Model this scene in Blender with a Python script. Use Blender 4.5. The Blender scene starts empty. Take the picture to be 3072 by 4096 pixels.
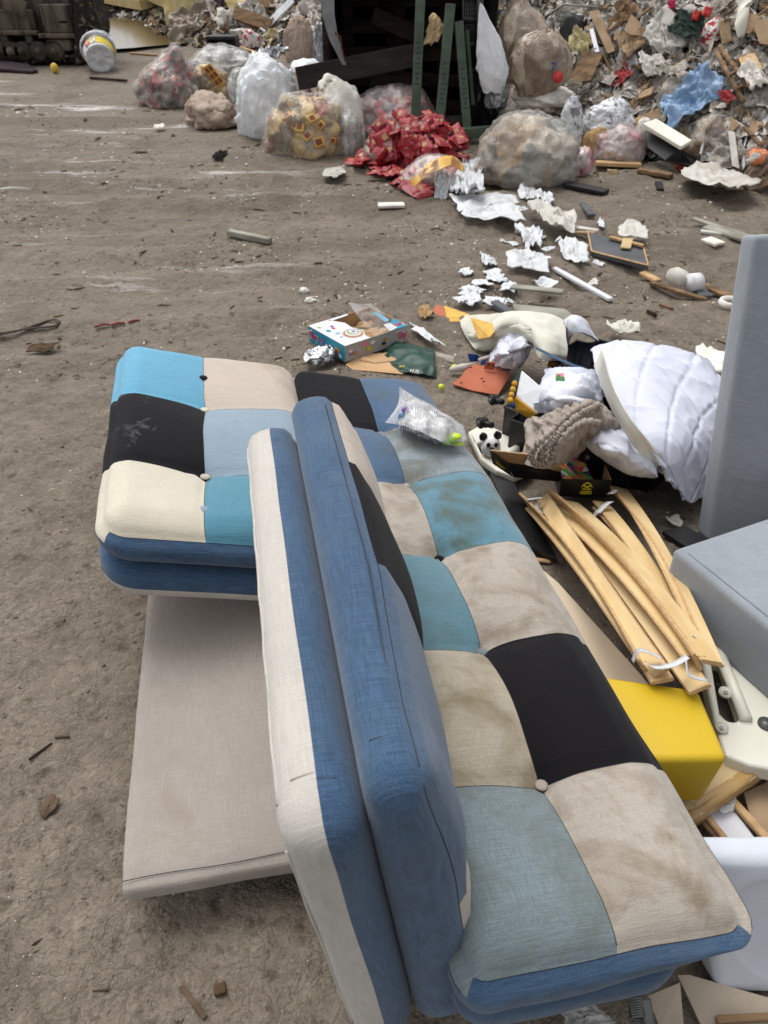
import bpy, bmesh, math, random
from mathutils import Vector, Matrix, noise
R = random.Random(7)
sc = bpy.context.scene
COL = sc.collection
# ------------------------------------------------------------ camera, sky, sun, exposure
H = 1.5; FPX = 3000.0; TH = math.atan(2152 / FPX)
cd = bpy.data.cameras.new('camera'); cam = bpy.data.objects.new('camera', cd); COL.objects.link(cam)
cam.location = (0, 0, H); cam.rotation_euler = (math.pi / 2 - TH, 0, 0)
cd.sensor_fit = 'HORIZONTAL'; cd.sensor_width = 36; cd.lens = 36 * FPX / 3072
cd.clip_start = .05; cd.clip_end = 400
cd.dof.use_dof = True; cd.dof.focus_distance = 1.75; cd.dof.aperture_fstop = 11
sc.camera = cam
w = bpy.data.worlds.new('World'); sc.world = w; w.use_nodes = True
nt = w.node_tree; nt.nodes.clear()
sky = nt.nodes.new('ShaderNodeTexSky'); sky.sky_type = 'NISHITA'; sky.sun_disc = False
SUN_EL, SUN_AZ = math.radians(68), math.radians(-40)
sky.sun_elevation = SUN_EL; sky.sun_rotation = SUN_AZ
sky.air_density = 1.0; sky.dust_density = 4.0; sky.ozone_density = 1.0
hs = nt.nodes.new('ShaderNodeHueSaturation'); hs.inputs['Saturation'].default_value = .12
bg = nt.nodes.new('ShaderNodeBackground'); bg.inputs['Strength'].default_value = .15
wo = nt.nodes.new('ShaderNodeOutputWorld')
nt.links.new(sky.outputs[0], hs.inputs['Color']); nt.links.new(hs.outputs[0], bg.inputs[0]); nt.links.new(bg.outputs[0], wo.inputs[0])
sl = bpy.data.lights.new('sun', 'SUN'); sl.energy = .7; sl.angle = math.radians(30); sl.color = (1, .97, .93)
so = bpy.data.objects.new('sun', sl); COL.objects.link(so)
so.rotation_euler = (math.pi / 2 - SUN_EL, 0, math.pi - SUN_AZ)
vs = sc.view_settings; vs.view_transform = 'Standard'; vs.look = 'None'; vs.gamma = 1; vs.use_curve_mapping = False
vs.exposure = 0.62
# ------------------------------------------------------------ where things are: rays of the surveyed photo met with ground
FW = Vector((0, math.cos(TH), -math.sin(TH))); UP = Vector((0, math.sin(TH), math.cos(TH)))
CP = Vector((0, 0, H))
def ray(px, py): return FW + Vector((1, 0, 0)) * ((px - 1536) / FPX) - UP * ((py - 2048) / FPX)
def W(px, py, z):
    r = ray(px, py); return CP + r * ((z - H) / r.z)
def AY(px, py, y):
    r = ray(px, py); return CP + r * (y / r.y)
def ramp(y):
    s = y - 2.6
    if s < 0: return 0.0
    if s < 1.6: return .085 * s * s / 3.2
    return .085 * (s - .8) if s < 40 else .085 * 39.2
def march(px, py, f, y0=.2, y1=60):
    r = ray(px, py); y = y0; st = .03
    while y < y1:
        p = CP + r * (y / r.y)
        if p.z <= f(p.x, p.y): break
        y += st
        st = .03 + y * .004
    lo, hi = y - st, y
    for _ in range(14):
        m = (lo + hi) / 2; p = CP + r * (m / r.y)
        if p.z <= f(p.x, p.y): hi = m
        else: lo = m
    return CP + r * (hi / r.y)
def G(px, py): return march(px, py, lambda x, y: ramp(y))
BASE = sorted([(p.x, p.y) for p in (G(*q) for q in [(-400, 10), (390, 45), (560, 95), (700, 165), (850, 205), (1000, 205), (1250, 215), (1600, 110), (1960, 300), (2180, 480), (2300, 560), (2520, 600), (2740, 660), (3072, 760)])])
BASE = [(-14, 22)] + BASE + [(5, 4.8), (9, 4.4)]
def basey(x):
    for (x0, y0), (x1, y1) in zip(BASE, BASE[1:]):
        if x0 <= x <= x1: return y0 + (y1 - y0) * (x - x0) / (x1 - x0)
    return 22 if x < 0 else 4.4
def heap_h(x, y):
    d = y - basey(x)
    if d <= 0: return 0.0
    t = min(1, max(0, (x + .6) / 2.2)); cap = 1.0 + 2.2 * t; s = .30 + .52 * t
    n = noise.noise(Vector((x * 1.3, y * 1.3, 3))) * .22 + noise.noise(Vector((x * 3, y * 3, 9))) * .10
    return max(0, cap * (1 - math.exp(-d * s / cap)) + n * min(1, d))
def HZ(x, y): return ramp(y) + heap_h(x, y)
def HP(px, py): return march(px, py, HZ)
def hnormal(p):
    e = .12
    return Vector((HZ(p.x - e, p.y) - HZ(p.x + e, p.y), HZ(p.x, p.y - e) - HZ(p.x, p.y + e), 2 * e)).normalized()
def dep(p): return (Vector(p) - CP).dot(FW)
# ------------------------------------------------------------ materials
def lin(c):
    c /= 255; return c / 12.92 if c <= .04045 else ((c + .055) / 1.055) ** 2.4
K = .84
def C(r, g, b, k=K): return (lin(r) * k, lin(g) * k, lin(b) * k, 1)
class NT:
    def __init__(s, name):
        s.m = bpy.data.materials.new(name); s.m.use_nodes = True; s.t = s.m.node_tree; s.t.nodes.clear()
        s.out = s.n('OutputMaterial'); s.b = s.n('BsdfPrincipled'); s.l(s.b.outputs[0], s.out.inputs[0])
        s.co = s.n('TexCoord').outputs['Object']
    def n(s, k, **kw):
        x = s.t.nodes.new('ShaderNode' + k)
        for a, v in kw.items(): setattr(x, a, v)
        return x
    def l(s, a, b): s.t.links.new(a, b)
    def mapped(s, scale, rot=(0, 0, 0), src=None):
        m = s.n('Mapping'); m.inputs['Scale'].default_value = scale; m.inputs['Rotation'].default_value = rot
        s.l(src or s.co, m.inputs['Vector']); return m.outputs[0]
    def noise(s, scale, detail=4, vec=None, rough=.55, dist=0):
        x = s.n('TexNoise'); x.inputs['Scale'].default_value = scale; x.inputs['Detail'].default_value = detail
        x.inputs['Roughness'].default_value = rough; x.inputs['Distortion'].default_value = dist
        s.l(vec or s.co, x.inputs['Vector']); return x.outputs[0]
    def vor(s, scale, vec=None, out='Color', feature='F1'):
        x = s.n('TexVoronoi', feature=feature); x.inputs['Scale'].default_value = scale
        s.l(vec or s.co, x.inputs['Vector']); return x.outputs[out]
    def ramp(s, fac, stops, interp='LINEAR'):
        x = s.n('ValToRGB'); x.color_ramp.interpolation = interp
        e = x.color_ramp.elements
        while len(e) < len(stops): e.new(.5)
        for el, (p, c) in zip(e, stops):
            el.position = p; el.color = c if isinstance(c, tuple) else (c, c, c, 1)
        s.l(fac, x.inputs[0]); return x.outputs[0]
    def mix(s, fac, a, b, mode='MIX'):
        x = s.n('Mix', data_type='RGBA', blend_type=mode)
        for sock, v in ((x.inputs[0], fac), (x.inputs[6], a), (x.inputs[7], b)):
            if hasattr(v, 'is_output'): s.l(v, sock)
            else: sock.default_value = v
        return x.outputs[2]
    def math(s, op, a, b=0.0):
        x = s.n('Math', operation=op)
        for i, v in enumerate((a, b)):
            if hasattr(v, 'is_output'): s.l(v, x.inputs[i])
            else: x.inputs[i].default_value = v
        return x.outputs[0]
    def fin(s, col, rough=.7, spec=.3, h=None, bump=.3, dist=.01, metal=0, sheen=0, nrm=None):
        b = s.b
        if hasattr(col, 'is_output'): s.l(col, b.inputs['Base Color'])
        else: b.inputs['Base Color'].default_value = col
        if hasattr(rough, 'is_output'): s.l(rough, b.inputs['Roughness'])
        else: b.inputs['Roughness'].default_value = rough
        b.inputs['Specular IOR Level'].default_value = spec; b.inputs['Metallic'].default_value = metal
        b.inputs['Sheen Weight'].default_value = sheen
        if h is not None:
            x = s.n('Bump'); x.inputs['Strength'].default_value = bump; x.inputs['Distance'].default_value = dist
            s.l(h, x.inputs['Height']); s.l(x.outputs[0], b.inputs['Normal'])
        return s.m
def plain(name, c1, c2=None, rough=.7, spec=.3, ns=5, bs=40, bump=.3, dist=.01, metal=0, stretch=None, lo=.38, hi=.66, rnd=0.0):
    t = NT(name); c2 = c2 or tuple(x * .72 for x in c1[:3]) + (1,)
    v = t.mapped(stretch) if stretch else t.co
    col = t.mix(t.ramp(t.noise(ns, 5, v), [(lo, 0.0), (hi, 1.0)]), c1, c2)
    if rnd:
        oi = t.n('ObjectInfo').outputs['Random']
        col = t.mix(1.0, col, t.ramp(oi, [(0, 1 - rnd), (1, 1 + rnd * .4)]), 'MULTIPLY')
    return t.fin(col, rough, spec, t.noise(bs, 4, v), bump, dist, metal)
def fabric(name, c, stain=None, slub=.22, st_lo=.5, st_hi=.64, stscale=7, sheen=.25):
    t = NT(name)
    a = t.noise(1, 3, t.mapped((640, 22, 640))); b = t.noise(1, 3, t.mapped((22, 640, 22))); f = t.noise(700, 2)
    s = t.math('ADD', t.math('ADD', t.ramp(a, [(.3, 0.), (.7, 1.)]), t.ramp(b, [(.3, 0.), (.7, 1.)])), t.math('MULTIPLY', f, .8))
    v = t.ramp(t.math('MULTIPLY', s, .36), [(.25, 1 - slub), (.8, 1 + slub)])
    col = t.mix(1.0, c, v, 'MULTIPLY')
    big = t.ramp(t.noise(3.5, 4), [(.3, .90), (.7, 1.06)])
    col = t.mix(1.0, col, big, 'MULTIPLY')
    if stain:
        fac = t.ramp(t.noise(stscale, 6, rough=.62, dist=.6), [(st_lo, 0.0), ((st_lo + st_hi) / 2, .45), (st_hi, .85)])
        col = t.mix(fac, col, stain)
    return t.fin(col, .92, .12, s, .35, .0015, sheen=sheen)
def speckle(name, cols, scale=14, film=.35, filmc=C(215, 208, 200), rough=.3, spec=.5, fs=5, bump=.6, stretch=None):
    t = NT(name)
    v = t.mapped(stretch or (1, 1, 1))
    d = t.n('Mix', data_type='RGBA'); d.inputs[0].default_value = .12; t.l(v, d.inputs[6])
    nz = t.n('TexNoise'); nz.inputs['Scale'].default_value = 9; t.l(v, nz.inputs['Vector']); t.l(nz.outputs['Color'], d.inputs[7])
    vc = t.vor(scale, d.outputs[2])
    n = len(cols); col = t.ramp(vc, [(.12 + .76 * i / n, c) for i, c in enumerate(cols)], 'CONSTANT')
    fac = t.ramp(t.noise(fs, 6, dist=1.2), [(.42, film * .25), (.66, min(1, film * 1.7))])
    col = t.mix(fac, col, filmc)
    cre = t.ramp(t.noise(8, 3, t.mapped((1, 1, .45)), .5, .8), [(.45, 0.), (.5, 1.), (.55, 0.)]); cr2 = t.ramp(t.noise(17, 3, None, .5, 1.), [(.46, 0.), (.5, 1.), (.54, 0.)])
    h = t.math('ADD', t.math('ADD', cre, t.math('MULTIPLY', cr2, .5)), t.math('MULTIPLY', t.vor(scale, d.outputs[2], 'Distance'), .25))
    return t.fin(col, rough, spec, h, bump * .55, .02)
def film(name, c, alpha=.55, rough=.25, rim=0.0):
    t = NT(name)
    b = t.b; m = t.fin(t.mix(t.ramp(t.noise(6, 5), [(.35, 0.), (.7, 1.)]), c, tuple(x * .8 for x in c[:3]) + (1,)), rough, .5, t.noise(12, 4, dist=1.), .25, .01)
    tr = t.n('BsdfTransparent'); mx = t.n('MixShader')
    al = t.ramp(t.noise(9, 4, dist=1), [(.3, max(0, alpha - .2)), (.7, min(1, alpha + .25))])
    if rim:
        lw = t.n('LayerWeight'); lw.inputs['Blend'].default_value = .35; al = t.math('ADD', al, t.math('MULTIPLY', lw.outputs['Facing'], rim))
    t.l(al, mx.inputs[0])
    t.l(tr.outputs[0], mx.inputs[1]); t.l(b.outputs[0], mx.inputs[2]); t.l(mx.outputs[0], t.out.inputs[0])
    return m
def plastic(name, c1, c2, rough=.3, spec=.5, ns=4, metal=0, lo=.4, hi=.66, depth=.03, amt=.8):
    t = NT(name)
    col = t.mix(t.ramp(t.noise(ns, 5), [(lo, 0.), (hi, 1.)]), c1, c2)
    a = t.ramp(t.noise(7, 3, t.mapped((1, 1, .4)), .5, .9), [(.44, 0.), (.5, 1.), (.56, 0.)]); b = t.ramp(t.noise(16, 3, t.mapped((1, 1, .7)), .5, 1.), [(.46, 0.), (.5, 1.), (.54, 0.)])
    return t.fin(col, rough, spec, t.math('ADD', t.math('ADD', a, t.math('MULTIPLY', b, .5)), t.math('MULTIPLY', t.noise(9, 4), .8)), amt, depth, metal)
M = {}
def mk(k, fn, *a, **kw): M[k] = fn(k, *a, **kw)
STN = C(112, 96, 70)
mk('blue_denim', fabric, C(66, 92, 121), C(82, 100, 118), .42, .5, .78); mk('light_blue', fabric, C(100, 166, 196), C(190, 205, 210), .14, .66, .8, 5)
mk('pale_beige', fabric, C(196, 182, 169), C(170, 148, 124), .12, .6, .75, 4); mk('charcoal', fabric, C(24, 22, 26), None, .3, sheen=.05)
mk('charcoal_chalky', fabric, C(24, 22, 26), C(128, 126, 128), .3, .60, .78, 7, .05)
mk('grey_blue', fabric, C(140, 158, 172), C(120, 128, 126), .14, .62, .8); mk('ivory', fabric, C(214, 206, 187), None, .10)
mk('teal', fabric, C(86, 140, 160), None, .16); mk('teal_stained', fabric, C(96, 138, 155), C(84, 98, 92), .18, .44, .62, 9)
mk('teal_dusty', fabric, C(94, 130, 142), C(90, 108, 110), .18, .46, .68); mk('grey_stained', fabric, C(142, 152, 158), C(108, 108, 98), .22, .42, .62, 9)
mk('beige_stained', fabric, C(176, 167, 155), C(124, 107, 86), .18, .46, .70, 9); mk('taupe_stained', fabric, C(172, 162, 144), C(124, 112, 86), .2, .44, .68, 9)
mk('sage_grey', fabric, C(124, 137, 141), C(100, 104, 94), .28, .46, .72, 9); mk('dusty_denim', fabric, C(72, 98, 128), C(74, 88, 100), .26, .46, .68)
mk('linen', fabric, C(200, 194, 186), None, .14); mk('panel_linen', fabric, C(164, 155, 147), C(148, 136, 124), .16, .64, .8, 3)
mk('grey_felt', fabric, C(152, 158, 165), C(138, 145, 152), .12, .45, .7, 14, .3)
mk('white_cotton', plain, C(226, 228, 238), C(208, 212, 226), .9, .1, 4, 60, .25, .004)
mk('quilt_cotton', plain, C(218, 221, 234), C(208, 212, 228), .85, .15, 3, 30, .25, .008)
mk('cream_fleece', plain, C(222, 220, 206), C(202, 200, 186), .95, .1, 6, 90, .4, .004)
mk('taupe_jersey', plain, C(176, 164, 154), C(156, 144, 134), .9, .1, 8, 60, .4, .006)
mk('foam_white', plain, C(238, 236, 228), C(228, 226, 216), .6, .3, 3, 50, .1, .002)
mk('birch', plain, C(230, 202, 152), C(212, 180, 126), .45, .35, 3, 30, .08, .002, 0, (6, .8, 6)); mk('ply_edge', plain, C(206, 170, 126), C(184, 148, 108), .7, .2, 30, 50, .2, .002, 0, (2, 2, 2))
mk('pine', plain, C(206, 172, 128), C(176, 140, 96), .65, .3, 4, 30, .2, .003, 0, (1, 7, 7)); mk('seam_thread', plain, C(58, 60, 66), None, .9, .1); mk('ribbon', plain, C(222, 222, 224), None, .8, .2)
mk('wood_dirty', plain, C(150, 122, 92), C(96, 76, 58), .85, .2, 4, 30, .4, .005, 0, (1, 6, 6)); mk('wood_dark', plain, C(74, 58, 48), C(40, 32, 28), .9, .2, 5, 30, .5, .006)
mk('yellow_plastic', plain, C(212, 178, 34), C(204, 170, 28), .5, .35, 2, 120, .04, .001); mk('cream_plastic', plain, C(232, 230, 216), C(220, 217, 202), .38, .45, 3, 60, .04, .002)
mk('milky_plastic', plain, C(212, 216, 224), C(192, 198, 208), .32, .45, 4, 9, .3, .014); mk('black_board', plain, C(22, 22, 24), C(14, 14, 15), .32, .5, 3, 40, .05, .001)
mk('black_plastic', plain, C(24, 24, 26), C(16, 16, 17), .5, .4, 4, 60, .2, .003); mk('navy_lining', plain, C(44, 50, 64), C(30, 34, 46), .45, .4, 4, 30, .2, .004)
mk('cream_board', plain, C(226, 208, 182), C(216, 196, 168), .6, .3, 2, 40, .05, .001); mk('cardboard', plain, C(178, 152, 122), C(154, 128, 100), .85, .2, 5, 40, .2, .004, 0, None, .38, .66, .25)
mk('tan_card', plain, C(206, 182, 140), C(190, 164, 122), .75, .2, 2, 30, .06, .002); mk('pale_card', plain, C(186, 172, 154), C(160, 146, 130), .85, .2, 5, 40, .2, .004); mk('packing_tape', plain, C(180, 146, 92), C(160, 126, 76), .25, .5, 8, 20, .25, .004)
mk('rust_card', plain, C(190, 112, 84), C(170, 96, 70), .75, .2, 5, 40, .1, .002); mk('green_paper', plain, C(22, 70, 56), C(14, 50, 40), .45, .4, 4, 12, .3, .01)
mk('kraft', plain, C(200, 164, 122), C(184, 146, 104), .7, .25, 4, 30, .1, .003); mk('blue_card', plain, C(38, 76, 160), None, .5, .3)
mk('white_board', plain, C(232, 232, 236), C(222, 222, 228), .4, .4, 3, 40, .04, .001); mk('magenta', plain, C(196, 48, 104), None, .45, .4)
mk('lime', plain, C(210, 226, 40), C(190, 214, 50), .4, .4); mk('green_plastic', plain, C(52, 120, 60), None, .5, .3); mk('pink', plain, C(236, 130, 150), None, .5, .3)
mk('teal_print', plain, C(20, 146, 178), C(16, 130, 164), .45, .4); mk('white_print', plain, C(228, 230, 232), C(214, 216, 220), .45, .4); mk('grey_print', plain, C(176, 172, 168), C(160, 156, 152), .45, .4)
mk('foil', plain, C(220, 222, 224), C(150, 152, 154), .22, .5, 10, 16, .8, .02, .9); mk('grey_board', plain, C(96, 98, 102), C(78, 80, 84), .7, .3, 6, 40, .1, .002)
mk('grey_wood', plain, C(168, 166, 154), C(130, 126, 114), .85, .2, 5, 40, .3, .004); mk('yellow_ply', plain, C(226, 184, 96), C(206, 158, 74), .7, .25, 6, 40, .1, .002, 0, (1, 8, 8))
mk('grey_metal', plain, C(120, 122, 120), C(84, 86, 84), .45, .5, 8, 40, .3, .004, .6); mk('blade_metal', plain, C(150, 152, 156), C(110, 112, 116), .5, .5, 5, 40, .2, .003, .4)
mk('green_steel', plain, C(82, 98, 80), C(58, 70, 58), .6, .4, 6, 30, .25, .004); mk('rust', plain, C(120, 66, 44), C(80, 46, 34), .85, .2)
mk('muddy_steel', plain, C(62, 54, 48), C(104, 95, 84), .8, .3, 7, 14, .8, .03, 0, (1, 1, .5), .48, .7); mk('muddy_panel', plain, C(112, 102, 90), C(58, 50, 44), .85, .2, 6, 16, .8, .03, 0, (1.6, 1, .35), .4, .62)
mk('track_mud', plain, C(50, 43, 38), C(132, 120, 106), .9, .2, 18, 20, 1., .04, 0, None, .55, .7); mk('near_black', plain, C(26, 23, 22), C(14, 12, 12), .9, .15, 6, 20, .4, .01)  # last one is a plain near-black shared by several dark parts
mk('dark_timber', plain, C(58, 46, 40), C(34, 27, 24), .9, .15, 4, 20, .4, .006, 0, (1, 5, 5)); mk('plank_black', plain, C(50, 44, 42), C(32, 28, 27), .8, .2, 4, 30, .3, .006, 0, (1, 5, 5))
mk('white_bag', plastic, C(230, 232, 234), C(214, 218, 222), .4, .4, 4, 0, .4, .66, .012, .4); mk('white_sack', plastic, C(244, 246, 248), C(228, 232, 237), .4, .4, 4, 0, .4, .66, .012, .4)
mk('silver_sack', plastic, C(200, 202, 206), C(96, 98, 102), .25, .5, 12, .5); mk('black_bag', plastic, C(30, 30, 33), C(18, 18, 20), .3)
mk('beige_cloth_bag', plain, C(186, 168, 154), C(158, 138, 122), .85, .15, 5, 10, .7, .03)
mk('stained_sack', plain, C(222, 218, 208), C(104, 74, 46), .6, .3, 4.5, 12, .6, .02, 0, None, .56, .64)
mk('red_mix', speckle, [C(150, 40, 44), C(190, 60, 64), C(90, 74, 60), C(200, 190, 180), C(120, 30, 36), C(60, 55, 60), C(176, 120, 96)], 17, .42, C(205, 196, 190))
mk('red_mix_clear', speckle, [C(200, 40, 56), C(220, 90, 96), C(120, 40, 44), C(90, 84, 80), C(225, 190, 170), C(190, 50, 60)], 13, .62, C(222, 212, 212))
mk('gold_mix', speckle, [C(196, 160, 80), C(150, 64, 48), C(214, 178, 110), C(120, 92, 50), C(226, 196, 130), C(170, 140, 80)], 12, .25, C(190, 176, 140), .28, .5, 4)
mk('pouch_red', plain, C(180, 26, 42), C(110, 14, 26), .35, .5, 12, 30, .5, .006, 0, None, .4, .66, .3); mk('pouch_label', plain, C(226, 186, 130), C(90, 40, 36), .4, .4, 40, 40, .1, .002)
mk('gold_sheet', plain, C(228, 182, 84), C(206, 158, 66), .4, .4); mk('brown_print', plain, C(132, 52, 40), C(100, 60, 40), .4, .4, 60)
mk('taupe_film', speckle, [C(176, 152, 128), C(150, 126, 104), C(198, 178, 154), C(128, 110, 94), C(186, 168, 148)], 6, .4, C(208, 196, 180), .35, .5, 4, .6, (1, 1, .45))
mk('brown_film', speckle, [C(146, 122, 100), C(170, 150, 128), C(126, 104, 86), C(190, 172, 150)], 7, .35, C(204, 192, 174), .35, .5, 4, .6, (1.5, 1, .5))
mk('mixed_film', speckle, [C(176, 156, 132), C(156, 138, 118), C(120, 126, 120), C(178, 148, 110), C(196, 184, 168), C(104, 96, 86)], 7, .42, C(200, 188, 172), .32, .5, 5, .6, (1, 1, .5))
mk('grey_clear', speckle, [C(196, 194, 190), C(166, 162, 158), C(214, 212, 210), C(140, 136, 132)], 14, .4, C(220, 218, 216), .3)
mk('silver_dots', speckle, [C(222, 224, 228), C(206, 208, 212), C(232, 233, 236), C(120, 120, 124), C(212, 214, 218)], 38, .2, C(228, 228, 230), .3)
mk('pink_clear', speckle, [C(200, 150, 148), C(186, 120, 122), C(214, 196, 192), C(170, 150, 146), C(196, 90, 100)], 16, .5, C(214, 200, 198), .3)
mk('tan_crumple', plain, C(190, 156, 112), C(160, 126, 86), .8, .2, 6, 16, .5, .01); mk('dark_green_cloth', plain, C(58, 74, 66), C(40, 52, 46), .85, .2)
mk('sky_blue_bag', plain, C(112, 148, 186), C(158, 180, 206), .45, .4, 7, 14, .6, .02); mk('red_cloth', plain, C(176, 60, 62), C(130, 40, 44), .7, .3)
mk('dirty_white', plain, C(226, 222, 214), C(188, 180, 168), .7, .25, 6, 20, .5, .01, 0, None, .42, .68, .3); mk('dirty_film', plain, C(212, 204, 193), C(176, 165, 150), .4, .4, 6, 14, .7, .02, 0, None, .38, .66, .4)
mk('brown_rag', plain, C(134, 114, 96), C(94, 78, 64), .9, .15, 6, 20, .6, .01, 0, None, .38, .66, .35); mk('grey_rag', plain, C(158, 152, 144), C(112, 106, 98), .85, .2, 6, 20, .6, .01, 0, None, .38, .66, .35)
mk('foam_yellow', plain, C(228, 212, 158), C(204, 184, 128), .95, .1, 9, 40, .5, .01); mk('wool', plain, C(214, 204, 160), C(170, 156, 112), .95, .1, 9, 30, .9, .02)
mk('tarp_brown', plain, C(138, 122, 102), C(104, 90, 74), .4, .4, 4, 8, .6, .02); mk('maroon', plain, C(62, 46, 54), C(44, 34, 40), .5, .35)
mk('bag_film', film, C(228, 225, 220), .02, .12, .20); mk('clear_film', film, C(236, 236, 236), .42); mk('white_film', film, C(238, 240, 242), .80, .5); mk('cloudy_film', film, C(228, 224, 214), .80, .5)
mk('window_film', film, C(235, 235, 238), .16, .12); mk('lemon', plain, C(216, 186, 70), C(150, 120, 40), .6, .3, 9, 30, .2, .004, 0, None, .55, .7)
mk('strap_black', plain, C(44, 40, 36), C(80, 72, 62), .85, .2, 10); mk('red_string', plain, C(130, 52, 44), C(90, 56, 46), .9, .2, 20)
mk('mud_wood', plain, C(106, 88, 72), C(84, 70, 58), .9, .15, 20, 40, .5, .006); mk('bark', plain, C(96, 76, 58), C(60, 48, 38), .95, .1, 20, 40, .8, .01); mk('chip', plain, C(232, 227, 218), C(190, 180, 166), .85, .2, 8, 60, .3, .003)
mk('panda_white', plain, C(232, 232, 230), C(214, 214, 212), .95, .1, 20, 90, .6, .004); mk('ink_yellow', plain, C(220, 196, 30), None, .5, .3); mk('ink_grey', plain, C(70, 74, 72), None, .6)
mk('print_mix', speckle, [C(214, 70, 120), C(240, 180, 40), C(80, 160, 70), C(60, 40, 90), C(230, 230, 235), C(220, 60, 50), C(230, 140, 60)], 38, .1, C(230, 230, 230), .35)
mk('logo_pink', plain, C(216, 48, 100), None, .45); mk('orange', plain, C(228, 130, 66), None, .5); mk('violet', plain, C(150, 116, 190), None, .5); mk('leaf', plain, C(150, 190, 80), None, .5)
mk('dark_plastic', plain, C(40, 40, 42), C(26, 26, 28), .45, .4); mk('orange_pack', speckle, [C(220, 120, 60), C(230, 226, 220), C(200, 150, 110)], 10, .2)
mk('mustard', plain, C(214, 160, 50), C(196, 140, 40), .5, .3, 20); mk('red_print', speckle, [C(226, 220, 214), C(190, 50, 54), C(232, 228, 224)], 40, .0); mk('leather_tan', plain, C(160, 110, 60), C(90, 56, 32), .6, .3, 9)
mk('steel_dark', plain, C(74, 78, 76), C(50, 53, 52), .5, .5, 6, 30, .3, .004, .5); mk('red_plastic', plain, C(216, 70, 66), None, .5, .3)
def wrapper_text():
    t = NT('printed_foil')
    v = t.mapped((1, 1, 1))
    lines = t.math('SINE', t.math('MULTIPLY', t.n('SeparateXYZ').outputs[0], 1.0))
    sp = t.n('SeparateXYZ'); t.l(v, sp.inputs[0])
    s = t.math('SINE', t.math('MULTIPLY', sp.outputs[0], 900.0))
    gate = t.ramp(t.noise(1, 2, t.mapped((40, 130, 40))), [(.44, 0.), (.5, 1.)])
    fac = t.math('MULTIPLY', t.ramp(s, [(.2, 0.), (.6, .8)]), gate)
    col = t.mix(fac, C(214, 214, 216), C(92, 92, 96))
    return t.fin(col, .25, .5, t.noise(16, 5, dist=1.2), .8, .02, .45)
M['printed_foil'] = wrapper_text()
def ground_mat():
    t = NT('trodden_mud')
    n1 = t.noise(1.1, 6); n2 = t.noise(9, 5, rough=.58); n3 = t.noise(46, 8, rough=.72, dist=.2)
    col = t.mix(t.ramp(n1, [(.35, 0.), (.65, 1.)]), C(134, 122, 108), C(112, 101, 88))
    col = t.mix(t.ramp(n2, [(.38, 0.), (.7, 1.)]), col, C(148, 137, 122))
    col = t.mix(t.ramp(n3, [(.55, 0.), (.72, .8)]), col, C(88, 76, 64))  # fine dark grain mixed into the colour to read as shaded crevices
    # pale dust dragged along by wheels across the far yard
    sp = t.n('SeparateXYZ'); t.l(t.co, sp.inputs[0])
    far = t.ramp(t.math('MULTIPLY', sp.outputs[1], .1), [(.30, 0.), (.44, 1.)])
    left = t.ramp(t.math('ADD', t.math('MULTIPLY', sp.outputs[0], -.1), .5), [(.5, 0.), (.62, 1.)])
    st = t.ramp(t.noise(1, 7, t.mapped((.55, 5.5, 1), (0, 0, .08)), .68), [(.58, 0.), (.68, .8)])
    st = t.math('MULTIPLY', st, t.ramp(t.noise(1, 3, t.mapped((.5, 1.6, 1))), [(.46, 0.), (.56, 1.)]))
    col = t.mix(t.math('MULTIPLY', t.math('MULTIPLY', st, far), left), col, C(244, 242, 240))
    tr = t.ramp(t.noise(1, 6, t.mapped((.35, 3.2, 1), (0, 0, .12)), .6), [(.46, 0.), (.62, .55)])
    col = t.mix(t.math('MULTIPLY', tr, far), col, C(108, 95, 81))
    wv = t.n('Mix', data_type='RGBA'); wv.inputs[0].default_value = .02; t.l(t.co, wv.inputs[6]); wn = t.n('TexNoise'); wn.inputs['Scale'].default_value = 14; t.l(t.co, wn.inputs['Vector']); t.l(wn.outputs['Color'], wv.inputs[7])
    v = t.ramp(t.noise(38, 5, wv.outputs[2], .6, .3), [(.35, 0.), (.5, 1.), (.56, .2), (.7, .8)]); cr = t.noise(120, 6, rough=.75)
    pit_shade = t.ramp(t.noise(75, 3, dist=.5), [(.66, 0.), (.76, .7)]); col = t.mix(pit_shade, col, C(84, 72, 61))  # small pits exist only as colour, their shade mixed into the mud tone
    n5 = t.noise(23, 5, None, .58, .1)
    h = t.math('ADD', t.math('MULTIPLY', n2, 1.2), t.math('ADD', t.math('MULTIPLY', n5, .5), t.math('ADD', t.math('MULTIPLY', v, .12), t.math('MULTIPLY', cr, .05))))
    col = t.mix(t.ramp(n5, [(.30, .8), (.44, 0.)]), col, C(82, 70, 59)); col = t.mix(t.ramp(t.noise(2.2, 5), [(.52, 0.), (.68, .5)]), col, C(102, 90, 76))  # low spots of the bump noise darkened: crevice shade put into the colour
    rg = t.ramp(n2, [(.35, .55), (.6, .9)])
    return t.fin(col, rg, .3, h, .8, .05)
M['ground'] = ground_mat()
def heap_mat():
    t = NT('rubble')
    v = t.vor(13, t.mapped((1, 1, .7)))
    col = t.ramp(v, [(.1, C(188, 175, 158)), (.3, C(150, 134, 118)), (.45, C(212, 204, 192)), (.58, C(128, 112, 97)), (.7, C(226, 222, 215)), (.82, C(172, 155, 136))], 'CONSTANT')
    col = t.mix(t.ramp(t.noise(20, 6), [(.45, 0.), (.7, .8)]), col, C(96, 82, 70))
    return t.fin(col, .85, .2, t.math('ADD', t.noise(18, 7, dist=1), t.vor(13, t.mapped((1, 1, .7)), 'Distance')), 1., .06)
M['heap'] = heap_mat()
def water_mat():
    t = NT('puddle_water'); return t.fin(C(96, 80, 52), .16, .35, t.noise(7, 3), .10, .01)
M['water'] = water_mat()
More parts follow.
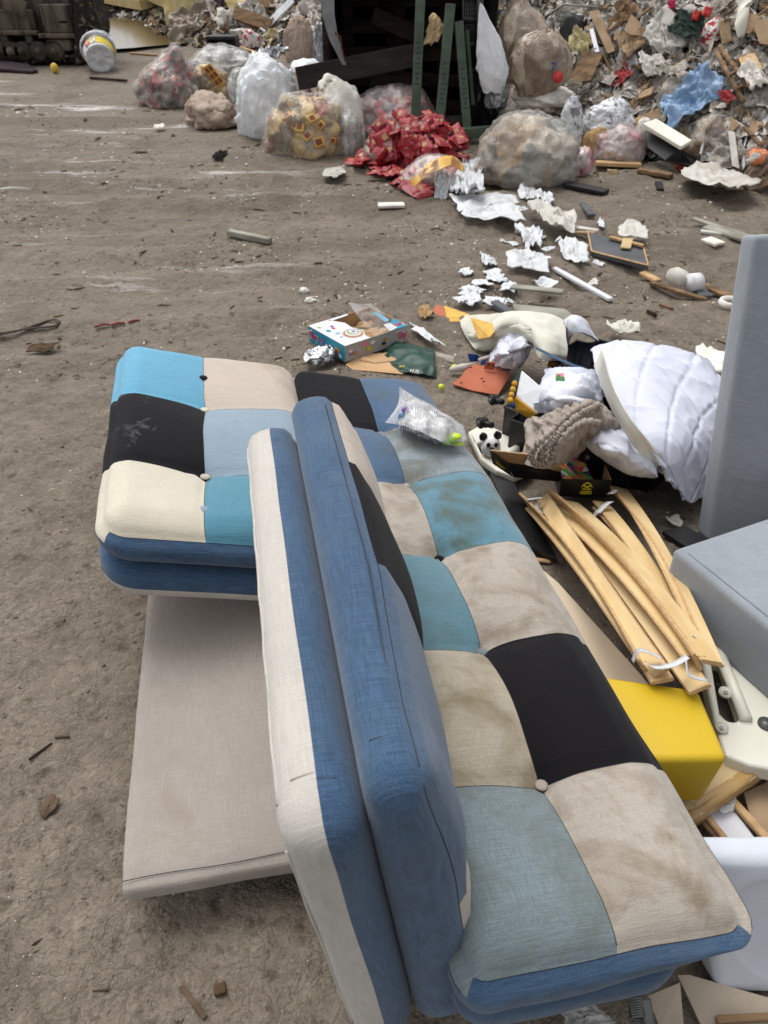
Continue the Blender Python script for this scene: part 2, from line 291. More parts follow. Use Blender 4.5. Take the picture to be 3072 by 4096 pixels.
# ------------------------------------------------------------ object helpers
def thing(name, label, cat, loc=(0, 0, 0), rotz=0, group=None):
    o = bpy.data.objects.new(name, None); COL.objects.link(o); o.empty_display_size = .1
    o.location = loc; o.rotation_euler = (0, 0, rotz); tag(o, label, cat, group); return o
def tag(o, label, cat, group=None):
    o['label'] = label; o['category'] = cat
    if group: o['group'] = group
    return o
def wm(o):
    m = Matrix.LocRotScale(o.location, o.rotation_euler, o.scale)
    return wm(o.parent) @ m if o.parent else m
def mesh(name, V, F, mats, mi=None, smooth=True):
    me = bpy.data.meshes.new(name); me.from_pydata([tuple(v) for v in V], [], F)
    for m in (mats if isinstance(mats, (list, tuple)) else [mats]): me.materials.append(M[m] if isinstance(m, str) else m)
    if mi: me.polygons.foreach_set('material_index', mi)
    if smooth: me.polygons.foreach_set('use_smooth', [True] * len(F))
    me.update(); return me
def link(name, me, parent=None, loc=(0, 0, 0)):
    o = bpy.data.objects.new(name, me); COL.objects.link(o); o.location = loc
    if parent: o.parent = parent
    return o
def solid(o, th, off=0):
    m = o.modifiers.new('thick', 'SOLIDIFY'); m.thickness = th; m.offset = off; return o
def part(name, V, F, mats, parent, mi=None, smooth=True, local=False):
    if not local:
        inv = wm(parent).inverted(); V = [inv @ Vector(v) for v in V]
    return link(name, mesh(name, V, F, mats, mi, smooth), parent)
def one(name, label, cat, V, F, mats, group=None, mi=None, smooth=True):
    V = [Vector(v) for v in V]; n = len(V)
    o = Vector((sum(v.x for v in V) / n, sum(v.y for v in V) / n, min(v.z for v in V)))
    ob = link(name, mesh(name, [v - o for v in V], F, mats, mi, smooth), None, o)
    return tag(ob, label, cat, group)
def copy_thing(o, loc, rot=None, label=None, parent=None):
    c = o.copy(); COL.objects.link(c); c.parent = parent
    if not parent: c.location = loc
    if rot is not None: c.rotation_euler = rot
    if label: c['label'] = label
    for ch in o.children: copy_thing(ch, None, None, None, c)
    return c
def bmgeo(bm):
    bm.verts.ensure_lookup_table(); bm.verts.index_update()
    V = [v.co.copy() for v in bm.verts]; F = [[v.index for v in f.verts] for f in bm.faces]; bm.free(); return V, F
def join(*gs):
    V, F = [], []
    for v, f in gs:
        n = len(V); V += v; F += [[i + n for i in q] for q in f]
    return V, F
def xf(g, m): return [m @ Vector(v) for v in g[0]], g[1]
def boxg(sx, sy, sz, bev=.004, seg=2, taper=1.0):
    bm = bmesh.new(); bmesh.ops.create_cube(bm, size=1)
    for v in bm.verts:
        k = taper if v.co.z > 0 else 1
        v.co = Vector((v.co.x * sx * k, v.co.y * sy * k, v.co.z * sz))
    if bev: bmesh.ops.bevel(bm, geom=bm.edges[:], offset=bev, segments=seg, affect='EDGES', profile=.6)
    return bmgeo(bm)
def slab(c, th, bev=.003, seg=1):
    c = [Vector(p) for p in c]; n = (c[1] - c[0]).cross(c[-1] - c[0]).normalized()
    if n.z < -.05 or (abs(n.z) <= .05 and n.y > 0): c = c[::-1]; n = -n
    bm = bmesh.new(); a = [bm.verts.new(p) for p in c]; b = [bm.verts.new(p - n * th) for p in c]; k = len(c)
    bm.faces.new(a); bm.faces.new(b[::-1])
    for i in range(k): bm.faces.new([a[i], b[i], b[(i + 1) % k], a[(i + 1) % k]])
    bmesh.ops.recalc_face_normals(bm, faces=bm.faces[:])
    if bev: bmesh.ops.bevel(bm, geom=bm.edges[:], offset=bev, segments=seg, affect='EDGES', profile=.6)
    return bmgeo(bm)
def fmi(g, n=None, edge=1):
    """material index 0 on faces along the slab, 1 on its narrow edges"""
    V, F = g
    n = n or max((((Vector(V[f[1]]) - Vector(V[f[0]])).cross(Vector(V[f[2]]) - Vector(V[f[1]])) for f in F)), key=lambda q: q.length).normalized()
    out = []
    for f in F:
        q = (Vector(V[f[1]]) - Vector(V[f[0]])).cross(Vector(V[f[2]]) - Vector(V[f[1]]))
        out.append(0 if q.length > 0 and abs(q.normalized().dot(n)) > .8 else edge)
    return out
def tubeg(pts, r, seg=8, flat=1.0):
    pts = [Vector(p) for p in pts]; V, F = [], []
    n = len(pts)
    for i, p in enumerate(pts):
        d = (pts[min(n - 1, i + 1)] - pts[max(0, i - 1)]).normalized()
        a = d.cross(Vector((0, 0, 1)))
        a = (a if a.length > .05 else d.cross(Vector((0, 1, 0)))).normalized(); b = d.cross(a).normalized()
        rr = r[i] if isinstance(r, (list, tuple)) else r
        for k in range(seg):
            t = 2 * math.pi * k / seg; V.append(p + (a * math.cos(t) + b * math.sin(t) * flat) * rr)
    for i in range(n - 1):
        for k in range(seg):
            F.append([i * seg + k, i * seg + (k + 1) % seg, (i + 1) * seg + (k + 1) % seg, (i + 1) * seg + k])
    F.append(list(range(seg))[::-1]); F.append([(n - 1) * seg + k for k in range(seg)])
    return V, F
def ribbong(pts, wdt, across, th=.0012):
    V, F = [], []; a = Vector(across).normalized() * wdt / 2
    for p in pts: V += [Vector(p) - a, Vector(p) + a]
    for i in range(len(pts) - 1): F.append([2 * i, 2 * i + 1, 2 * i + 3, 2 * i + 2])
    return V, F
def cr(p, t):
    n = len(p) - 1; x = min(max(t, 0), 1) * n; i = min(int(x), n - 1); f = x - i
    a, b, c, d = p[max(0, i - 1)], p[i], p[i + 1], p[min(n, i + 2)]
    return .5 * ((2 * b) + (c - a) * f + (2 * a - 5 * b + 4 * c - d) * f * f + (3 * b - a - 3 * c + d) * f ** 3)
def patchg(ctrl, nu, nv, disp=None):
    P = [[None] * (nv + 1) for _ in range(nu + 1)]
    for i in range(nu + 1):
        row = [cr(r, i / nu) for r in ctrl]
        for j in range(nv + 1): P[i][j] = cr(row, j / nv)
    V = []
    for i in range(nu + 1):
        for j in range(nv + 1):
            p = P[i][j]
            if disp:
                a = P[min(nu, i + 1)][j] - P[max(0, i - 1)][j]; b = P[i][min(nv, j + 1)] - P[i][max(0, j - 1)]
                n = a.cross(b)
                n = n.normalized() if n.length > 1e-9 else Vector((0, 0, 1))
                if n.z < 0: n = -n
                p = p + n * disp(i / nu, j / nv, p)
            V.append(p)
    F = [[i * (nv + 1) + j, i * (nv + 1) + j + 1, (i + 1) * (nv + 1) + j + 1, (i + 1) * (nv + 1) + j] for i in range(nu) for j in range(nv)]
    return V, F
def fold(p, f, seed=0.0, st=(1, 1, 1)):
    q = Vector((p.x * st[0], p.y * st[1], p.z * st[2])) * f + Vector((seed * 5.1, seed * 2.3, seed))
    return 1 - 2 * abs(noise.noise(q)) ** .7 * 1.6
_ico = {}
def ico(sub):
    if sub not in _ico:
        bm = bmesh.new(); bmesh.ops.create_icosphere(bm, subdivisions=sub, radius=1); _ico[sub] = bmgeo(bm)
    return _ico[sub]
def blobg(c, rx, ry, rz, seed, lump=.22, crease=.08, fine=.02, sub=5, ridge=1.0, facet=0.0, rotz=0, flat=.6, neck=None, lean=(0, 0)):
    """a filled bag: height 2*rz from its flat underside at c"""
    V0, F = ico(sub); V = []; o = Vector((seed * 7.3, seed * 3.1, seed * 1.7)); cs, sn = math.cos(rotz), math.sin(rotz)
    for v in V0:
        d = lump * noise.noise(v * 1.4 + o) + crease * (abs(noise.noise(v * 2.6 + o)) * 2 - .5) + fine * (abs(noise.noise(v * 6.2 + o)) * 2 - .5) + fine * .5 * (abs(noise.noise(v * 13 + o)) * 2 - .5)
        a_ = math.atan2(v.y, v.x); rd = (1 - min(1, abs(noise.noise(Vector((math.cos(a_) * 3.2, math.sin(a_) * 3.2, v.z * 1.1)) + o)) * 4)) ** 2; r2 = (1 - min(1, abs(noise.noise(v * 3.3 + o * 2)) * 4.5)) ** 2; r3 = (1 - min(1, abs(noise.noise(v * 7 + o * 3)) * 4.5)) ** 2
        if facet:
            ds = noise.voronoi(v * 2.7 + o)[0]; d += facet * (.38 - ds[0]) + facet * .5 * (.38 - noise.voronoi(v * 5.5 + o * 2)[0][0])
        d += ridge * (.06 * rd + .06 * r2 + .03 * r3)
        p = v * (1 + d)
        if p.z < -flat: p.z = -flat + (p.z + flat) * .12
        z = (p.z + flat) / (1 + flat)
        k = 1.0
        if neck and z > neck: k = max(.12, 1 - (z - neck) / (1 - neck) * 1.05) if z < 1 else .14
        if neck and z > .92: z += (z - .92) * 1.5; k = .12 + (z - .92) * .5
        x, y = p.x * rx * k, p.y * ry * k
        V.append(Vector((c[0] + x * cs - y * sn + lean[0] * z, c[1] + x * sn + y * cs + lean[1] * z, c[2] + z * 2 * rz)))
    return V, F
def bagpx(cx, ytop, ybot, wpx, seed, ground=G, fl=.8, **kw):
    """size and stand of a filled bag from where its foot and its outline are"""
    g = ground(cx, ybot); d = dep(g); wd = wpx * 1.07 * d / FPX; e = math.atan2(H - g.z, g.y)
    ry = wd * .5 * fl; h = max(.25 * wd, ((ybot - ytop) * d / FPX - ry * math.sin(e) * 1.0) / math.cos(e))
    hd = Vector((g.x, g.y, 0)).normalized(); c = g + hd * ry * .85; c.z = g.z - .01
    return blobg(c, wd / 2 / (1 + kw.get('lump', .22) * .3), ry, h / 2, seed, **kw), c, wd, h
FILMED = ('red_mix', 'red_mix_clear', 'gold_mix', 'grey_clear', 'pink_clear', 'mixed_film', 'brown_film', 'taupe_film')
def bag(name, label, cat, cx, ytop, ybot, wpx, seed, mat, group=None, **kw):
    k2 = dict(kw)
    if mat in FILMED: k2.setdefault('facet', .14)
    main, c, wd, h = bagpx(cx, ytop, ybot, wpx, seed, **k2)
    q = random.Random(seed * 13 + 5); kk = dict(k2); kk.pop('ground', None); fl = kk.pop('fl', .8); kk['sub'] = 4; kk['lean'] = (0, 0)
    lobes = []
    if wpx > 90 and mat != 'stained_sack':
        for k in range(3):
            a_ = (math.pi * 1.12, -math.pi * .12, -math.pi * .5)[k] + q.uniform(-.35, .35); s_ = q.uniform(.42, .6)
            lobes.append((Vector((c[0] + math.cos(a_) * wd * .5 * (1 - s_) * 1.04, c[1] + math.sin(a_) * wd * .5 * fl * (1 - s_) * 1.04, c[2])), s_, seed + 50 + k, q.uniform(.4, .7)))
    def lb(e, up, kk): return [blobg((p[0], p[1], p[2] + up), wd * .5 * s_ * e, wd * .5 * fl * s_ * e, h * .5 * hh * e, sd_, **kk) for p, s_, sd_, hh in lobes]
    g = join(main, *lb(1, 0, kk)) if lobes else main
    o = one(name, label, cat, g[0], g[1], mat, group)
    if mat in FILMED and wpx > 90:
        k3 = dict(kk); k3.update(crease=.05, ridge=.7, fine=.008, facet=.03, sub=5); k4 = dict(k3); k4['lean'] = k2.get('lean', (0, 0))
        m = join(blobg((c[0], c[1], c[2] + .004), wd / 2 / (1 + kk.get('lump', .22) * .3) * 1.05, wd * .5 * fl * 1.06, h / 2 * 1.05, seed, **k4), *lb(1.1, .004, k3))
        part('plastic_film', m[0], m[1], 'bag_film', o)
    return o
def basis(n, ang=0):
    n = Vector(n).normalized(); a = n.cross(Vector((0, 1, .01)))
    a = (a if a.length > .1 else n.cross(Vector((1, 0, 0)))).normalized(); b = n.cross(a)
    m = Matrix((a, b, n)).transposed().to_4x4(); return m @ Matrix.Rotation(ang, 4, 'Z')
def ragg(rx, ry, amp, seed, rings=9, seg=26, edge=.35, frq=2.2, curl=0.0):
    """a crumpled piece of sheet with a torn outline, in its own frame"""
    V = []; F = []; q_ = random.Random(seed * 17 + 3); k_ = q_.randint(4, 6)
    cut = [(2 * math.pi * (i + q_.uniform(-.28, .28)) / k_, q_.uniform(.72, 1.05)) for i in range(k_)]; fa = q_.uniform(0, 3.1); cf, sf = math.cos(fa), math.sin(fa)
    cn = [(q_.uniform(0, 6.28), q_.uniform(-.3, .5)) for _ in range(3)]
    for i in range(rings + 1):
        for k in range(seg):
            t = 2 * math.pi * k / seg; r = i / rings
            e = min([d / max(.25, math.cos(t - c)) if math.cos(t - c) > .1 else 9 for c, d in cut]); e = min(e, 1.45) * (1 + edge * .8 * noise.noise(Vector((math.cos(t) * 3 + seed, math.sin(t) * 3, seed * 2))) + edge * .5 * noise.noise(Vector((math.cos(t) * 9 + seed, math.sin(t) * 9, seed))))
            x, y = r * e * math.cos(t), r * e * math.sin(t)
            u, v = x * cf + y * sf, -x * sf + y * cf
            f1 = 1 - min(1, abs(noise.noise(Vector((u * frq * .45 + seed * 4.7, v * frq * 1.3 + seed, seed * 1.9)))) * 3.2)
            f2 = 1 - min(1, abs(noise.noise(Vector((u * frq * 1.5 + seed * 1.7, v * frq * .7 - seed, seed * 2.9)))) * 3.2)
            f3 = 1 - min(1, abs(noise.noise(Vector((x * frq * 2.6, y * frq * 2.6, seed * 3.3)))) * 3)
            z = .55 * f1 + .4 * f2 + .22 * f3 + .8 * noise.noise(Vector((x * frq * .5 + seed, y * frq * .5, seed * .7))) - .3
            for c, d in cn: z += d * max(0, math.cos(t - c)) ** 2 * r * r
            V.append(Vector((x * rx, y * ry, amp * z + curl * r * r)))
    for i in range(rings):
        for k in range(seg):
            a, b = i * seg + k, i * seg + (k + 1) % seg
            F.append([a, b, b + seg, a + seg] if i else [k, b + seg, a + seg])
    return V, F
def rag(name, label, cat, px, py, wpx, hpx, amp, seed, mat, group=None, hit=HP, ang=0, lift=.01, flat=None, th=.003, **kw):
    p = hit(px, py); d = dep(p); n = Vector(flat) if flat else hnormal(p)
    wd = wpx * d / FPX / 2; e = max(.25, abs((p - CP).normalized().dot(n))); hd = hpx * d / FPX / 2 / e; amp = min(amp, max(hd, wd) * .34)
    V, F = ragg(wd, hd, amp, seed, **kw)
    m = Matrix.Translation(p + n * (lift + amp * .3)) @ basis(n, ang)
    V, F = xf((V, F), m)
    o = one(name, label, cat, V, F, mat, group)
    return solid(o, th)
def plank(name, label, cat, pa, pb, wd, th, mat, group=None, up=(0, 0, 1), mats2=None):
    """a straight board between two points"""
    pa, pb = Vector(pa), Vector(pb); d = pb - pa; L = d.length; x = d / L; y = Vector(up).cross(x).normalized(); z = x.cross(y)
    m = Matrix((x, y, z)).transposed().to_4x4(); m.translation = (pa + pb) / 2 + z * th / 2
    g = xf(boxg(L, wd, th, min(.004, th * .2), 1), m)
    return one(name, label, cat, g[0], g[1], [mat, mats2 or mat], group, fmi(g, z), False)
def cylg(c, axis, r, h, seg=24, bev=0):
    bm = bmesh.new(); bmesh.ops.create_cone(bm, cap_ends=True, segments=seg, radius1=r, radius2=r, depth=h)
    if bev: bmesh.ops.bevel(bm, geom=[e for e in bm.edges if len(e.link_faces) == 2 and any(len(f.verts) > 4 for f in e.link_faces)], offset=bev, segments=2, affect='EDGES')
    g = bmgeo(bm); m = basis(axis); m.translation = Vector(c); return xf(g, m)
def text_geo(s, size, th=.001):
    cu = bpy.data.curves.new('lettering', 'FONT'); cu.body = s; cu.size = size; cu.extrude = th; cu.align_x = 'CENTER'; cu.align_y = 'CENTER'
    o = bpy.data.objects.new('lettering', cu); COL.objects.link(o)
    bpy.context.view_layer.update()
    me = bpy.data.meshes.new_from_object(o.evaluated_get(bpy.context.evaluated_depsgraph_get()))
    V = [v.co.copy() for v in me.vertices]; F = [list(p.vertices) for p in me.polygons]
    bpy.data.objects.remove(o); bpy.data.curves.remove(cu); bpy.data.meshes.remove(me); return V, F
def frame3(o, x, y):
    x = Vector(x).normalized(); z = x.cross(Vector(y)).normalized(); y = z.cross(x)
    m = Matrix((x, y, z)).transposed().to_4x4(); m.translation = Vector(o); return m
def surf(ob, px, py):
    """where the sight line to a spot meets a bag"""
    r_ = ray(px, py).normalized(); mi_ = wm(ob).inverted(); o_ = mi_ @ CP; d_ = (mi_.to_3x3() @ r_).normalized()
    from mathutils.bvhtree import BVHTree
    key = ob.name
    if key not in _bvh: _bvh[key] = BVHTree.FromPolygons([v.co.copy() for v in ob.data.vertices], [list(p.vertices) for p in ob.data.polygons])
    hit = _bvh[key].ray_cast(o_, d_)
    if hit[0] is None: return None, None
    return wm(ob) @ hit[0], hit[1]
_bvh = {}
# ------------------------------------------------------------ the yard: ground sheet, puddle, rubbish mound
def gz(x, y):
    f = min(1, max(0, (14 - y) / 10)); z = ramp(y)
    z += .012 * noise.noise(Vector((x * 3.1, y * 3.1, 0))) + .02 * noise.noise(Vector((x * .5, y * 2.2, 4))) * min(1, max(0, y - 2.6))
    if y < 7 and abs(x) < 4:
        z += .010 * noise.noise(Vector((x * 6, y * 6, 8))) + .009 * noise.noise(Vector((x * 13, y * 13, 1))) + .009 * (abs(noise.noise(Vector((x * 24, y * 24, 2)))) - .25) + .002 * (abs(noise.noise(Vector((x * 60, y * 60, 5)))) - .25)
    s = y - 3.55 - .30 * x - .06 * x * x
    for k, dp in ((-.1, .035), (.28, .03), (.85, .04), (1.25, .035), (2.2, .045), (2.7, .04), (3.9, .05), (4.5, .05)):
        if y > 2.7: z += dp * (-math.exp(-((s - k) / .11) ** 2) + .55 * math.exp(-((s - k - .2) / .08) ** 2)) * (.6 + .6 * noise.noise(Vector((x * 1.3, k, 7)))) * min(1, (y - 2.7) * 2)
    return z - .004
ys = []; y = -1.6
while y < 130:
    ys.append(y); y += .016 if y < 3.2 else (.03 if y < 6 else .05 + (y - 6) * .06)
NX = 250; V = []; F = []
for y in ys:
    hw = 1.1 + .62 * max(0, y) + max(0, y - 14) * 1.2
    for i in range(NX + 1):
        x = (2 * i / NX - 1) * hw; V.append((x, y, gz(x, y)))
for j in range(len(ys) - 1):
    for i in range(NX):
        a = j * (NX + 1) + i; F.append([a, a + 1, a + NX + 2, a + NX + 1])
g = link('ground', mesh('ground', V, F, 'ground')); g['kind'] = 'structure'
# mound
V = []; F = []; nx, ny = 210, 90
for j in range(ny + 1):
    for i in range(nx + 1):
        x = -9 + 17 * i / nx; d = (j / ny) ** 1.6 * 9; y = basey(x) - .06 + d; q = Vector((x, y, 0))
        z = HZ(x, y) - .03 + min(1, d * 3) * (.10 * (abs(noise.noise(q * 3.5)) * 2 - .5) + .07 * (abs(noise.noise(q * 8)) * 2 - .5))
        V.append((x, y, z if d > .08 else ramp(y) - .05))
for j in range(ny):
    for i in range(nx):
        a = j * (nx + 1) + i; F.append([a, a + 1, a + nx + 2, a + nx + 1])
g = link('rubble', mesh('rubble', V, F, 'heap')); g['kind'] = 'stuff'; g['label'] = 'brown mass of mixed refuse under the sheets and bags of the heap'
# puddle beyond the machine
V = [Vector((0, 0, 0))]; pc = AY(560, 145, 11.5); pc = G(590, 150); V = []; n = 40
for k in range(n):
    t = 2 * math.pi * k / n; e = 1 + .3 * noise.noise(Vector((math.cos(t) * 1.3, math.sin(t) * 1.3, 2)))
    V.append(Vector((pc.x - .1 + 1.25 * e * math.cos(t), pc.y + .35 + 1.5 * e * math.sin(t), 0)))
for v in V: v.z = ramp(v.y) + .035
g = link('puddle', mesh('puddle', V, [list(range(n))], 'water', None, False)); g['kind'] = 'structure'
# stones and chips trodden into the mud
bm = bmesh.new(); bits = []
def chipg(p, s, V, F, mi, m):
    n = len(V); k = 5; up = R.uniform(.25, .6) * s
    for a in range(k):
        t = 2 * math.pi * a / k + R.uniform(-.4, .4); r = s * R.uniform(.6, 1.2); V.append(p + Vector((math.cos(t) * r, math.sin(t) * r, -.1 * s)))
    for a in range(k):
        v = V[n + a]; V.append(p + (v - p) * R.uniform(.45, .8) + Vector((0, 0, up * R.uniform(.7, 1.2))))
    for a in range(k): F.append([n + a, n + (a + 1) % k, n + k + (a + 1) % k, n + k + a]); mi.append(m)
    F.append([n + k + a for a in range(k)]); mi.append(m)
bm.free(); V, F, mi = [], [], []
for _ in range(16000):
    px, py = R.uniform(-60, 3100), R.uniform(330, 4100) ** 1.0
    if R.random() < .6: py = R.uniform(420, 1500)
    p = G(px, py); c = noise.noise(Vector((p.x * 1.6, p.y * 1.6, 11)))
    c += .5 * noise.noise(Vector((p.x * 5, p.y * 5, 2)))
    if R.random() > .10 + 1.6 * max(0, c + .06): continue
    d = dep(p); s = (R.random() ** 5 * 7.0 + 2.2) * d / FPX * (1.0 if py < 1600 else .7)
    p.z = gz(p.x, p.y) + .001; n0_ = len(V); chipg(p, s, V, F, mi, 0 if R.random() < .45 else (1 if R.random() < .35 else 2))
    if mi[-1] == 2:
        a_ = R.uniform(0, 3.14); d_ = Vector((math.cos(a_), math.sin(a_), 0)); k_ = R.uniform(1, 4)
        for q in range(n0_, len(V)): V[q] = V[q] + d_ * (V[q] - p).dot(d_) * k_
for _ in range(7000):
    px, py = R.uniform(-60, 3100), R.uniform(420, 4100); p = G(px, py); c = noise.noise(Vector((p.x * 1.1 - .3 * p.y, p.y * 2.6 - .8 * p.x, 21)))
    if R.random() > .06 + 1.8 * max(0, c - .08): continue
    s = (R.random() ** 3 * 11 + 4) * dep(p) / FPX; p.z = gz(p.x, p.y); chipg(p, s, V, F, mi, 3)
g = link('gravel', mesh('gravel', V, F, ['chip', 'dirty_white', 'bark', 'ground'], mi, False)); g['kind'] = 'stuff'; g['label'] = 'pale chips and splinters trodden into the mud'
# fine litter covering the mound
HM = ['dirty_white', 'dirty_film', 'brown_rag', 'grey_rag', 'cardboard', 'wood_dirty', 'dirty_white', 'wool', 'red_cloth', 'green_paper', 'brown_rag', 'dark_plastic', 'white_film', 'dirty_film']
V, F, mi = [], [], []
for q in range(13000):
    px = R.uniform(380, 3620) if R.random() < .86 else R.uniform(600, 1300)
    lim = 760 if px > 2100 else 235
    py = R.uniform(-230, lim + max(0, px - 3072) * .12); p = HP(px, py)
    if p.y < basey(p.x) - .1: continue
    d = dep(p); s = (R.random() ** 2 * 26 + 6) * d / FPX; n = (hnormal(p) + Vector((R.uniform(-1, 1), R.uniform(-1, 1), R.uniform(-.2, 1)))).normalized()
    b = basis(n, R.uniform(0, 6.3)); asp = R.choice([1, 1, .6, .25, .12]); n0 = len(V); kx, ky = (4, 2)
    for i in range(kx + 1):
        for j in range(ky + 1):
            V.append(p + n * .02 + b.to_3x3() @ Vector(((i / kx - .5) * s * 2 * R.uniform(.8, 1.1), (j / ky - .5) * s * 2 * asp * R.uniform(.8, 1.2), s * R.uniform(-.35, .35))))
    m = R.choice(range(len(HM)))
    if m in (8, 9) and R.random() < .75: m = 0
    for i in range(kx):
        for j in range(ky):
            a = n0 + i * (ky + 1) + j; F.append([a, a + 1, a + ky + 2, a + ky + 1]); mi.append(m)
for q in range(1700):
    far = R.random() < .25; px = R.uniform(2230, 3560) if not far else R.uniform(760, 1290); py = R.uniform(-200, 700 if px > 2600 else 480) if not far else R.uniform(-30, 170); p = HP(px, py)
    if p.y < basey(p.x) + .05: continue
    s = R.uniform(16, 52) * dep(p) / FPX; n = (hnormal(p) + Vector((R.uniform(-.7, .7), R.uniform(-.7, .4), R.uniform(-.3, .5)))).normalized(); rv, rf = ragg(s, s * R.uniform(.4, 1), s * R.uniform(.3, .6), R.randint(0, 60), 4, 13, .5, 2.0)
    m4 = basis(n, R.uniform(0, 6.3)); m4.translation = p + n * R.uniform(0, .06); n0 = len(V); V += [m4 @ v for v in rv]; F += [[i + n0 for i in f] for f in rf]; mi += [R.choice((0, 1, 1, 3, 0, 6, 13, 2, 4, 3, 1, 12))] * len(rf)
for q in range(70):
    px, py = R.uniform(2250, 3300), R.uniform(-40, 560); p = HP(px, py); k = dep(p) / FPX; L = R.uniform(40, 140) * k; d = Vector((R.uniform(-1, 1), R.uniform(-.6, .6), R.uniform(-.6, .8))).normalized(); nn = hnormal(p)
    tv, tf = tubeg([p + nn * (.10 + .05 * math.sin(i * .9 + q)) + d * L * (i / 7 - .5) + Vector((noise.noise(Vector((q, i * .5, 0))), 0, noise.noise(Vector((q, i * .5, 7))))) * L * .25 for i in range(8)], R.uniform(.6, 1.6) * k, 5); n0 = len(V); V += tv; F += [[i + n0 for i in f] for f in tf]; mi += [R.choice((0, 2, 11, 3, 12))] * len(tf)
g = link('litter', mesh('litter', V, F, HM, mi, False)); g['kind'] = 'stuff'; g['label'] = 'uncountable shreds of paper, film and splinters over the heap'
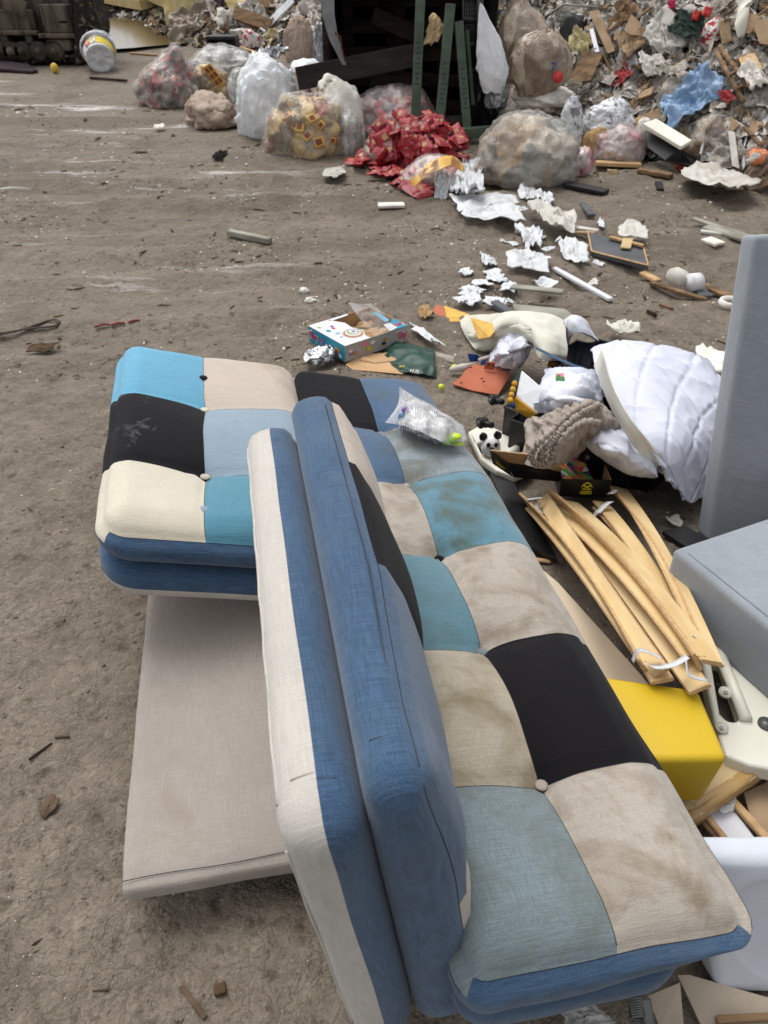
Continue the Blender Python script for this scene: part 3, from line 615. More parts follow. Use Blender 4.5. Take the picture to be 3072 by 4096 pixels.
# ------------------------------------------------------------ the patchwork sofa
SU = Vector((-.18657, .98244, 0)); SV = Vector((.98244, .18657, 0)); SROT = math.atan2(.18657, .98244)
def cushg(xs, ys, th, R_, r, puff=.028, pinch=.016, n=20, nz=6, flat_ends=(True, True, True, True), bulge=.012, split=None, topmat=None, side=0, bot=0, wrap=0.0):
    """an upholstered slab: x over xs, y over ys, z 0..th, patches meeting at pinched seams on its top"""
    def div(b, n):
        o = []
        for i in range(len(b) - 1): o += [b[i] + (b[i + 1] - b[i]) * k / n for k in range(n)]
        return o + [b[-1]]
    X, Y = div(xs, n), div(ys, n); Z = [th * k / nz for k in range(nz + 1)]
    if wrap: Z = sorted(set(Z + [th - wrap]))
    if split is not None: Z = sorted(set(Z + [split]))
    x0, x1, y0, y1 = xs[0], xs[-1], ys[0], ys[-1]; hx, hy = (x1 - x0) / 2, (y1 - y0) / 2; cx, cy = (x0 + x1) / 2, (y0 + y1) / 2
    idx = {}; V = []; F = []; mi = []
    def loc(b, v):
        for i in range(len(b) - 1):
            if v <= b[i + 1] + 1e-9: return i, (v - b[i]) / (b[i + 1] - b[i])
        return len(b) - 2, 1.0
    def vert(x, y, z):
        key = (round(x, 6), round(y, 6), round(z, 6))
        if key in idx: return idx[key]
        ax, ay = x - cx, y - cy; dx, dy = abs(ax) - (hx - R_), abs(ay) - (hy - R_)
        e = min(hx - abs(ax), hy - abs(ay)); nx_, ny_ = (math.copysign(1, ax), 0) if hx - abs(ax) < hy - abs(ay) else (0, math.copysign(1, ay))
        px, py = ax, ay
        if dx > 0 and dy > 0:
            m = max(dx, dy); L = math.hypot(dx, dy); k = m / L
            px = math.copysign(hx - R_ + dx * k, ax); py = math.copysign(hy - R_ + dy * k, ay)
            nx_, ny_ = math.copysign(dx / L, ax), math.copysign(dy / L, ay)
        pz = z
        f = min(z, th - z); up = 1 if z > th / 2 else -1
        if e < r and f < r:
            a, b = r - e, r - f; m = max(a, b); L = math.hypot(a, b)
            if L > 0:
                k = m / L; px -= nx_ * (a - a * k); py -= ny_ * (a - a * k); pz = (th - r + b * k) if up > 0 else (r - b * k)
        if e < 1e-6:
            k = 1 - (2 * z / th - 1) ** 2; px += nx_ * bulge * k; py += ny_ * bulge * k
        if z > th - 1e-6 and e > 1e-6:
            i, s = loc(xs, x); j, t = loc(ys, y)
            def prof(s, i, b, lo, hi):
                if i == 0 and lo: s = .5 + s / 2 if len(b) > 2 else .5
                elif i == len(b) - 2 and hi: s = s / 2
                return abs(math.sin(math.pi * s)) ** .55
            A = prof(s, i, xs, flat_ends[0], flat_ends[1]); B = prof(t, j, ys, flat_ends[2], flat_ends[3])
            ed = min(1, e / .07) ** .8
            pz += (puff * (.15 + .42 * (A + B)) - pinch * (1 - A) * (1 - B) * 1.3) * ed
            for bx_ in xs[1:-1]:
                for by_ in ys[1:-1]:
                    dd = math.hypot(x - bx_, y - by_)
                    if dd < .16: pz += .005 * math.cos(8 * math.atan2(y - by_, x - bx_) + bx_ * 40 + by_ * 9) * min(1, dd / .03) * math.exp(-(dd / .06) ** 2)
        q = Vector((x * 7, y * 7, z * 9)); o = noise.noise(q) * .004
        V.append(Vector((px + cx + nx_ * o, py + cy + ny_ * o, pz + (o * .7 if z > th / 2 else 0)))); idx[key] = len(V) - 1; return len(V) - 1
    def quad(a, m, fl=False):
        F.append(a[::-1] if fl else a); mi.append(m)
    for i in range(len(X) - 1):
        for j in range(len(Y) - 1):
            c = [(X[i], Y[j]), (X[i + 1], Y[j]), (X[i + 1], Y[j + 1]), (X[i], Y[j + 1])]
            quad([vert(a, b, th) for a, b in c], topmat[i // n][j // n] if topmat else side)
            quad([vert(a, b, 0) for a, b in c], bot, True)
    for k in range(len(Z) - 1):
        sm = bot if split is not None and Z[k + 1] <= split + 1e-9 else side
        wr = wrap > 0 and Z[k] >= th - wrap - 1e-6
        tmx = lambda i, j: topmat[min(i // n, len(xs) - 2)][min(j // n, len(ys) - 2)] if wr else sm
        for i in range(len(X) - 1):
            quad([vert(X[i], y0, Z[k]), vert(X[i + 1], y0, Z[k]), vert(X[i + 1], y0, Z[k + 1]), vert(X[i], y0, Z[k + 1])], sm)
            quad([vert(X[i], y1, Z[k]), vert(X[i + 1], y1, Z[k]), vert(X[i + 1], y1, Z[k + 1]), vert(X[i], y1, Z[k + 1])], tmx(i, 10 ** 6), True)
        for j in range(len(Y) - 1):
            quad([vert(x0, Y[j], Z[k]), vert(x0, Y[j + 1], Z[k]), vert(x0, Y[j + 1], Z[k + 1]), vert(x0, Y[j], Z[k + 1])], tmx(0, j), True)
            quad([vert(x1, Y[j], Z[k]), vert(x1, Y[j + 1], Z[k]), vert(x1, Y[j + 1], Z[k + 1]), vert(x1, Y[j], Z[k + 1])], tmx(10 ** 6, j) )
    LN = []
    if topmat:
        for bx_ in xs[1:-1]: LN.append([vert(bx_, y, th) for y in Y])
        for by_ in ys[1:-1]: LN.append([vert(x, by_, th) for x in X])
        LN.append([vert(x, y0, th) for x in X]); zz = th - wrap if wrap else th
        LN.append([vert(x1, y, zz) for y in Y ]); LN.append([vert(x0, y, zz) for y in Y]); LN.append([vert(x, y1, zz) for x in X])
    global LINES
    LINES = LN
    return V, F, mi
LINES = []
sofa = thing('sofa_bed', 'long patchwork sofa bed in blue, black and beige with half its back upright', 'sofa bed', (0, 0, 0), SROT)
FM = ['blue_denim', 'linen', 'light_blue', 'pale_beige', 'charcoal', 'charcoal_chalky', 'grey_blue', 'ivory', 'teal', 'teal_stained', 'teal_dusty', 'grey_stained', 'beige_stained', 'taupe_stained', 'sage_grey', 'dusty_denim']
fi = {k: i for i, k in enumerate(FM)}
def cush(name, par, mt, **kw):
    tm = kw.pop('tm', None)
    V, F, mi = cushg(topmat=[[fi[k] for k in c] for c in tm] if tm else None, **kw)
    V = [mt(v) for v in V]; L = LINES; ob = part(name, V, F, FM, par, mi, True, True)
    for k, l in enumerate(L):
        pts = [V[i] for i in l]; pts = pts[1:-1] if len(pts) > 4 else pts
        g = tubeg(pts, .0008, 5); part('seam', g[0], g[1], 'seam_thread', ob, None, True, True)
    return ob
def button(par, p, n, m, r=.0115):
    bm = bmesh.new(); bmesh.ops.create_uvsphere(bm, u_segments=14, v_segments=9, radius=r)
    for v in bm.verts: v.co.z *= .34
    g = bmgeo(bm); b = basis(n); b.translation = Vector(p); g = xf(g, b)
    return part('button', g[0], g[1], m, par, None, True, True)
# seat, two layers thick
def seat_t(v):
    q = Vector(v); q.x += .058 * max(0, 1 - (q.x - .13) / .22) * min(1, max(0, (1.5 - q.y) / .15)); q.x += .03 * (1.2 - q.y) * max(0, 1 - abs(q.x - .37) / .25) + .012 * max(0, 1.4 - q.y) * max(0, (q.x - .3) / .33); q.z += .275
    q.z += .012 * math.sin(q.y * 2) - .17 * max(0, q.x - .13) * min(1, max(0, (q.y - 1.7) / .6)) + .012 * min(1, max(0, (q.y - 1.7) / .6)) - max(0, q.x - .47) * .10 * (1 + max(0, .9 - q.y) * 1.0) + .072 * min(1, max(0, (v[0] - .36) / .22)) * min(1, max(0, (.8 - v[1]) / .3)) * max(0, 1 - v[2] / .092); return q
ROW = [.42, .71, 1.03, 1.35, 1.685, 2.02, 2.43]
seat = cush('seat_cushion', sofa, seat_t, xs=[.13, .395, .628], ys=ROW, th=.092, R_=.045, r=.034, wrap=.034, puff=.046, pinch=.028,
    tm=[['sage_grey', 'taupe_stained', 'teal_dusty', 'beige_stained', 'dusty_denim', 'charcoal'], ['beige_stained', 'charcoal', 'beige_stained', 'teal_stained', 'grey_stained', 'dusty_denim']])
for yb, m in zip(ROW[1:-1], ['taupe_jersey', 'sage_grey', 'charcoal', 'taupe_jersey', 'grey_stained']):
    button(seat, seat_t((.395, yb, .092 - .013)), (0, 0, 1), m)
cush('seat_underlayer', sofa, lambda v: Vector((v.x + .062 * max(0, 1 - (v.x - .13) / .25) * min(1, max(0, (1.5 - v.y) / .15)), v.y, v.z + .185)), xs=[.13, .572], ys=[.435, 2.36], th=.098, R_=.08, r=.03, n=24)
g = boxg(.36, 1.7, .06, .01); part('base_frame', [Vector((v.x + .34, v.y + 1.42, v.z + .152)) for v in g[0]], g[1], 'near_black', sofa, None, False, True)
for lx in (.19, .48):
    for ly in (.66, 2.2):
        g = boxg(.05, .05, .13, .005); part('leg', [Vector((v.x + lx, v.y + ly, v.z + .06)) for v in g[0]], g[1], 'dark_timber', sofa, None, False, True)
# upright half of the back: front layer and rear layer
LA = math.radians(7.2)
def up_t(o, wv, nv):
    return lambda v: Vector((o[0] - v.x * wv[0] + v.z * nv[0], v.y, o[1] - v.x * wv[1] + v.z * nv[1]))
wv = (-math.sin(LA), math.cos(LA)); nv = (math.cos(LA), math.sin(LA)); O = (.148, .125)
UR = [.485, .87, 1.17, 1.435]
def fb_t(v):
    s = min(1, max(0, (v[0] + .645) / .26)); s = s * s * (3 - 2 * s); q = Vector(v); q.z *= (.80 + .28 * s) * (1 + .27 * min(1, max(0, (q.y - .60) / .25))); return up_t(O, wv, nv)(q)
fb = cush('upright_back_cushion', sofa, fb_t, xs=[-.645, -.33, 0], ys=UR, th=.092, R_=.030, r=.020, puff=.030, pinch=.018,
    tm=[['blue_denim', 'charcoal', 'pale_beige'], ['pale_beige', 'grey_blue', 'teal']])
O2 = (O[0] - nv[0] * .106, O[1] - nv[1] * .106)
cush('upright_back_panel', sofa, up_t(O2, wv, nv), xs=[-.605, 0], ys=[.487, 1.405], th=.104, R_=.028, r=.020, puff=.004, n=26, split=.056, bot=fi['linen'], bulge=.016)
# welt along the beige backing, and the seams round the upright corners
def seam(par, pts, r, m): 
    g = tubeg(pts, r, 6); part('piping', g[0], g[1], m, par, None, True, True)
def updir(x, y, z, o=O): return Vector((o[0] - x * wv[0] + z * nv[0], y, o[1] - x * wv[1] + z * nv[1]))
bp = sofa.children[-1]
seam(bp, [updir(-.598, .53 + .83 * k / 20, .0055 + .0012 * math.sin(k * 1.9), O2) for k in range(21)], .0028, 'linen')
seam(bp, [updir(-.56 + .52 * k / 16, .493, .0055 + .001 * math.sin(k), O2) for k in range(17)], .0026, 'linen')
seam(bp, [updir(-.6055 - .016 * (1 - (2 * z / .104 - 1) ** 2), .545 - z * .15, z, O2) for z in (.058, .064, .070, .076, .080)], .0014, 'navy_lining'); seam(bp, [updir(-.6055 - .016 * (1 - (2 * z / .104 - 1) ** 2), .545, z, O2) for z in (.026, .036, .046, .055)], .0013, 'taupe_jersey')
seam(fb, [updir(-.6455 - .012 * (1 - (2 * z / .092 - 1) ** 2), .545, z * .80) for z in (.026, .034, .042, .05, .058, .064)], .0014, 'navy_lining')
seam(fb, [updir(-.6455 - .0075, .54 + .84 * k / 16, .072 * .80 * (1 + .27 * min(1, max(0, (.54 + .84 * k / 16 - .60) / .25)))) for k in range(17)], .0012, 'navy_lining')
# reclined half of the back, tilted up towards its outer edge
TA = math.radians(13.2)
def rc_t(dz):
    c, s = math.cos(TA), math.sin(TA)
    def f(v):
        v = Vector(v); v.x += (.03 - (v.y - 1.43) * .035) * max(0, min(1, (-.1 - v.x) / .3)); x, z = v.x - .125, v.z + dz
        return Vector((.125 + x * c + z * s * .0, v.y, .375 - x * s + z * c))
    return f
CR = [1.425, 1.72, 2.10, 2.47]
rc = cush('reclined_back_cushion', sofa, rc_t(-.098), xs=[-.432, -.165, .150], ys=CR, th=.088, R_=.075, r=.036, wrap=.034, puff=.044, pinch=.026,
    tm=[['ivory', 'charcoal_chalky', 'light_blue'], ['teal', 'grey_blue', 'pale_beige']])
for yb, m in ((1.53, 'grey_blue'), (1.72, 'pale_beige'), (1.90, 'blue_denim'), (2.10, 'ivory'), (2.27, 'charcoal')):
    button(rc, rc_t(-.098)((-.165, yb, .088 + (-.008 if m in ('pale_beige', 'ivory') else .020))), (.2, 0, 1), m, .0135)
cush('reclined_back_panel', sofa, rc_t(-.21), xs=[-.44, .13], ys=[1.43, 2.45], th=.110, R_=.08, r=.036, puff=.004, n=24, split=.048, bot=fi['panel_beige'] if 'panel_beige' in fi else fi['linen'], bulge=.016)
# beige panel in front of it
dp = thing('upholstered_board', 'flat beige linen covered panel lying low beside the sofa bed', 'panel', (0, 0, 0), SROT)
V, F, mi = cushg([-.345, .10], [.79, 2.25], .05, .012, .014, puff=.002, n=24, bulge=.003)
part('padded_slab', [Vector((v.x, v.y, v.z + .085)) for v in V], F, 'panel_linen', dp, None, True, True)
g = tubeg([(-.34 + .42 * k / 10, .806 + .002 * math.sin(k), .1365) for k in range(11)], .0009, 6); part('seam', g[0], g[1], 'seam_thread', dp, None, True, True)
for lx in (-.22, .05):
    for ly in (1.0, 2.05):
        g = boxg(.05, .05, .1, .004); part('foot', [Vector((v.x + lx, v.y + ly, v.z + .045)) for v in g[0]], g[1], 'dark_timber', dp, None, False, True)
#@@NEAR
# ------------------------------------------------------------ things round the sofa, right side
sp = thing('tall_headboard', 'tall grey felt headboard standing upright at the edge of the yard', 'headboard', (1.05, 1.95, 0))
g = boxg(1.3, .085, .93, .016, 3); m = Matrix.Translation(Vector((1.685, 2.11, .45))) @ Matrix.Rotation(math.radians(4), 4, 'Z') @ Matrix.Rotation(math.radians(-14), 4, 'X')
V, F = xf(g, m); part('padded_board', V, F, 'grey_felt', sp)
# grey ottoman
ot = thing('ottoman', 'low grey felt ottoman block lying in front of the tall headboard', 'ottoman', (1.0, 1.3, .05))
a = Vector((.742, 1.512, .30)); ed = (Vector((.874, 1.224, .30)) - a).normalized(); br = Vector((-ed.y, ed.x, 0)) * -1
if br.x < 0: br = -br
g = boxg(.9, .8, .185, .018, 3); m = frame3(a + ed * .40 + Vector((-ed.y, ed.x, 0)) * .45 + Vector((0, 0, -.0925)), (-ed.y, ed.x, 0), -ed)
V, F = xf(g, m); part('padded_block', V, F, 'grey_felt', ot)
g = tubeg([a + ed * t + Vector((-ed.y, ed.x, 0)) * .022 + Vector((0, 0, .0015)) for t in (.03, .2, .5, .78)], .0016, 6); part('seam', g[0], g[1], 'grey_felt', ot)
# yellow tub, upside down
yb = thing('storage_tub', 'bright yellow plastic tub turned upside down against the sofa seat', 'tub', (.57, 1.0, .1))
A, B, Cc, D = W(2405, 2697, .27), W(2797, 2752, .27), W(2920, 3035, .27), W(2560, 3042, .27)
cen = (A + B + Cc + D) / 4
bm = bmesh.new(); top = [bm.verts.new(p) for p in (A, B, Cc, D)]; bot = [bm.verts.new(cen + (p - cen) * .90 + Vector((0, 0, -.16))) for p in (A, B, Cc, D)]
bm.faces.new(top); bm.faces.new(bot[::-1])
for i in range(4): bm.faces.new([top[i], bot[i], bot[(i + 1) % 4], top[(i + 1) % 4]])
bmesh.ops.recalc_face_normals(bm, faces=bm.faces[:]); bmesh.ops.bevel(bm, geom=bm.edges[:], offset=.016, segments=4, affect='EDGES', profile=.5)
g = bmgeo(bm); part('tub_shell', g[0], g[1], 'yellow_plastic', yb)
# slat rolls
def slat_roll(label, specs, ribbons):
    base = W(*specs[0][0]); t = thing('bed_slat_roll', label, 'bed slats', (base.x, base.y, 0), 0, 'rolls of bent birch bed slats')
    for (a, b, roll, wd) in specs:
        pa, pb = W(*a), W(*b); d = pb - pa; L = d.length; x = d / L; n = 18; V, F = [], []
        y = x.cross(Vector((0, 0, 1))).normalized(); z = y.cross(x); q = math.radians(roll); y, z = y * math.cos(q) + z * math.sin(q), z * math.cos(q) - y * math.sin(q)
        th = .0085; bowh = .024 * L; pr = [(-wd / 2, 0), (-wd / 2 + .003, th / 2), (wd / 2 - .003, th / 2), (wd / 2, 0), (wd / 2 - .003, -th / 2), (-wd / 2 + .003, -th / 2)]
        for i in range(n + 1):
            s = i / n; c = pa + d * s + z * bowh * (1 - (2 * s - 1) ** 2)
            for (u, v) in pr: V.append(c + y * u + z * v)
        mi = []
        for i in range(n):
            for k in range(6):
                F.append([i * 6 + k, i * 6 + (k + 1) % 6, (i + 1) * 6 + (k + 1) % 6, (i + 1) * 6 + k]); mi.append(0 if k in (1, 4) else 1)
        F += [list(range(6))[::-1], [n * 6 + k for k in range(6)]]; mi += [1, 1]
        part('slat', V, F, ['birch', 'ply_edge'], t, mi, False)
    for pts in ribbons:
        ps = [W(*p) for p in pts]; pp = [cr(ps, i / 24) for i in range(25)]
        d = (ps[-1] - ps[0]).normalized(); ac = d.cross(Vector((0, 0, 1)))
        V, F = ribbong(pp, .024, ac + Vector((0, 0, .5))); solid(part('ribbon', V, F, 'ribbon', t), .0015)
    return t
slat_roll('left roll of bent birch slats resting on the yellow tub', [
    ((2092, 1990, .05), (2590, 2690, .285), 50, .05), ((2130, 2030, .035), (2650, 2725, .292), -8, .052), ((2172, 1990, .06), (2640, 2700, .30), -42, .05),
    ((2215, 2030, .05), (2775, 2630, .315), 6, .056), ((2205, 1975, .09), (2790, 2650, .325), 62, .05), ((2255, 2045, .03), (2800, 2760, .295), -24, .05),
    ((2285, 2010, .07), (2845, 2650, .31), 14, .052)],
    [[(2108, 1998, .10), (2140, 1994, .11), (2168, 1990, .11)], [(2150, 2010, .09), (2156, 2042, .085), (2190, 2058, .08)],
     [(2530, 2645, .31), (2560, 2600, .335), (2642, 2630, .33)], [(2585, 2650, .325), (2620, 2668, .32), (2690, 2660, .335), (2750, 2626, .345)], [(2745, 2640, .35), (2760, 2700, .335), (2830, 2722, .32)]])
slat_roll('right roll of bent birch slats half hidden behind the crossing left roll', [
    ((2400, 2010, .06), (2760, 2560, .24), 8, .055), ((2390, 2045, .05), (2735, 2570, .225), 40, .05), ((2450, 1960, .07), (2800, 2545, .25), 55, .05),
    ((2480, 1955, .06), (2850, 2655, .275), 12, .054), ((2330, 2060, .03), (2720, 2560, .21), -12, .05)],
    [[(2390, 2052, .10), (2420, 2020, .115), (2442, 2006, .115)], [(2350, 2070, .07), (2375, 2062, .07), (2395, 2040, .09)], [(2735, 2590, .30), (2765, 2618, .30), (2790, 2610, .30)], [(2440, 1975, .12), (2452, 1968, .12), (2458, 1960, .12)], [(2775, 2540, .30), (2800, 2560, .29), (2805, 2585, .28)]])
# boards lying between the sofa and the slats
g = slab([W(1960, 1880, .03), W(2060, 1930, .03), W(2232, 2235, .03), W(2080, 2170, .03)], .018); one('glossy_black_board', 'glossy black panel lying between the sofa seat and the slats', 'panel', g[0], g[1], 'black_board', None, None, False)
one('lath', 'short pale lath under the end of the glossy black panel', 'wood strip', *(lambda q: (q[0], q[1]))(slab([W(2130, 2226, .01), W(2205, 2236, .01), W(2205, 2250, .01), W(2132, 2240, .01)], .008)), 'pine', None, None, False)
g = slab([W(2128, 2240, .06), W(2236, 2330, .06), W(2560, 2690, .06), W(2600, 2740, .06), W(2380, 2740, .06), W(2230, 2480, .06)], .016); one('cream_board', 'smooth cream panel lying under the birch slats beside the sofa', 'panel', g[0], g[1], 'cream_board', None, None, False)
g = slab([W(2650, 2120, .03), W(2740, 2100, .03), W(2890, 2180, .03), W(2770, 2200, .03)], .02); one('black_board', 'small matt black board lying at the foot of the tall headboard', 'board', g[0], g[1], 'black_plastic', None, None, False)
rag('paper_scrap', 'crumpled cream paper scrap beside the small black board', 'paper', 2700, 2098, 70, 40, .02, 5, 'dirty_white', hit=G, rings=6)
# moulded cream plastic leg frame under the ottoman
def frame_plate(name, label, outer, hole, z, th, caps=(), bars=(), lugs=()):
    t = thing(name, label, 'plastic stand', tuple(W(*outer[0], z)))
    bm = bmesh.new(); o = [bm.verts.new(W(*p, z)) for p in outer]; h = [bm.verts.new(W(*p, z)) for p in hole]
    eo = [bm.edges.new((o[i], o[(i + 1) % len(o)])) for i in range(len(o))]; eh = [bm.edges.new((h[i], h[(i + 1) % len(h)])) for i in range(len(h))]
    bmesh.ops.triangle_fill(bm, use_beauty=True, edges=eo + eh); bmesh.ops.recalc_face_normals(bm, faces=bm.faces[:])
    if bm.faces[0].normal.z < 0: bmesh.ops.reverse_faces(bm, faces=bm.faces[:])
    r = bmesh.ops.extrude_face_region(bm, geom=bm.faces[:])
    for v in [x for x in r['geom'] if isinstance(x, bmesh.types.BMVert)]: v.co.z -= th
    bmesh.ops.recalc_face_normals(bm, faces=bm.faces[:])
    ob = part('moulded_plate', *bmgeo(bm), 'cream_plastic', t, None, False)
    b = ob.modifiers.new('round', 'BEVEL'); b.width = .009; b.segments = 3; b.limit_method = 'ANGLE'; b.angle_limit = .8
    for (p, r, hh) in caps: part('cap', *cylg(W(*p, z + .004), (0, 0, 1), r, hh, 28, .003), 'grey_metal', t)
    for (p, q, r) in bars: part('crossbar', *tubeg([W(*p, z + .006), W(*q, z + .006)], r, 12), 'cream_plastic', t)
    for (p, r) in lugs:
        g = cylg(W(*p, z + .006), (0, 0, 1), r, .014, 20, .003); lg = part('lug', *g, 'cream_plastic', t); part('bolt_hole', *cylg(W(*p, z + .014), (0, 0, 1), r * .35, .004, 16), 'grey_print', lg)
    return t
frame_plate('folding_table', 'moulded cream plastic table leg frame under the grey ottoman', [(2790, 2560), (2835, 2545), (3130, 2840), (3140, 3085), (3000, 3060), (2900, 3020), (2860, 2890)], [(2845, 2640), (2885, 2640), (2965, 2865), (2945, 2885), (2910, 2880), (2880, 2850)], .12, .045,
    caps=[((3065, 2895), .018, .012)], bars=[((2872, 2600), (2985, 2880), .014)], lugs=[((2903, 2770), .016), ((2887, 2912), .014)])
frame_plate('plastic_stand', 'white moulded plastic frame with a round cornered opening under the suitcase', [(1872, 1725), (1935, 1690), (2110, 1770), (2150, 1800), (2120, 1880), (2060, 1905), (1985, 1880), (1925, 1835)], [(1905, 1775), (1940, 1760), (1975, 1775), (1965, 1800), (1925, 1812)], .05, .03, bars=[((2010, 1830), (2090, 1780), .016)])
# panda toy
c = W(1965, 1772, .10); t = thing('plush_panda', 'head of a black and white plush panda peeping out by the suitcase wheel', 'plush toy', tuple(c - Vector((0, 0, .05))))
g = blobg(c - Vector((0, 0, .045)), .036, .034, .035, 3, .05, .02, .02, 4, .1); part('head', *g, 'panda_white', t)
for dx, dz in ((-.030, .040), (.022, .046)): part('ear', *blobg(c + Vector((dx, .006, dz - .03)), .015, .010, .015, 4, .05, .02, .02, 3), 'black_bag', t)
for dx in (-.014, .014):
    g = ico(2); part('eye_patch', [c + Vector((v.x * .008 + dx, -.028 + v.y * .006, v.z * .010 + .008)) for v in g[0]], g[1], 'black_plastic', t)
g = ico(2); part('nose', [c + Vector((v.x * .008 - .002, -.034 + v.y * .006, v.z * .006 - .004)) for v in g[0]], g[1], 'black_plastic', t)
# the open suitcase: two shells side by side
t = thing('suitcase', 'open black hard shell suitcase spilling white clothes', 'suitcase', (.75, 2.45, 0))
ax = (W(2700, 1940, .1) - W(1985, 1680, .1)); ax.z = 0; LX = ax.length; ax.normalize(); ay = Vector((-ax.y, ax.x, 0))
def shell(o, lx, ly, hh, mo, mi_):
    bm = bmesh.new(); bmesh.ops.create_cube(bm, size=1)
    for v in bm.verts: v.co = Vector((v.co.x * lx, v.co.y * ly, v.co.z * hh))
    bmesh.ops.bevel(bm, geom=[e for e in bm.edges if abs(e.verts[0].co.z - e.verts[1].co.z) > .01], offset=.07, segments=5, affect='EDGES')
    bmesh.ops.bevel(bm, geom=[e for e in bm.edges if e.verts[0].co.z < -hh * .4 and e.verts[1].co.z < -hh * .4], offset=.04, segments=3, affect='EDGES')
    bmesh.ops.delete(bm, geom=[f for f in bm.faces if f.normal.z > .9], context='FACES')
    g = bmgeo(bm); fr = frame3(o, ax, ay); out = xf(g, fr); inn = ([fr @ Vector((v.x * .975, v.y * .965, v.z * .94 + .004)) for v in g[0]], [f[::-1] for f in g[1]])
    s = part('shell', *out, mo, t); part('lining', *inn, mi_, s)
    rim = [fr @ Vector(v) for v in g[0] if v.z > hh * .49]; cc = sum(rim, Vector()) / len(rim)
    rim.sort(key=lambda p: math.atan2((p - cc).dot(ay), (p - cc).dot(ax))); q = tubeg(rim + rim[:1], .006, 6); part('zip_rim', *q, 'black_plastic', s)
    return fr
o1 = W(1990, 1690, .11) + ax * LX * .44 + ay * .16; o1.z = .085
f1 = shell(o1, LX * .86, .40, .16, 'black_plastic', 'navy_lining')
o2 = o1 + ay * .42 - ax * .10; o2.z = .12
f2 = shell(o2, LX * .74, .38, .16, 'black_plastic', 'navy_lining')
for px, py, z in ((1930, 1692, .13), (1975, 1600, .10)):
    c = W(px, py, z); wg = join(cylg(c + Vector((-.008, 0, 0)), (1, .5, 0), .022, .012, 24, .002), cylg(c + Vector((.010, .006, 0)), (1, .5, 0), .022, .012, 24, .002)); wh = part('wheel', *wg, 'black_plastic', t)
    part('hub', *cylg(c + Vector((-.016, -.006, 0)), (1, .5, 0), .011, .004, 18), 'grey_metal', wh); part('axle_arm', *tubeg([c, c + ax * .045 + Vector((0, 0, .005))], .012, 8), 'black_plastic', wh)
part('strap', *ribbong([W(2140, 1390, .32), W(2200, 1420, .30), W(2290, 1460, .27), W(2350, 1480, .25)], .018, (.2, 1, .3)), 'blue_denim', t)
part('lock', *cylg(W(2350, 1830, .14), (-.3, -1, .3), .010, .006, 16), 'grey_metal', t)
# things in the suitcase
bx = thing('toy_carton', 'white carton with orange and dark printed sides wedged in the suitcase', 'box', tuple(W(2100, 1640, .12)))
c4 = [W(2078, 1475, .30), W(2168, 1548, .28), W(2120, 1665, .24), W(2040, 1620, .25)]
g = slab([W(2085, 1480, .32), W(2172, 1555, .30), W(2150, 1655, .23), W(2062, 1585, .25)], .012); part('lid_panel', *g, 'white_print', bx, None, False)
g = slab([W(2083, 1481, .318), W(2060, 1586, .25), W(2030, 1630, .20), W(2052, 1520, .26)], .01); part('spine_panel', *g, 'dark_green_cloth', bx, None, False)
for px, py, z in ((2058, 1535, .283), (2051, 1558, .27), (2045, 1580, .258), (2041, 1602, .242)):
    p = W(px, py, z); part('printed_shape', *cylg(p, (-.75, -.55, .35), .012, .006, 10), 'mustard', bx)
g = slab([W(2060, 1587, .25), W(2148, 1655, .23), W(2120, 1680, .18), W(2034, 1628, .20)], .01); part('front_panel', *g, 'mustard', bx, None, False)
p = W(2055, 1622, .215); part('printed_shape', *cylg(p, (-.1, -1, .5), .012, .012, 10), 'blue_card', bx)
def bundle(name, label, cat, pts, mat, amp=.02, f=9, seed=1, nu=60, nv=60, th=.004, st=(1, 1, 1), group=None, back=True):
    ct = [[W(*p) for p in row] for row in pts]
    def dsp(u, v, p):
        e = min(u, 1 - u, v, 1 - v); k = min(1, e * 6)
        return amp * (fold(p, f, seed, st) * .7 + fold(p, f * 2.3, seed + 2, st) * .35) * (.35 + .65 * k)
    V, F = patchg(ct, nu, nv, dsp); return solid(one(name, label, cat, V, F, mat, group), th)
bundle('white_sheet', 'crumpled white sheet heaped in the middle of the open suitcase', 'sheet', [
    [(2180, 1480, .22), (2230, 1470, .26), (2300, 1475, .27), (2380, 1480, .24)], [(2170, 1530, .26), (2240, 1520, .34), (2330, 1525, .35), (2410, 1540, .27)],
    [(2140, 1590, .26), (2220, 1590, .36), (2320, 1590, .36), (2410, 1600, .28)], [(2130, 1630, .22), (2200, 1660, .24), (2300, 1650, .25), (2400, 1660, .22)]], 'white_cotton', .024, 5, 3, st=(1, 2.4, 1))
bundle('white_pillowcase', 'smooth white pillowcase hanging over the near rim of the suitcase', 'pillowcase', [
    [(2330, 1720, .24), (2420, 1700, .27), (2500, 1720, .26), (2560, 1750, .24)], [(2345, 1780, .22), (2430, 1770, .29), (2520, 1790, .28), (2600, 1830, .24)], [(2390, 1820, .19), (2470, 1840, .23), (2550, 1870, .22), (2630, 1905, .19)], [(2420, 1835, .15), (2500, 1885, .16), (2560, 1905, .16), (2620, 1912, .16)]], 'white_cotton', .014, 4, 8, st=(2.2, 1, 1))
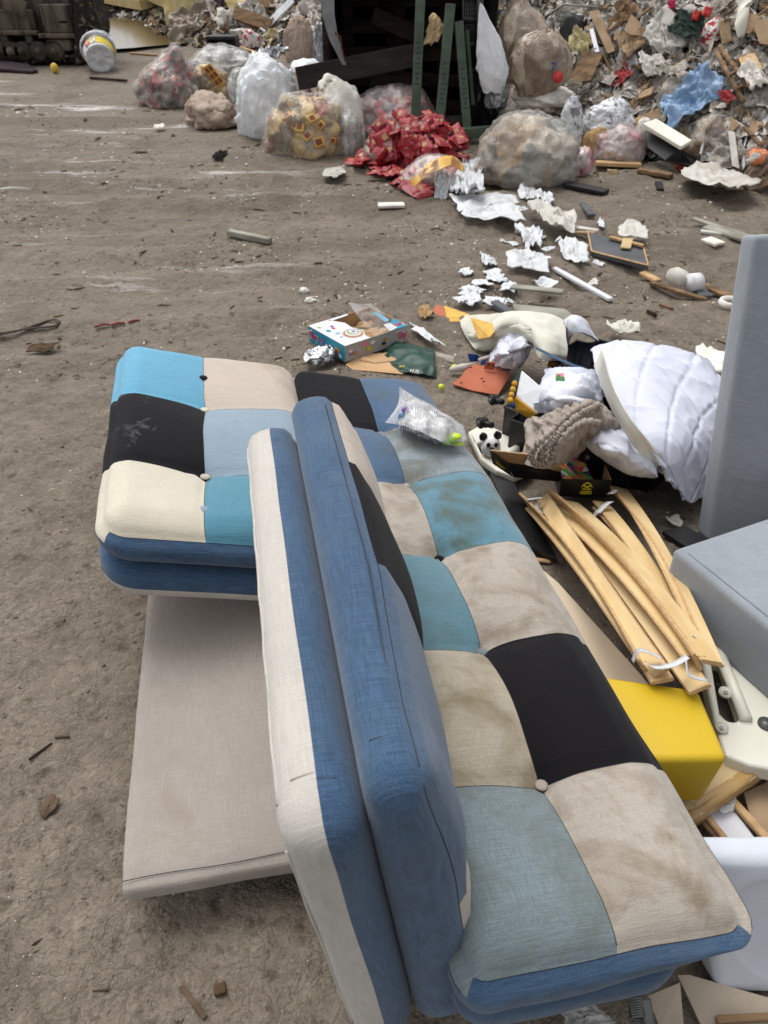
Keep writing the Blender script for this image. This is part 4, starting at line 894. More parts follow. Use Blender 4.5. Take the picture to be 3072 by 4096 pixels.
bundle('gathered_sheet', 'taupe fitted sheet with a gathered elastic hem over the suitcase rim', 'sheet', [
    [(2300, 1612, .33), (2350, 1600, .36), (2400, 1612, .34), (2420, 1640, .28)], [(2180, 1660, .30), (2280, 1640, .36), (2400, 1660, .34), (2480, 1700, .27)], [(2105, 1680, .24), (2220, 1700, .33), (2350, 1720, .30), (2470, 1745, .22)],
    [(2100, 1780, .19), (2190, 1790, .29), (2290, 1780, .24), (2380, 1765, .18)], [(2085, 1850, .14), (2140, 1870, .20), (2220, 1870, .17), (2300, 1830, .13)]], 'taupe_jersey', .013, 8, 5, 110, 110, .004, (4.5, 1.4, 1))
gs = bpy.data.objects['gathered_sheet']
for k, loop in enumerate(([(2360, 1612, .38), (2300, 1640, .395), (2240, 1690, .38), (2190, 1740, .36), (2140, 1790, .32), (2125, 1835, .27), (2160, 1858, .25), (2200, 1840, .27), (2215, 1800, .31), (2260, 1740, .36), (2330, 1690, .37), (2400, 1690, .34)],
                          [(2390, 1625, .365), (2330, 1650, .385), (2260, 1705, .375), (2215, 1760, .345), (2170, 1805, .305), (2160, 1830, .27)])):
    ps = [W(*p) for p in loop]; n = 150; pp = [cr(ps, i / n) + Vector((0, 0, .003 * math.sin(i * 1.7))) for i in range(n + 1)]
    part('elastic_hem', *tubeg(pp, [.009 + .0028 * math.sin(i * 1.25 + k) + .002 * math.sin(i * 3.1) for i in range(n + 1)], 9), 'taupe_jersey', gs)
def card(name, label, cat, pts, mat, th=.002): 
    g = slab([W(*p) for p in pts], th, 0); return one(name, label, cat, g[0], g[1], mat, None, None, False)
card('pink_tag', 'small pink card tag on the white sheet behind the green one', 'card', [(2222, 1494, .372), (2256, 1492, .372), (2256, 1512, .366), (2222, 1514, .366)], 'pink')
card('green_tag', 'small green castle shaped card tag standing on the white sheet', 'card', [(2226, 1508, .376), (2230, 1498, .378), (2242, 1498, .378), (2244, 1506, .377), (2258, 1506, .377), (2260, 1540, .366), (2224, 1546, .364)], 'green_plastic')
# foam sheet
ct = [[W(2378, 1462, .42), W(2394, 1430, .47), W(2410, 1393, .53)], [W(2437, 1615, .36), W(2440, 1575, .41), W(2449, 1535, .46)], [W(2515, 1752, .30), W(2512, 1715, .36), W(2519, 1668, .40)], [W(2572, 1825, .25), W(2578, 1785, .29), W(2586, 1755, .33)], [W(2625, 1884, .20), W(2632, 1862, .22), W(2642, 1830, .26)]]
V, F = patchg(ct, 24, 10); solid(one('foam_sheet', 'thin curved white foam sheet standing between suitcase and quilt', 'foam sheet', V, F, 'foam_white'), .005)
# quilt
ct = [[W(2368, 1392, .29), W(2490, 1372, .32), W(2650, 1385, .31), W(2800, 1436, .25), W(2830, 1446, .08)], [W(2390, 1500, .34), W(2540, 1480, .34), W(2720, 1500, .29), W(2890, 1575, .20), W(2906, 1590, .03)],
      [W(2480, 1640, .33), W(2620, 1620, .33), W(2760, 1645, .27), W(2880, 1690, .17), W(2900, 1700, .02)], [W(2580, 1780, .29), W(2690, 1770, .29), W(2790, 1790, .22), W(2858, 1830, .12), W(2880, 1840, .02)], [W(2680, 1920, .18), W(2712, 1955, .13), W(2748, 2008, .06), W(2800, 1985, .05), W(2822, 1975, .02)]]
def quilt(u, v, p):
    a, b = (u * 1.2 + v * .8) * 3.6, (u * 1.2 - v * .8) * 3.6
    s = abs(math.sin(math.pi * a)), abs(math.sin(math.pi * b)); k = min(1, min(s) * 3.2) ** .5
    return .011 * k + .005 * fold(p, 4, 2, (1, 2, 1)) + .002 * fold(p, 14, 6) + .010 * noise.noise(p * 2.6)
V, F = patchg(ct, 110, 110, quilt); solid(one('quilt', 'large white diamond quilted duvet trailing from the suitcase to the mud', 'duvet', V, F, 'quilt_cotton'), .012, -1)
bundle('folded_towel', 'small folded white towel at the near right end of the suitcase', 'towel', [[(2640, 1822, .20), (2680, 1815, .22), (2712, 1830, .20)], [(2630, 1850, .20), (2675, 1850, .23), (2715, 1865, .19)], [(2625, 1885, .17), (2665, 1897, .18), (2705, 1902, .15)]], 'white_cotton', .008, 16, 4, 30, 30, .008)
rag('white_cushion', 'grey white padded disc behind the quilt at the headboard', 'cushion', 2870, 1470, 150, 130, .03, 7, 'foam_white', hit=G, edge=.06, th=.02)
rag('cream_towel', 'cream towel end lying on the mud behind the quilt', 'towel', 2480, 1362, 130, 50, .03, 9, 'cream_fleece', hit=G, edge=.12, lift=.06)
# second half clothes
bundle('cream_blanket', 'thick cream fleece blanket draped over the far half of the suitcase', 'blanket', [
    [(1835, 1265, .02), (1950, 1262, .12), (2060, 1248, .24), (2200, 1262, .26), (2260, 1290, .24)], [(1848, 1310, .04), (1930, 1330, .12), (2060, 1270, .30), (2180, 1290, .32), (2262, 1320, .28)],
    [(1870, 1355, .03), (1940, 1365, .08), (2070, 1300, .30), (2190, 1330, .33), (2265, 1370, .27)], [(1900, 1392, .02), (1960, 1395, .05), (2090, 1330, .27), (2180, 1400, .30), (2262, 1422, .25)], [(1925, 1400, .01), (1985, 1402, .03), (2120, 1345, .24), (2160, 1430, .27), (2240, 1440, .23)]], 'cream_fleece', .010, 5, 4, 60, 60, .014)
bundle('white_shirt', 'crumpled white shirt bunched under the cream blanket', 'shirt', [
    [(2040, 1285, .20), (2070, 1275, .25), (2110, 1290, .26), (2130, 1320, .24)], [(1990, 1370, .12), (2050, 1340, .24), (2100, 1350, .28), (2140, 1370, .25)], [(1960, 1430, .06), (2030, 1410, .20), (2090, 1400, .25), (2120, 1400, .22)], [(1955, 1465, .03), (2020, 1470, .10), (2060, 1480, .10), (2085, 1470, .10)]], 'white_cotton', .024, 6, 7, st=(2.6, 1, 1))
bundle('rolled_towel', 'white towel rolled into a loop on the far rim of the suitcase', 'towel', [
    [(2250, 1320, .20), (2258, 1285, .28), (2290, 1262, .33), (2330, 1275, .30), (2345, 1310, .24)], [(2262, 1345, .20), (2272, 1300, .30), (2300, 1280, .34), (2345, 1300, .30), (2375, 1345, .22)], [(2270, 1380, .20), (2290, 1340, .27), (2320, 1330, .30), (2360, 1345, .27), (2395, 1365, .20)]], 'white_cotton', .006, 9, 2, 30, 30, .008)
rag('tan_scarf', 'orange brown scrap of leather cloth inside the far half of the suitcase', 'cloth', 2230, 1462, 90, 45, .03, 11, 'leather_tan', hit=lambda x, y: W(x, y, .17), flat=(0, -.2, 1))
card('yellow_plywood', 'yellow printed plywood offcut sticking out of the cream blanket', 'plywood', [(1880, 1268, .19), (1965, 1292, .20), (1998, 1305, .21), (1958, 1348, .17), (1912, 1356, .14)], 'yellow_ply', .006)
bc = thing('torn_carton', 'flattened carton piece, brown one end and yellow at the other', 'cardboard', tuple(G(1800, 1285)))
g = slab([W(1732, 1218, .03), W(1775, 1225, .05), W(1790, 1285, .04), W(1738, 1272, .015)], .004, 0); part('brown_flap', *g, 'rust_card', bc, None, False)
g = slab([W(1776, 1222, .052), W(1880, 1258, .05), W(1845, 1285, .04), W(1791, 1286, .04)], .004, 0); part('yellow_flap', *g, 'yellow_ply', bc, None, False)
# black display box, lid thrown open to the left
t = thing('display_box', 'black lidded carton with a yellow emblem and bright printed contents', 'box', tuple(W(2340, 1990, .05)))
BL, BR = W(2238, 1984, .055), W(2432, 1988, .055); bx_ = (BR - BL).normalized(); by_ = Vector((-bx_.y, bx_.x, 0)); wl = (BR - BL).length; dl, hh = .17, .068
def bp(x, y, z): return BL + bx_ * x + by_ * y + Vector((0, 0, z))
part('front_panel', *slab([bp(0, 0, 0), bp(wl, 0, 0), bp(wl, 0, hh), bp(0, 0, hh)], .003, 0), 'black_board', t, None, False)
part('back_panel', *slab([bp(0, dl, 0), bp(wl, dl, 0), bp(wl, dl, hh), bp(0, dl, hh)], .003, 0), 'kraft', t, None, False)
part('side_panel', *slab([bp(wl, 0, 0), bp(wl, dl, 0), bp(wl, dl, hh), bp(wl, 0, hh)], .003, 0), 'kraft', t, None, False)
part('side_panel', *slab([bp(0, 0, 0), bp(0, dl, 0), bp(0, dl, hh), bp(0, 0, hh)], .003, 0), 'black_board', t, None, False)
part('bottom_panel', *slab([bp(0, 0, .002), bp(wl, 0, .002), bp(wl, dl, .002), bp(0, dl, .002)], .003, 0), 'black_board', t, None, False)
part('printed_contents', *slab([bp(.006, .006, .05), bp(wl - .05, .006, .05), bp(wl - .06, dl - .01, .045), bp(.006, dl - .01, .06)], .03, 0), 'print_mix', t, None, False)
em = frame3(bp(wl * .52, -.0035, .036), bx_, (0, 0, 1))
V, F = join(tubeg([Vector((-.018 + .036 * i / 10, .004 + .018 * math.sin(math.pi * i / 10), 0)) for i in range(11)], .0028, 6), tubeg([Vector((-.016, -.006, 0)), Vector((.014, .014, 0))], .003, 6), tubeg([Vector((.016, -.006, 0)), Vector((-.014, .014, 0))], .003, 6), tubeg([Vector((-.016, -.006, 0)), Vector((.016, -.006, 0))], .002, 6), tubeg([Vector((-.02, -.015, 0)), Vector((.02, -.015, 0))], .0025, 6), tubeg([Vector((-.02, -.022, 0)), Vector((.02, -.022, 0))], .002, 6))
part('emblem', [em @ v for v in V], F, 'ink_yellow', t)
ld = part('lid', *slab([W(2030, 1850, .14), W(2243, 1882, .135), W(2250, 1870, .20), W(2120, 1815, .20), W(1962, 1798, .20)], .004, 0), 'kraft', t, None, False)
part('flap', *slab([W(1960, 1800, .205), W(2034, 1852, .145), W(2050, 1905, .08), W(1972, 1852, .13)], .003, 0), 'black_board', ld, None, False)
part('flap', *slab([W(2034, 1852, .146), W(2243, 1880, .137), W(2243, 1925, .09), W(2052, 1906, .082)], .003, 0), 'black_board', ld, None, False)
for k in range(3):
    a, b = W(1981 + k * 3, 1832 + k * 9, .16 - .012 * k), W(2012 + k * 4, 1850 + k * 12, .137 - .012 * k)
    part('printed_line', *tubeg([a + Vector((-.002, -.004, .003)), b + Vector((-.002, -.004, .003))], .0035, 6), 'ink_yellow', ld)
# rust card, blue card, tube
rc_ = thing('die_cut_card', 'die cut rust brown card with slots and a raised tab', 'card', tuple(G(1950, 1560)))
g = slab([W(1808, 1535, .01), W(1850, 1500, .02), W(1870, 1455, .04), W(1955, 1462, .05), W(2030, 1480, .06), W(2042, 1500, .05), W(1992, 1580, .012), W(1890, 1562, .008)], .003, 0); part('card_sheet', *g, 'rust_card', rc_, None, False)
g = slab([W(1936, 1474, .05), W(1975, 1480, .055), W(1982, 1450, .095), W(1945, 1446, .09)], .003, 0); part('tab', *g, 'rust_card', rc_, None, False)
for px, py, z in ((1878, 1470, .048), (1922, 1515, .04), (1930, 1526, .038), (1950, 1460, .078), (1966, 1463, .08), (2010, 1478, .07), (1840, 1532, .024)):
    p = W(px, py, z); part('slot', *tubeg([p, p + Vector((.012, .002, 0))], .0025, 5), 'wood_dark', rc_)
bcd = thing('blue_cutout', 'torn blue card cut-out lying behind the rust brown card', 'card', tuple(G(1900, 1460)))
for q in ([(1870, 1414, .06), (1912, 1418, .06), (1922, 1445, .02), (1880, 1446, .02)], [(1930, 1432, .05), (1946, 1434, .05), (1938, 1462, .02), (1920, 1460, .02)], [(1970, 1446, .06), (2000, 1440, .06), (2045, 1476, .04), (2030, 1490, .03)]):
    g = slab([W(*p) for p in q], .002, 0); part('card_tongue', *g, 'blue_card', bcd, None, False)
tb = thing('plastic_tube', 'clear plastic tube with a lime green ball end', 'tube', tuple(G(1820, 1475)))
part('sleeve', *tubeg([W(1800, 1480, .03), W(1850, 1470, .035), W(1900, 1455, .04)], [.012, .018, .006], 12), 'cloudy_film', tb)
g = ico(3); c = W(1817, 1472, .03); part('ball', [c + v * .017 for v in g[0]], g[1], 'lime', tb)
g = tubeg([W(1915, 1440, .07), W(1985, 1415, .08)], .007, 8); one('pale_straw', 'pale green plastic straw over the blue card', 'straw', g[0], g[1], 'cloudy_film')
# toy packaging box
t = thing('toy_box', 'teal and white toy packaging box with a torn clear window', 'toy box', tuple(G(1382, 1455)))
N_, L_, R_c = G(1382, 1452), G(1237, 1360), G(1630, 1358); N_.z = L_.z = R_c.z = N_.z + .002
ea, eb = L_ - N_, R_c - N_; la, lb = ea.length, eb.length; ea /= la; eb /= lb; hb = .082
def tp(a, b, z): return N_ + ea * a + eb * b + Vector((0, 0, z))
def tpan(nm, q, m, th=.003, par=t): return part(nm, *slab([tp(*p) for p in q], th, 0), m, par, None, False)
sd = tpan('side_panel', [(0, 0, 0), (la, 0, 0), (la, 0, hb), (0, 0, hb)], 'teal_print'); fr_ = tpan('front_panel', [(0, 0, 0), (0, lb, 0), (0, lb, hb), (0, 0, hb)], 'grey_print')
tpan('back_panel', [(la, 0, 0), (la, lb, 0), (la, lb, hb), (la, 0, hb)], 'kraft'); tpan('end_panel', [(0, lb, 0), (la, lb, 0), (la, lb, hb), (0, lb, hb)], 'kraft')
tpan('bottom_panel', [(0, 0, .003), (la, 0, .003), (la, lb, .003), (0, lb, .003)], 'kraft')
tf = tpan('top_panel', [(0, 0, hb + .001), (la, 0, hb + .001), (la, lb * .30, hb + .001), (la * .72, lb * .42, hb + .001), (la * .5, lb * .40, hb + .001), (.30 * la, lb * .46, hb + .001), (.1 * la, lb * .38, hb + .001), (0, lb * .40, hb + .001)], 'white_print')
tpan('top_edge', [(la * .93, lb * .30, hb + .001), (la, lb * .30, hb + .001), (la, lb * .62, hb + .001), (la * .95, lb * .6, hb + .001)], 'white_print')
te = tpan('top_corner', [(0, lb * .80, hb + .001), (0, lb, hb + .001), (la * .38, lb, hb + .001), (la * .22, lb * .84, hb + .001)], 'teal_print')
tpan('torn_flap', [(0, lb * .70, hb + .002), (la * .02, lb * .84, hb + .004), (la * .2, lb * .82, hb + .012), (la * .16, lb * .70, hb + .02)], 'white_print')
tpan('blue_insert', [(la * .45, lb * .93, .06), (la * .8, lb * .93, .075), (la * .8, lb * .99, .08), (la * .45, lb * .99, .07)], 'teal_print')
V, F = patchg([[tp(la * (.04 + .3 * i), lb * (.03 + .235 * j), .012) for j in range(5)] for i in range(4)], 40, 50, lambda u, v, p: .03 * abs(noise.noise(p * 11)) + .010 * (noise.noise(p * 23) > .1)); part('moulded_tray', V, F, 'kraft', t)
V, F = patchg([[tp(la * .03, lb * .45, hb + .002), tp(la * .03, lb * .8, hb + .004)], [tp(la * .5, lb * .5, hb + .05), tp(la * .5, lb * .9, hb + .03)], [tp(la * .97, lb * .6, hb + .07), tp(la * .97, lb, hb + .02)]], 16, 12, lambda u, v, p: .008 * noise.noise(p * 9)); part('clear_window', V, F, 'window_film', t)
def disc(par, a, b, r, m, zz=hb + .0022, sx=1.0, nm='printed_shape'):
    V = [tp(a + r * sx * math.cos(k * math.pi / 10), b + r * math.sin(k * math.pi / 10), zz) for k in range(20)]; part(nm, V, [list(range(20))], m, par, None, False)
for a, b, r, m, z, s in ((.30, .30, .075, 'grey_print', .0022, 1), (.29, .30, .066, 'orange', .0026, 1), (.31, .31, .056, 'white_print', .003, 1), (.33, .32, .044, 'leaf', .0034, 1), (.335, .325, .03, 'white_print', .0038, 1.2), (.34, .33, .016, 'violet', .0042, 1), (.82, .07, .012, 'leaf', .0022, 1.6), (.74, .22, .014, 'violet', .0022, 1), (.66, .2, .012, 'logo_pink', .0022, 1.6), (.62, .1, .016, 'teal_print', .0022, 1.4), (.45, .15, .02, 'sky_blue_bag', .0022, .7), (.3, .12, .014, 'sky_blue_bag', .0022, .8)):
    disc(tf, a * la, b * lb, r * .7, m, hb + z, s)
def lettering(par, s, size, o, x, y, m, back=None):
    V, F = text_geo(s, size); fr = frame3(o, x, y); part('lettering', [fr @ v for v in V], F, m, par, None, False)
    if back:
        V, F = text_geo(s, size * 1.02, .0004); V = [Vector((v.x * 1.12, v.y * 1.25, v.z - .0012)) for v in V]; part('lettering_edge', [fr @ v for v in V], F, back, par, None, False)
lettering(sd, 'Sky', .05, tp(la * .84, -.0035, hb * .56), -ea, (0, 0, 1), 'logo_pink', 'white_print'); lettering(fr_, 'Sky', .05, tp(-.0035, lb * .90, hb * .55), eb, (0, 0, 1), 'logo_pink', 'white_print')
lettering(te, 'Sky', .042, tp(la * .12, lb * .91, hb + .004), eb, ea, 'logo_pink', 'white_print')
def vdisc(par, o, x, r, m, sx=1.0):
    V = [Vector(o) + Vector(x) * r * sx * math.cos(k * math.pi / 8) + Vector((0, 0, r * math.sin(k * math.pi / 8))) for k in range(16)]; part('printed_shape', V, [list(range(16))], m, par, None, False)
for a, z, r, m in ((.62, .4, .012, 'violet'), (.58, .62, .01, 'logo_pink'), (.48, .38, .014, 'white_print'), (.42, .45, .014, 'mustard'), (.2, .5, .022, 'mustard'), (.2, .42, .016, 'violet'), (.12, .25, .014, 'white_print')): vdisc(sd, tp(la * a, -.0034, hb * z), ea, r * .7, m, 1.5)
for b, z, r, m in ((.08, .6, .012, 'white_print'), (.1, .45, .016, 'violet'), (.15, .35, .012, 'mustard'), (.36, .4, .016, 'ink_yellow'), (.42, .7, .014, 'white_print'), (.60, .4, .012, 'wood_dark'), (.62, .62, .01, 'orange'), (.30, .75, .016, 'pink')): vdisc(fr_, tp(-.0034, lb * b, hb * z), eb, r * .7, m, 1.6)
# foil packet, envelope, green bag
V, F = patchg([[W(1214, 1440, .03), W(1235, 1400, .04), W(1335, 1372, .05)], [W(1222, 1452, .035), W(1275, 1420, .075), W(1338, 1408, .05)], [W(1240, 1462, .01), W(1290, 1458, .03), W(1330, 1440, .02)]], 40, 40, lambda u, v, p: .012 * fold(p, 22, 3) * min(1, 8 * min(u, 1 - u, v, 1 - v)) + .006 * fold(p, 45, 5))
solid(one('foil_packet', 'crumpled silver foil packet leaning on the toy box', 'foil packet', V, F, 'foil'), .002)
t = thing('kraft_envelope', 'opened kraft paper envelope lying below the toy box', 'envelope', tuple(G(1500, 1480)))
part('sheet', *slab([W(1382, 1458, .012), W(1440, 1418, .016), W(1618, 1406, .016), W(1612, 1496, .012), W(1410, 1478, .008)], .003, 0), 'kraft', t, None, False)
part('flap', *slab([W(1450, 1426, .03), W(1500, 1440, .024), W(1560, 1428, .026), W(1616, 1405, .02), W(1600, 1440, .018), W(1500, 1452, .017), W(1440, 1440, .018)], .002, 0), 'kraft', t, None, False)
t = thing('paper_carrier', 'dark green glossy paper carrier bag flattened on the mud', 'paper bag', tuple(G(1680, 1470)))
V, F = patchg([[W(1530, 1405, .01), W(1600, 1370, .03), W(1736, 1402, .02)], [W(1560, 1450, .015), W(1640, 1430, .045), W(1738, 1450, .03)], [W(1600, 1492, .008), W(1660, 1495, .02), W(1748, 1512, .008)]], 26, 26, lambda u, v, p: .010 * fold(p, 12, 4)); solid(part('sheet', V, F, 'green_paper', t), .003)
for k, (a, b) in enumerate((((1642, 1488), (1645, 1478)), ((1650, 1491), (1655, 1478)), ((1660, 1492), (1668, 1480)), ((1672, 1494), (1674, 1484)))):
    part('printed_mark', *tubeg([W(*a, .036), W(*b, .038)], .003, 6), 'white_print', t)
# bag on the sofa
t = thing('clear_packet', 'clear plastic bag holding a printed foil pack on the sofa seat', 'plastic bag', tuple(W(1700, 1720, .37)))
z0 = .385
V, F = patchg([[W(1608, 1600, z0 + .03), W(1640, 1590, z0 + .045), W(1740, 1640, z0 + .05), W(1840, 1720, z0 + .02)], [W(1600, 1650, z0 + .035), W(1660, 1650, z0 + .075), W(1760, 1690, z0 + .075), W(1830, 1745, z0 + .03)], [W(1595, 1700, z0 + .015), W(1650, 1710, z0 + .065), W(1730, 1740, z0 + .06), W(1790, 1765, z0 + .03)], [W(1600, 1715, z0), W(1640, 1730, z0), W(1700, 1758, z0), W(1745, 1775, z0)]], 50, 50, lambda u, v, p: .010 * fold(p, 20, 3) * min(1, 6 * min(u, 1 - u, v, 1 - v)) + .004 * fold(p, 44, 6))
solid(part('foil_pack', V, F, 'printed_foil', t), .002)
V, F = patchg([[W(1598, 1545, z0 + .01), W(1640, 1575, z0 + .05), W(1740, 1630, z0 + .06), W(1830, 1690, z0 + .03), W(1848, 1690, z0 + .01)], [W(1590, 1620, z0 + .03), W(1660, 1640, z0 + .09), W(1760, 1680, z0 + .09), W(1840, 1740, z0 + .05), W(1870, 1770, z0 + .01)], [W(1540, 1690, z0 + .005), W(1640, 1710, z0 + .08), W(1730, 1750, z0 + .07), W(1800, 1780, z0 + .04), W(1850, 1790, z0 + .006)]], 40, 50, lambda u, v, p: .010 * fold(p, 14, 8) * min(1, 6 * min(u, 1 - u, v, 1 - v)))
part('clear_sleeve', V, F, 'clear_film', t)
for px, py, dz, r, m, sz in ((1608, 1668, .05, .012, 'sky_blue_bag', 1.4), (1620, 1640, .07, .011, 'violet', 1), (1800, 1762, .045, .018, 'leaf', .7), (1820, 1745, .05, .019, 'lime', .4), (1835, 1772, .03, .016, 'lime', .4), (1786, 1770, .03, .014, 'leaf', .6)):
    g = ico(3); c = W(px, py, z0 + dz); part('plastic_cap', [c + Vector((v.x * r, v.y * r * .8, v.z * r * sz)) for v in g[0]], g[1], m, t)
def cap(label, px, py, r, z=None, mat='lime'):
    c = G(px, py) if z is None else W(px, py, z); bm = bmesh.new(); bmesh.ops.create_uvsphere(bm, u_segments=18, v_segments=10, radius=r)
    bmesh.ops.delete(bm, geom=[v for v in bm.verts if v.co.z < -r * .25], context='VERTS'); g = bmgeo(bm); m = basis((.4, -.5, .7)); m.translation = c + Vector((0, 0, r * .5))
    return solid(one('lime_plastic_toy', label, 'plastic cap', *xf(g, m), mat), .003)
cap('lime plastic cap on the mud just off the far corner of the sofa', 1764, 1555, .014); cap('lime plastic cap lying on a white wrapper near the green bag', 1707, 1358, .013)
g = tubeg([W(1608, 1466, .028) + Vector((math.cos(k / 10 * 6.283) * .011, math.sin(k / 10 * 6.283) * .008, 0)) for k in range(11)], .003, 6); one('yellow_ring', 'yellow plastic ring lying on the kraft envelope', 'ring', *g, 'ink_yellow')
rag('white_wrapper', 'long torn white wrapper near the green carrier bag', 'wrapper', 1705, 1355, 40, 90, .02, 21, 'white_bag', hit=G, ang=.5, edge=.6)
card('white_tile', 'small flat white tile near the torn carton', 'tile', [(1682, 1290, .012), (1735, 1284, .014), (1756, 1300, .012), (1700, 1306, .01)], 'white_board', .01)
card('pale_strip', 'pale stained strip of card right of the green carrier bag', 'card strip', [(1742, 1408, .012), (1816, 1425, .016), (1816, 1452, .012), (1745, 1428, .01)], 'grey_wood', .004)
rag('brown_paper_scrap', 'crumpled brown paper scrap left of the torn carton', 'paper', 1708, 1265, 60, 50, .03, 31, 'tan_crumple', hit=G)
# grey boards behind the suitcase
card('grey_weathered_board', 'weathered grey white board lying behind the cream blanket', 'board', [(2050, 1215, .06), (2260, 1235, .08), (2330, 1290, .06), (2180, 1280, .05), (2060, 1250, .04)], 'grey_wood', .02)
plank('grey_batten', 'long thin grey batten on top of the weathered board', 'batten', G(2040, 1195) + Vector((0, 0, .06)), G(2245, 1232) + Vector((0, 0, .08)), .06, .014, 'grey_wood')
plank('black_edged_batten', 'dark edged batten poking out from under the weathered board', 'batten', G(1975, 1222), G(2060, 1280), .05, .03, 'grey_board')
# jerrycan
t = thing('jerrycan', 'milky white plastic jerrycan lying against the sofa near the camera', 'jerrycan', (.62, .62, 0))
q = [W(2770, 3345, .30), W(3140, 3345, .30), W(3140, 3470, .30), W(2810, 3455, .30)]
def jc(u, v, z): return q[0] * (1 - u) * (1 - v) + q[1] * u * (1 - v) + q[2] * u * v + q[3] * (1 - u) * v + Vector((0, 0, z))
bm = bmesh.new(); A0 = [Vector((.515, .728, .30)), Vector((.78, .728, .30)), Vector((.78, .672, .296)), Vector((.528, .680, .296))]
A1 = [Vector((.575, .705, .004)), Vector((.82, .705, .004)), Vector((.82, .588, .004)), Vector((.600, .590, .004))]
a = [bm.verts.new(p) for p in A0]; b = [bm.verts.new(p) for p in A1]; bm.faces.new(a); bm.faces.new(b[::-1])
for i in range(4): bm.faces.new([a[i], b[i], b[(i + 1) % 4], a[(i + 1) % 4]])
bmesh.ops.recalc_face_normals(bm, faces=bm.faces[:]); bm.faces.ensure_lookup_table()
nf = min(bm.faces, key=lambda f: f.normal.y)
r1 = bmesh.ops.inset_individual(bm, faces=[nf], thickness=.038, depth=0); r2 = bmesh.ops.inset_individual(bm, faces=[nf], thickness=.02, depth=-.004)
bmesh.ops.bevel(bm, geom=[e for e in bm.edges if e.calc_face_angle(0) > .7], offset=.018, segments=4, affect='EDGES', profile=.5)
body = part('body', *bmgeo(bm), 'milky_plastic', t); body.modifiers.new('soft', 'SUBSURF').levels = 1; body.modifiers['soft'].render_levels = 2
jb = t.children[0]
def jface(px, py, off=0.0):
    """a spot on the jerrycan's near face"""
    p, n = surf(jb, px, py)
    return (p + n * off, n) if p else (AY(px, py, .62), Vector((0, -1, 0)))
for pts, rr in (([(3005, 3620), (3004, 3650), (3008, 3686)], .0016), ([(2996, 3750), (2992, 3770)], .0012), ([(2960, 3500), (2975, 3504)], .0012)):
    part('scuff', *tubeg([jface(x, y, 0)[0] for x, y in pts], rr, 6, .4), 'grey_board', t)
# tan taped parcel, white panel, battens, cardboard, disc
t = thing('taped_parcel', 'flat tan parcel taped along its edges beneath the yellow tub', 'parcel', tuple(W(2850, 3180, .06)))
cc = [W(3058, 3085, .09), W(2900, 2990, .09), W(2670, 3190, .09), W(2772, 3285, .09)]
part('wrapped_board', *slab(cc, .03, .004, 2), 'tan_card', t, None, False)
a, b = cc[0], cc[3]; e1 = (b - a).normalized(); e2 = (cc[1] - a).normalized()
V, F = patchg([[a + e2 * .028 + Vector((0, 0, .0015)), a + e2 * .004 + Vector((0, 0, .0025)), a - e2 * .0025 + Vector((0, 0, -.012)), a - e2 * .001 + Vector((0, 0, -.032))], [b + e2 * .028 + Vector((0, 0, .0015)), b + e2 * .004 + Vector((0, 0, .0025)), b - e2 * .0025 + Vector((0, 0, -.012)), b - e2 * .001 + Vector((0, 0, -.032))]], 40, 12, lambda u, v, p: .002 * fold(p, 60, 2)); solid(part('packing_tape', V, F, 'packing_tape', t), .001)
g = slab([W(2800, 3195, .045), W(2905, 3195, .045), W(3060, 3400, .045), W(2900, 3400, .045)], .012); one('white_laminate_board', 'white laminated panel under the taped parcel', 'panel', g[0], g[1], 'white_board', None, None, False)
plank('beech_batten', 'brown batten along the right edge of the white laminated panel', 'batten', W(2895, 3175, .05), W(3085, 3385, .05), .018, .012, 'pine')
plank('brown_batten', 'brown batten left of the white laminated panel', 'batten', W(2790, 3235, .045), W(2900, 3370, .045), .014, .014, 'ply_edge')
plank('dark_batten', 'narrower dark batten beside the brown one near the pink disc', 'batten', W(2772, 3255, .04), W(2868, 3370, .04), .010, .012, 'wood_dirty')
for lab, q in (('brown grey cardboard sheet at the right edge under the parcel', [(2975, 3170, .03), (3110, 3110, .03), (3140, 3420, .03), (3060, 3400, .03), (3010, 3300, .03)]), ('torn grey cardboard sheet behind the taped parcel', [(3060, 3080, .02), (3140, 3060, .02), (3140, 3220, .02), (3070, 3190, .02)])):
    g = slab([W(*p) for p in q], .006, 0); one('cardboard_sheet', lab, 'cardboard', g[0], g[1], 'cardboard' if 'brown' in lab else 'grey_wood', None, None, False)
g = cylg(W(2725, 3390, .05), (.2, -.1, 1), .06, .006, 48, .002); one('pink_disc', 'magenta plastic disc peeping out beside the sofa seat', 'disc', g[0], g[1], 'magenta')
V, F = patchg([[W(2680, 3180, .09), W(2705, 3178, .09)], [W(2715, 3225, .09), W(2745, 3220, .09)], [W(2770, 3290, .08), W(2790, 3290, .08)]], 14, 6, lambda u, v, p: .004 * fold(p, 20)); solid(one('printed_wrapper', 'red and white printed wrapper strip beside the taped parcel', 'wrapper', V, F, 'red_print'), .002)
rag('clear_crumple', 'crumpled clear film on the white laminated panel', 'plastic film', 2885, 3225, 90, 60, .02, 13, 'clear_film', hit=lambda x, y: W(x, y, .05), flat=(0, 0, 1))
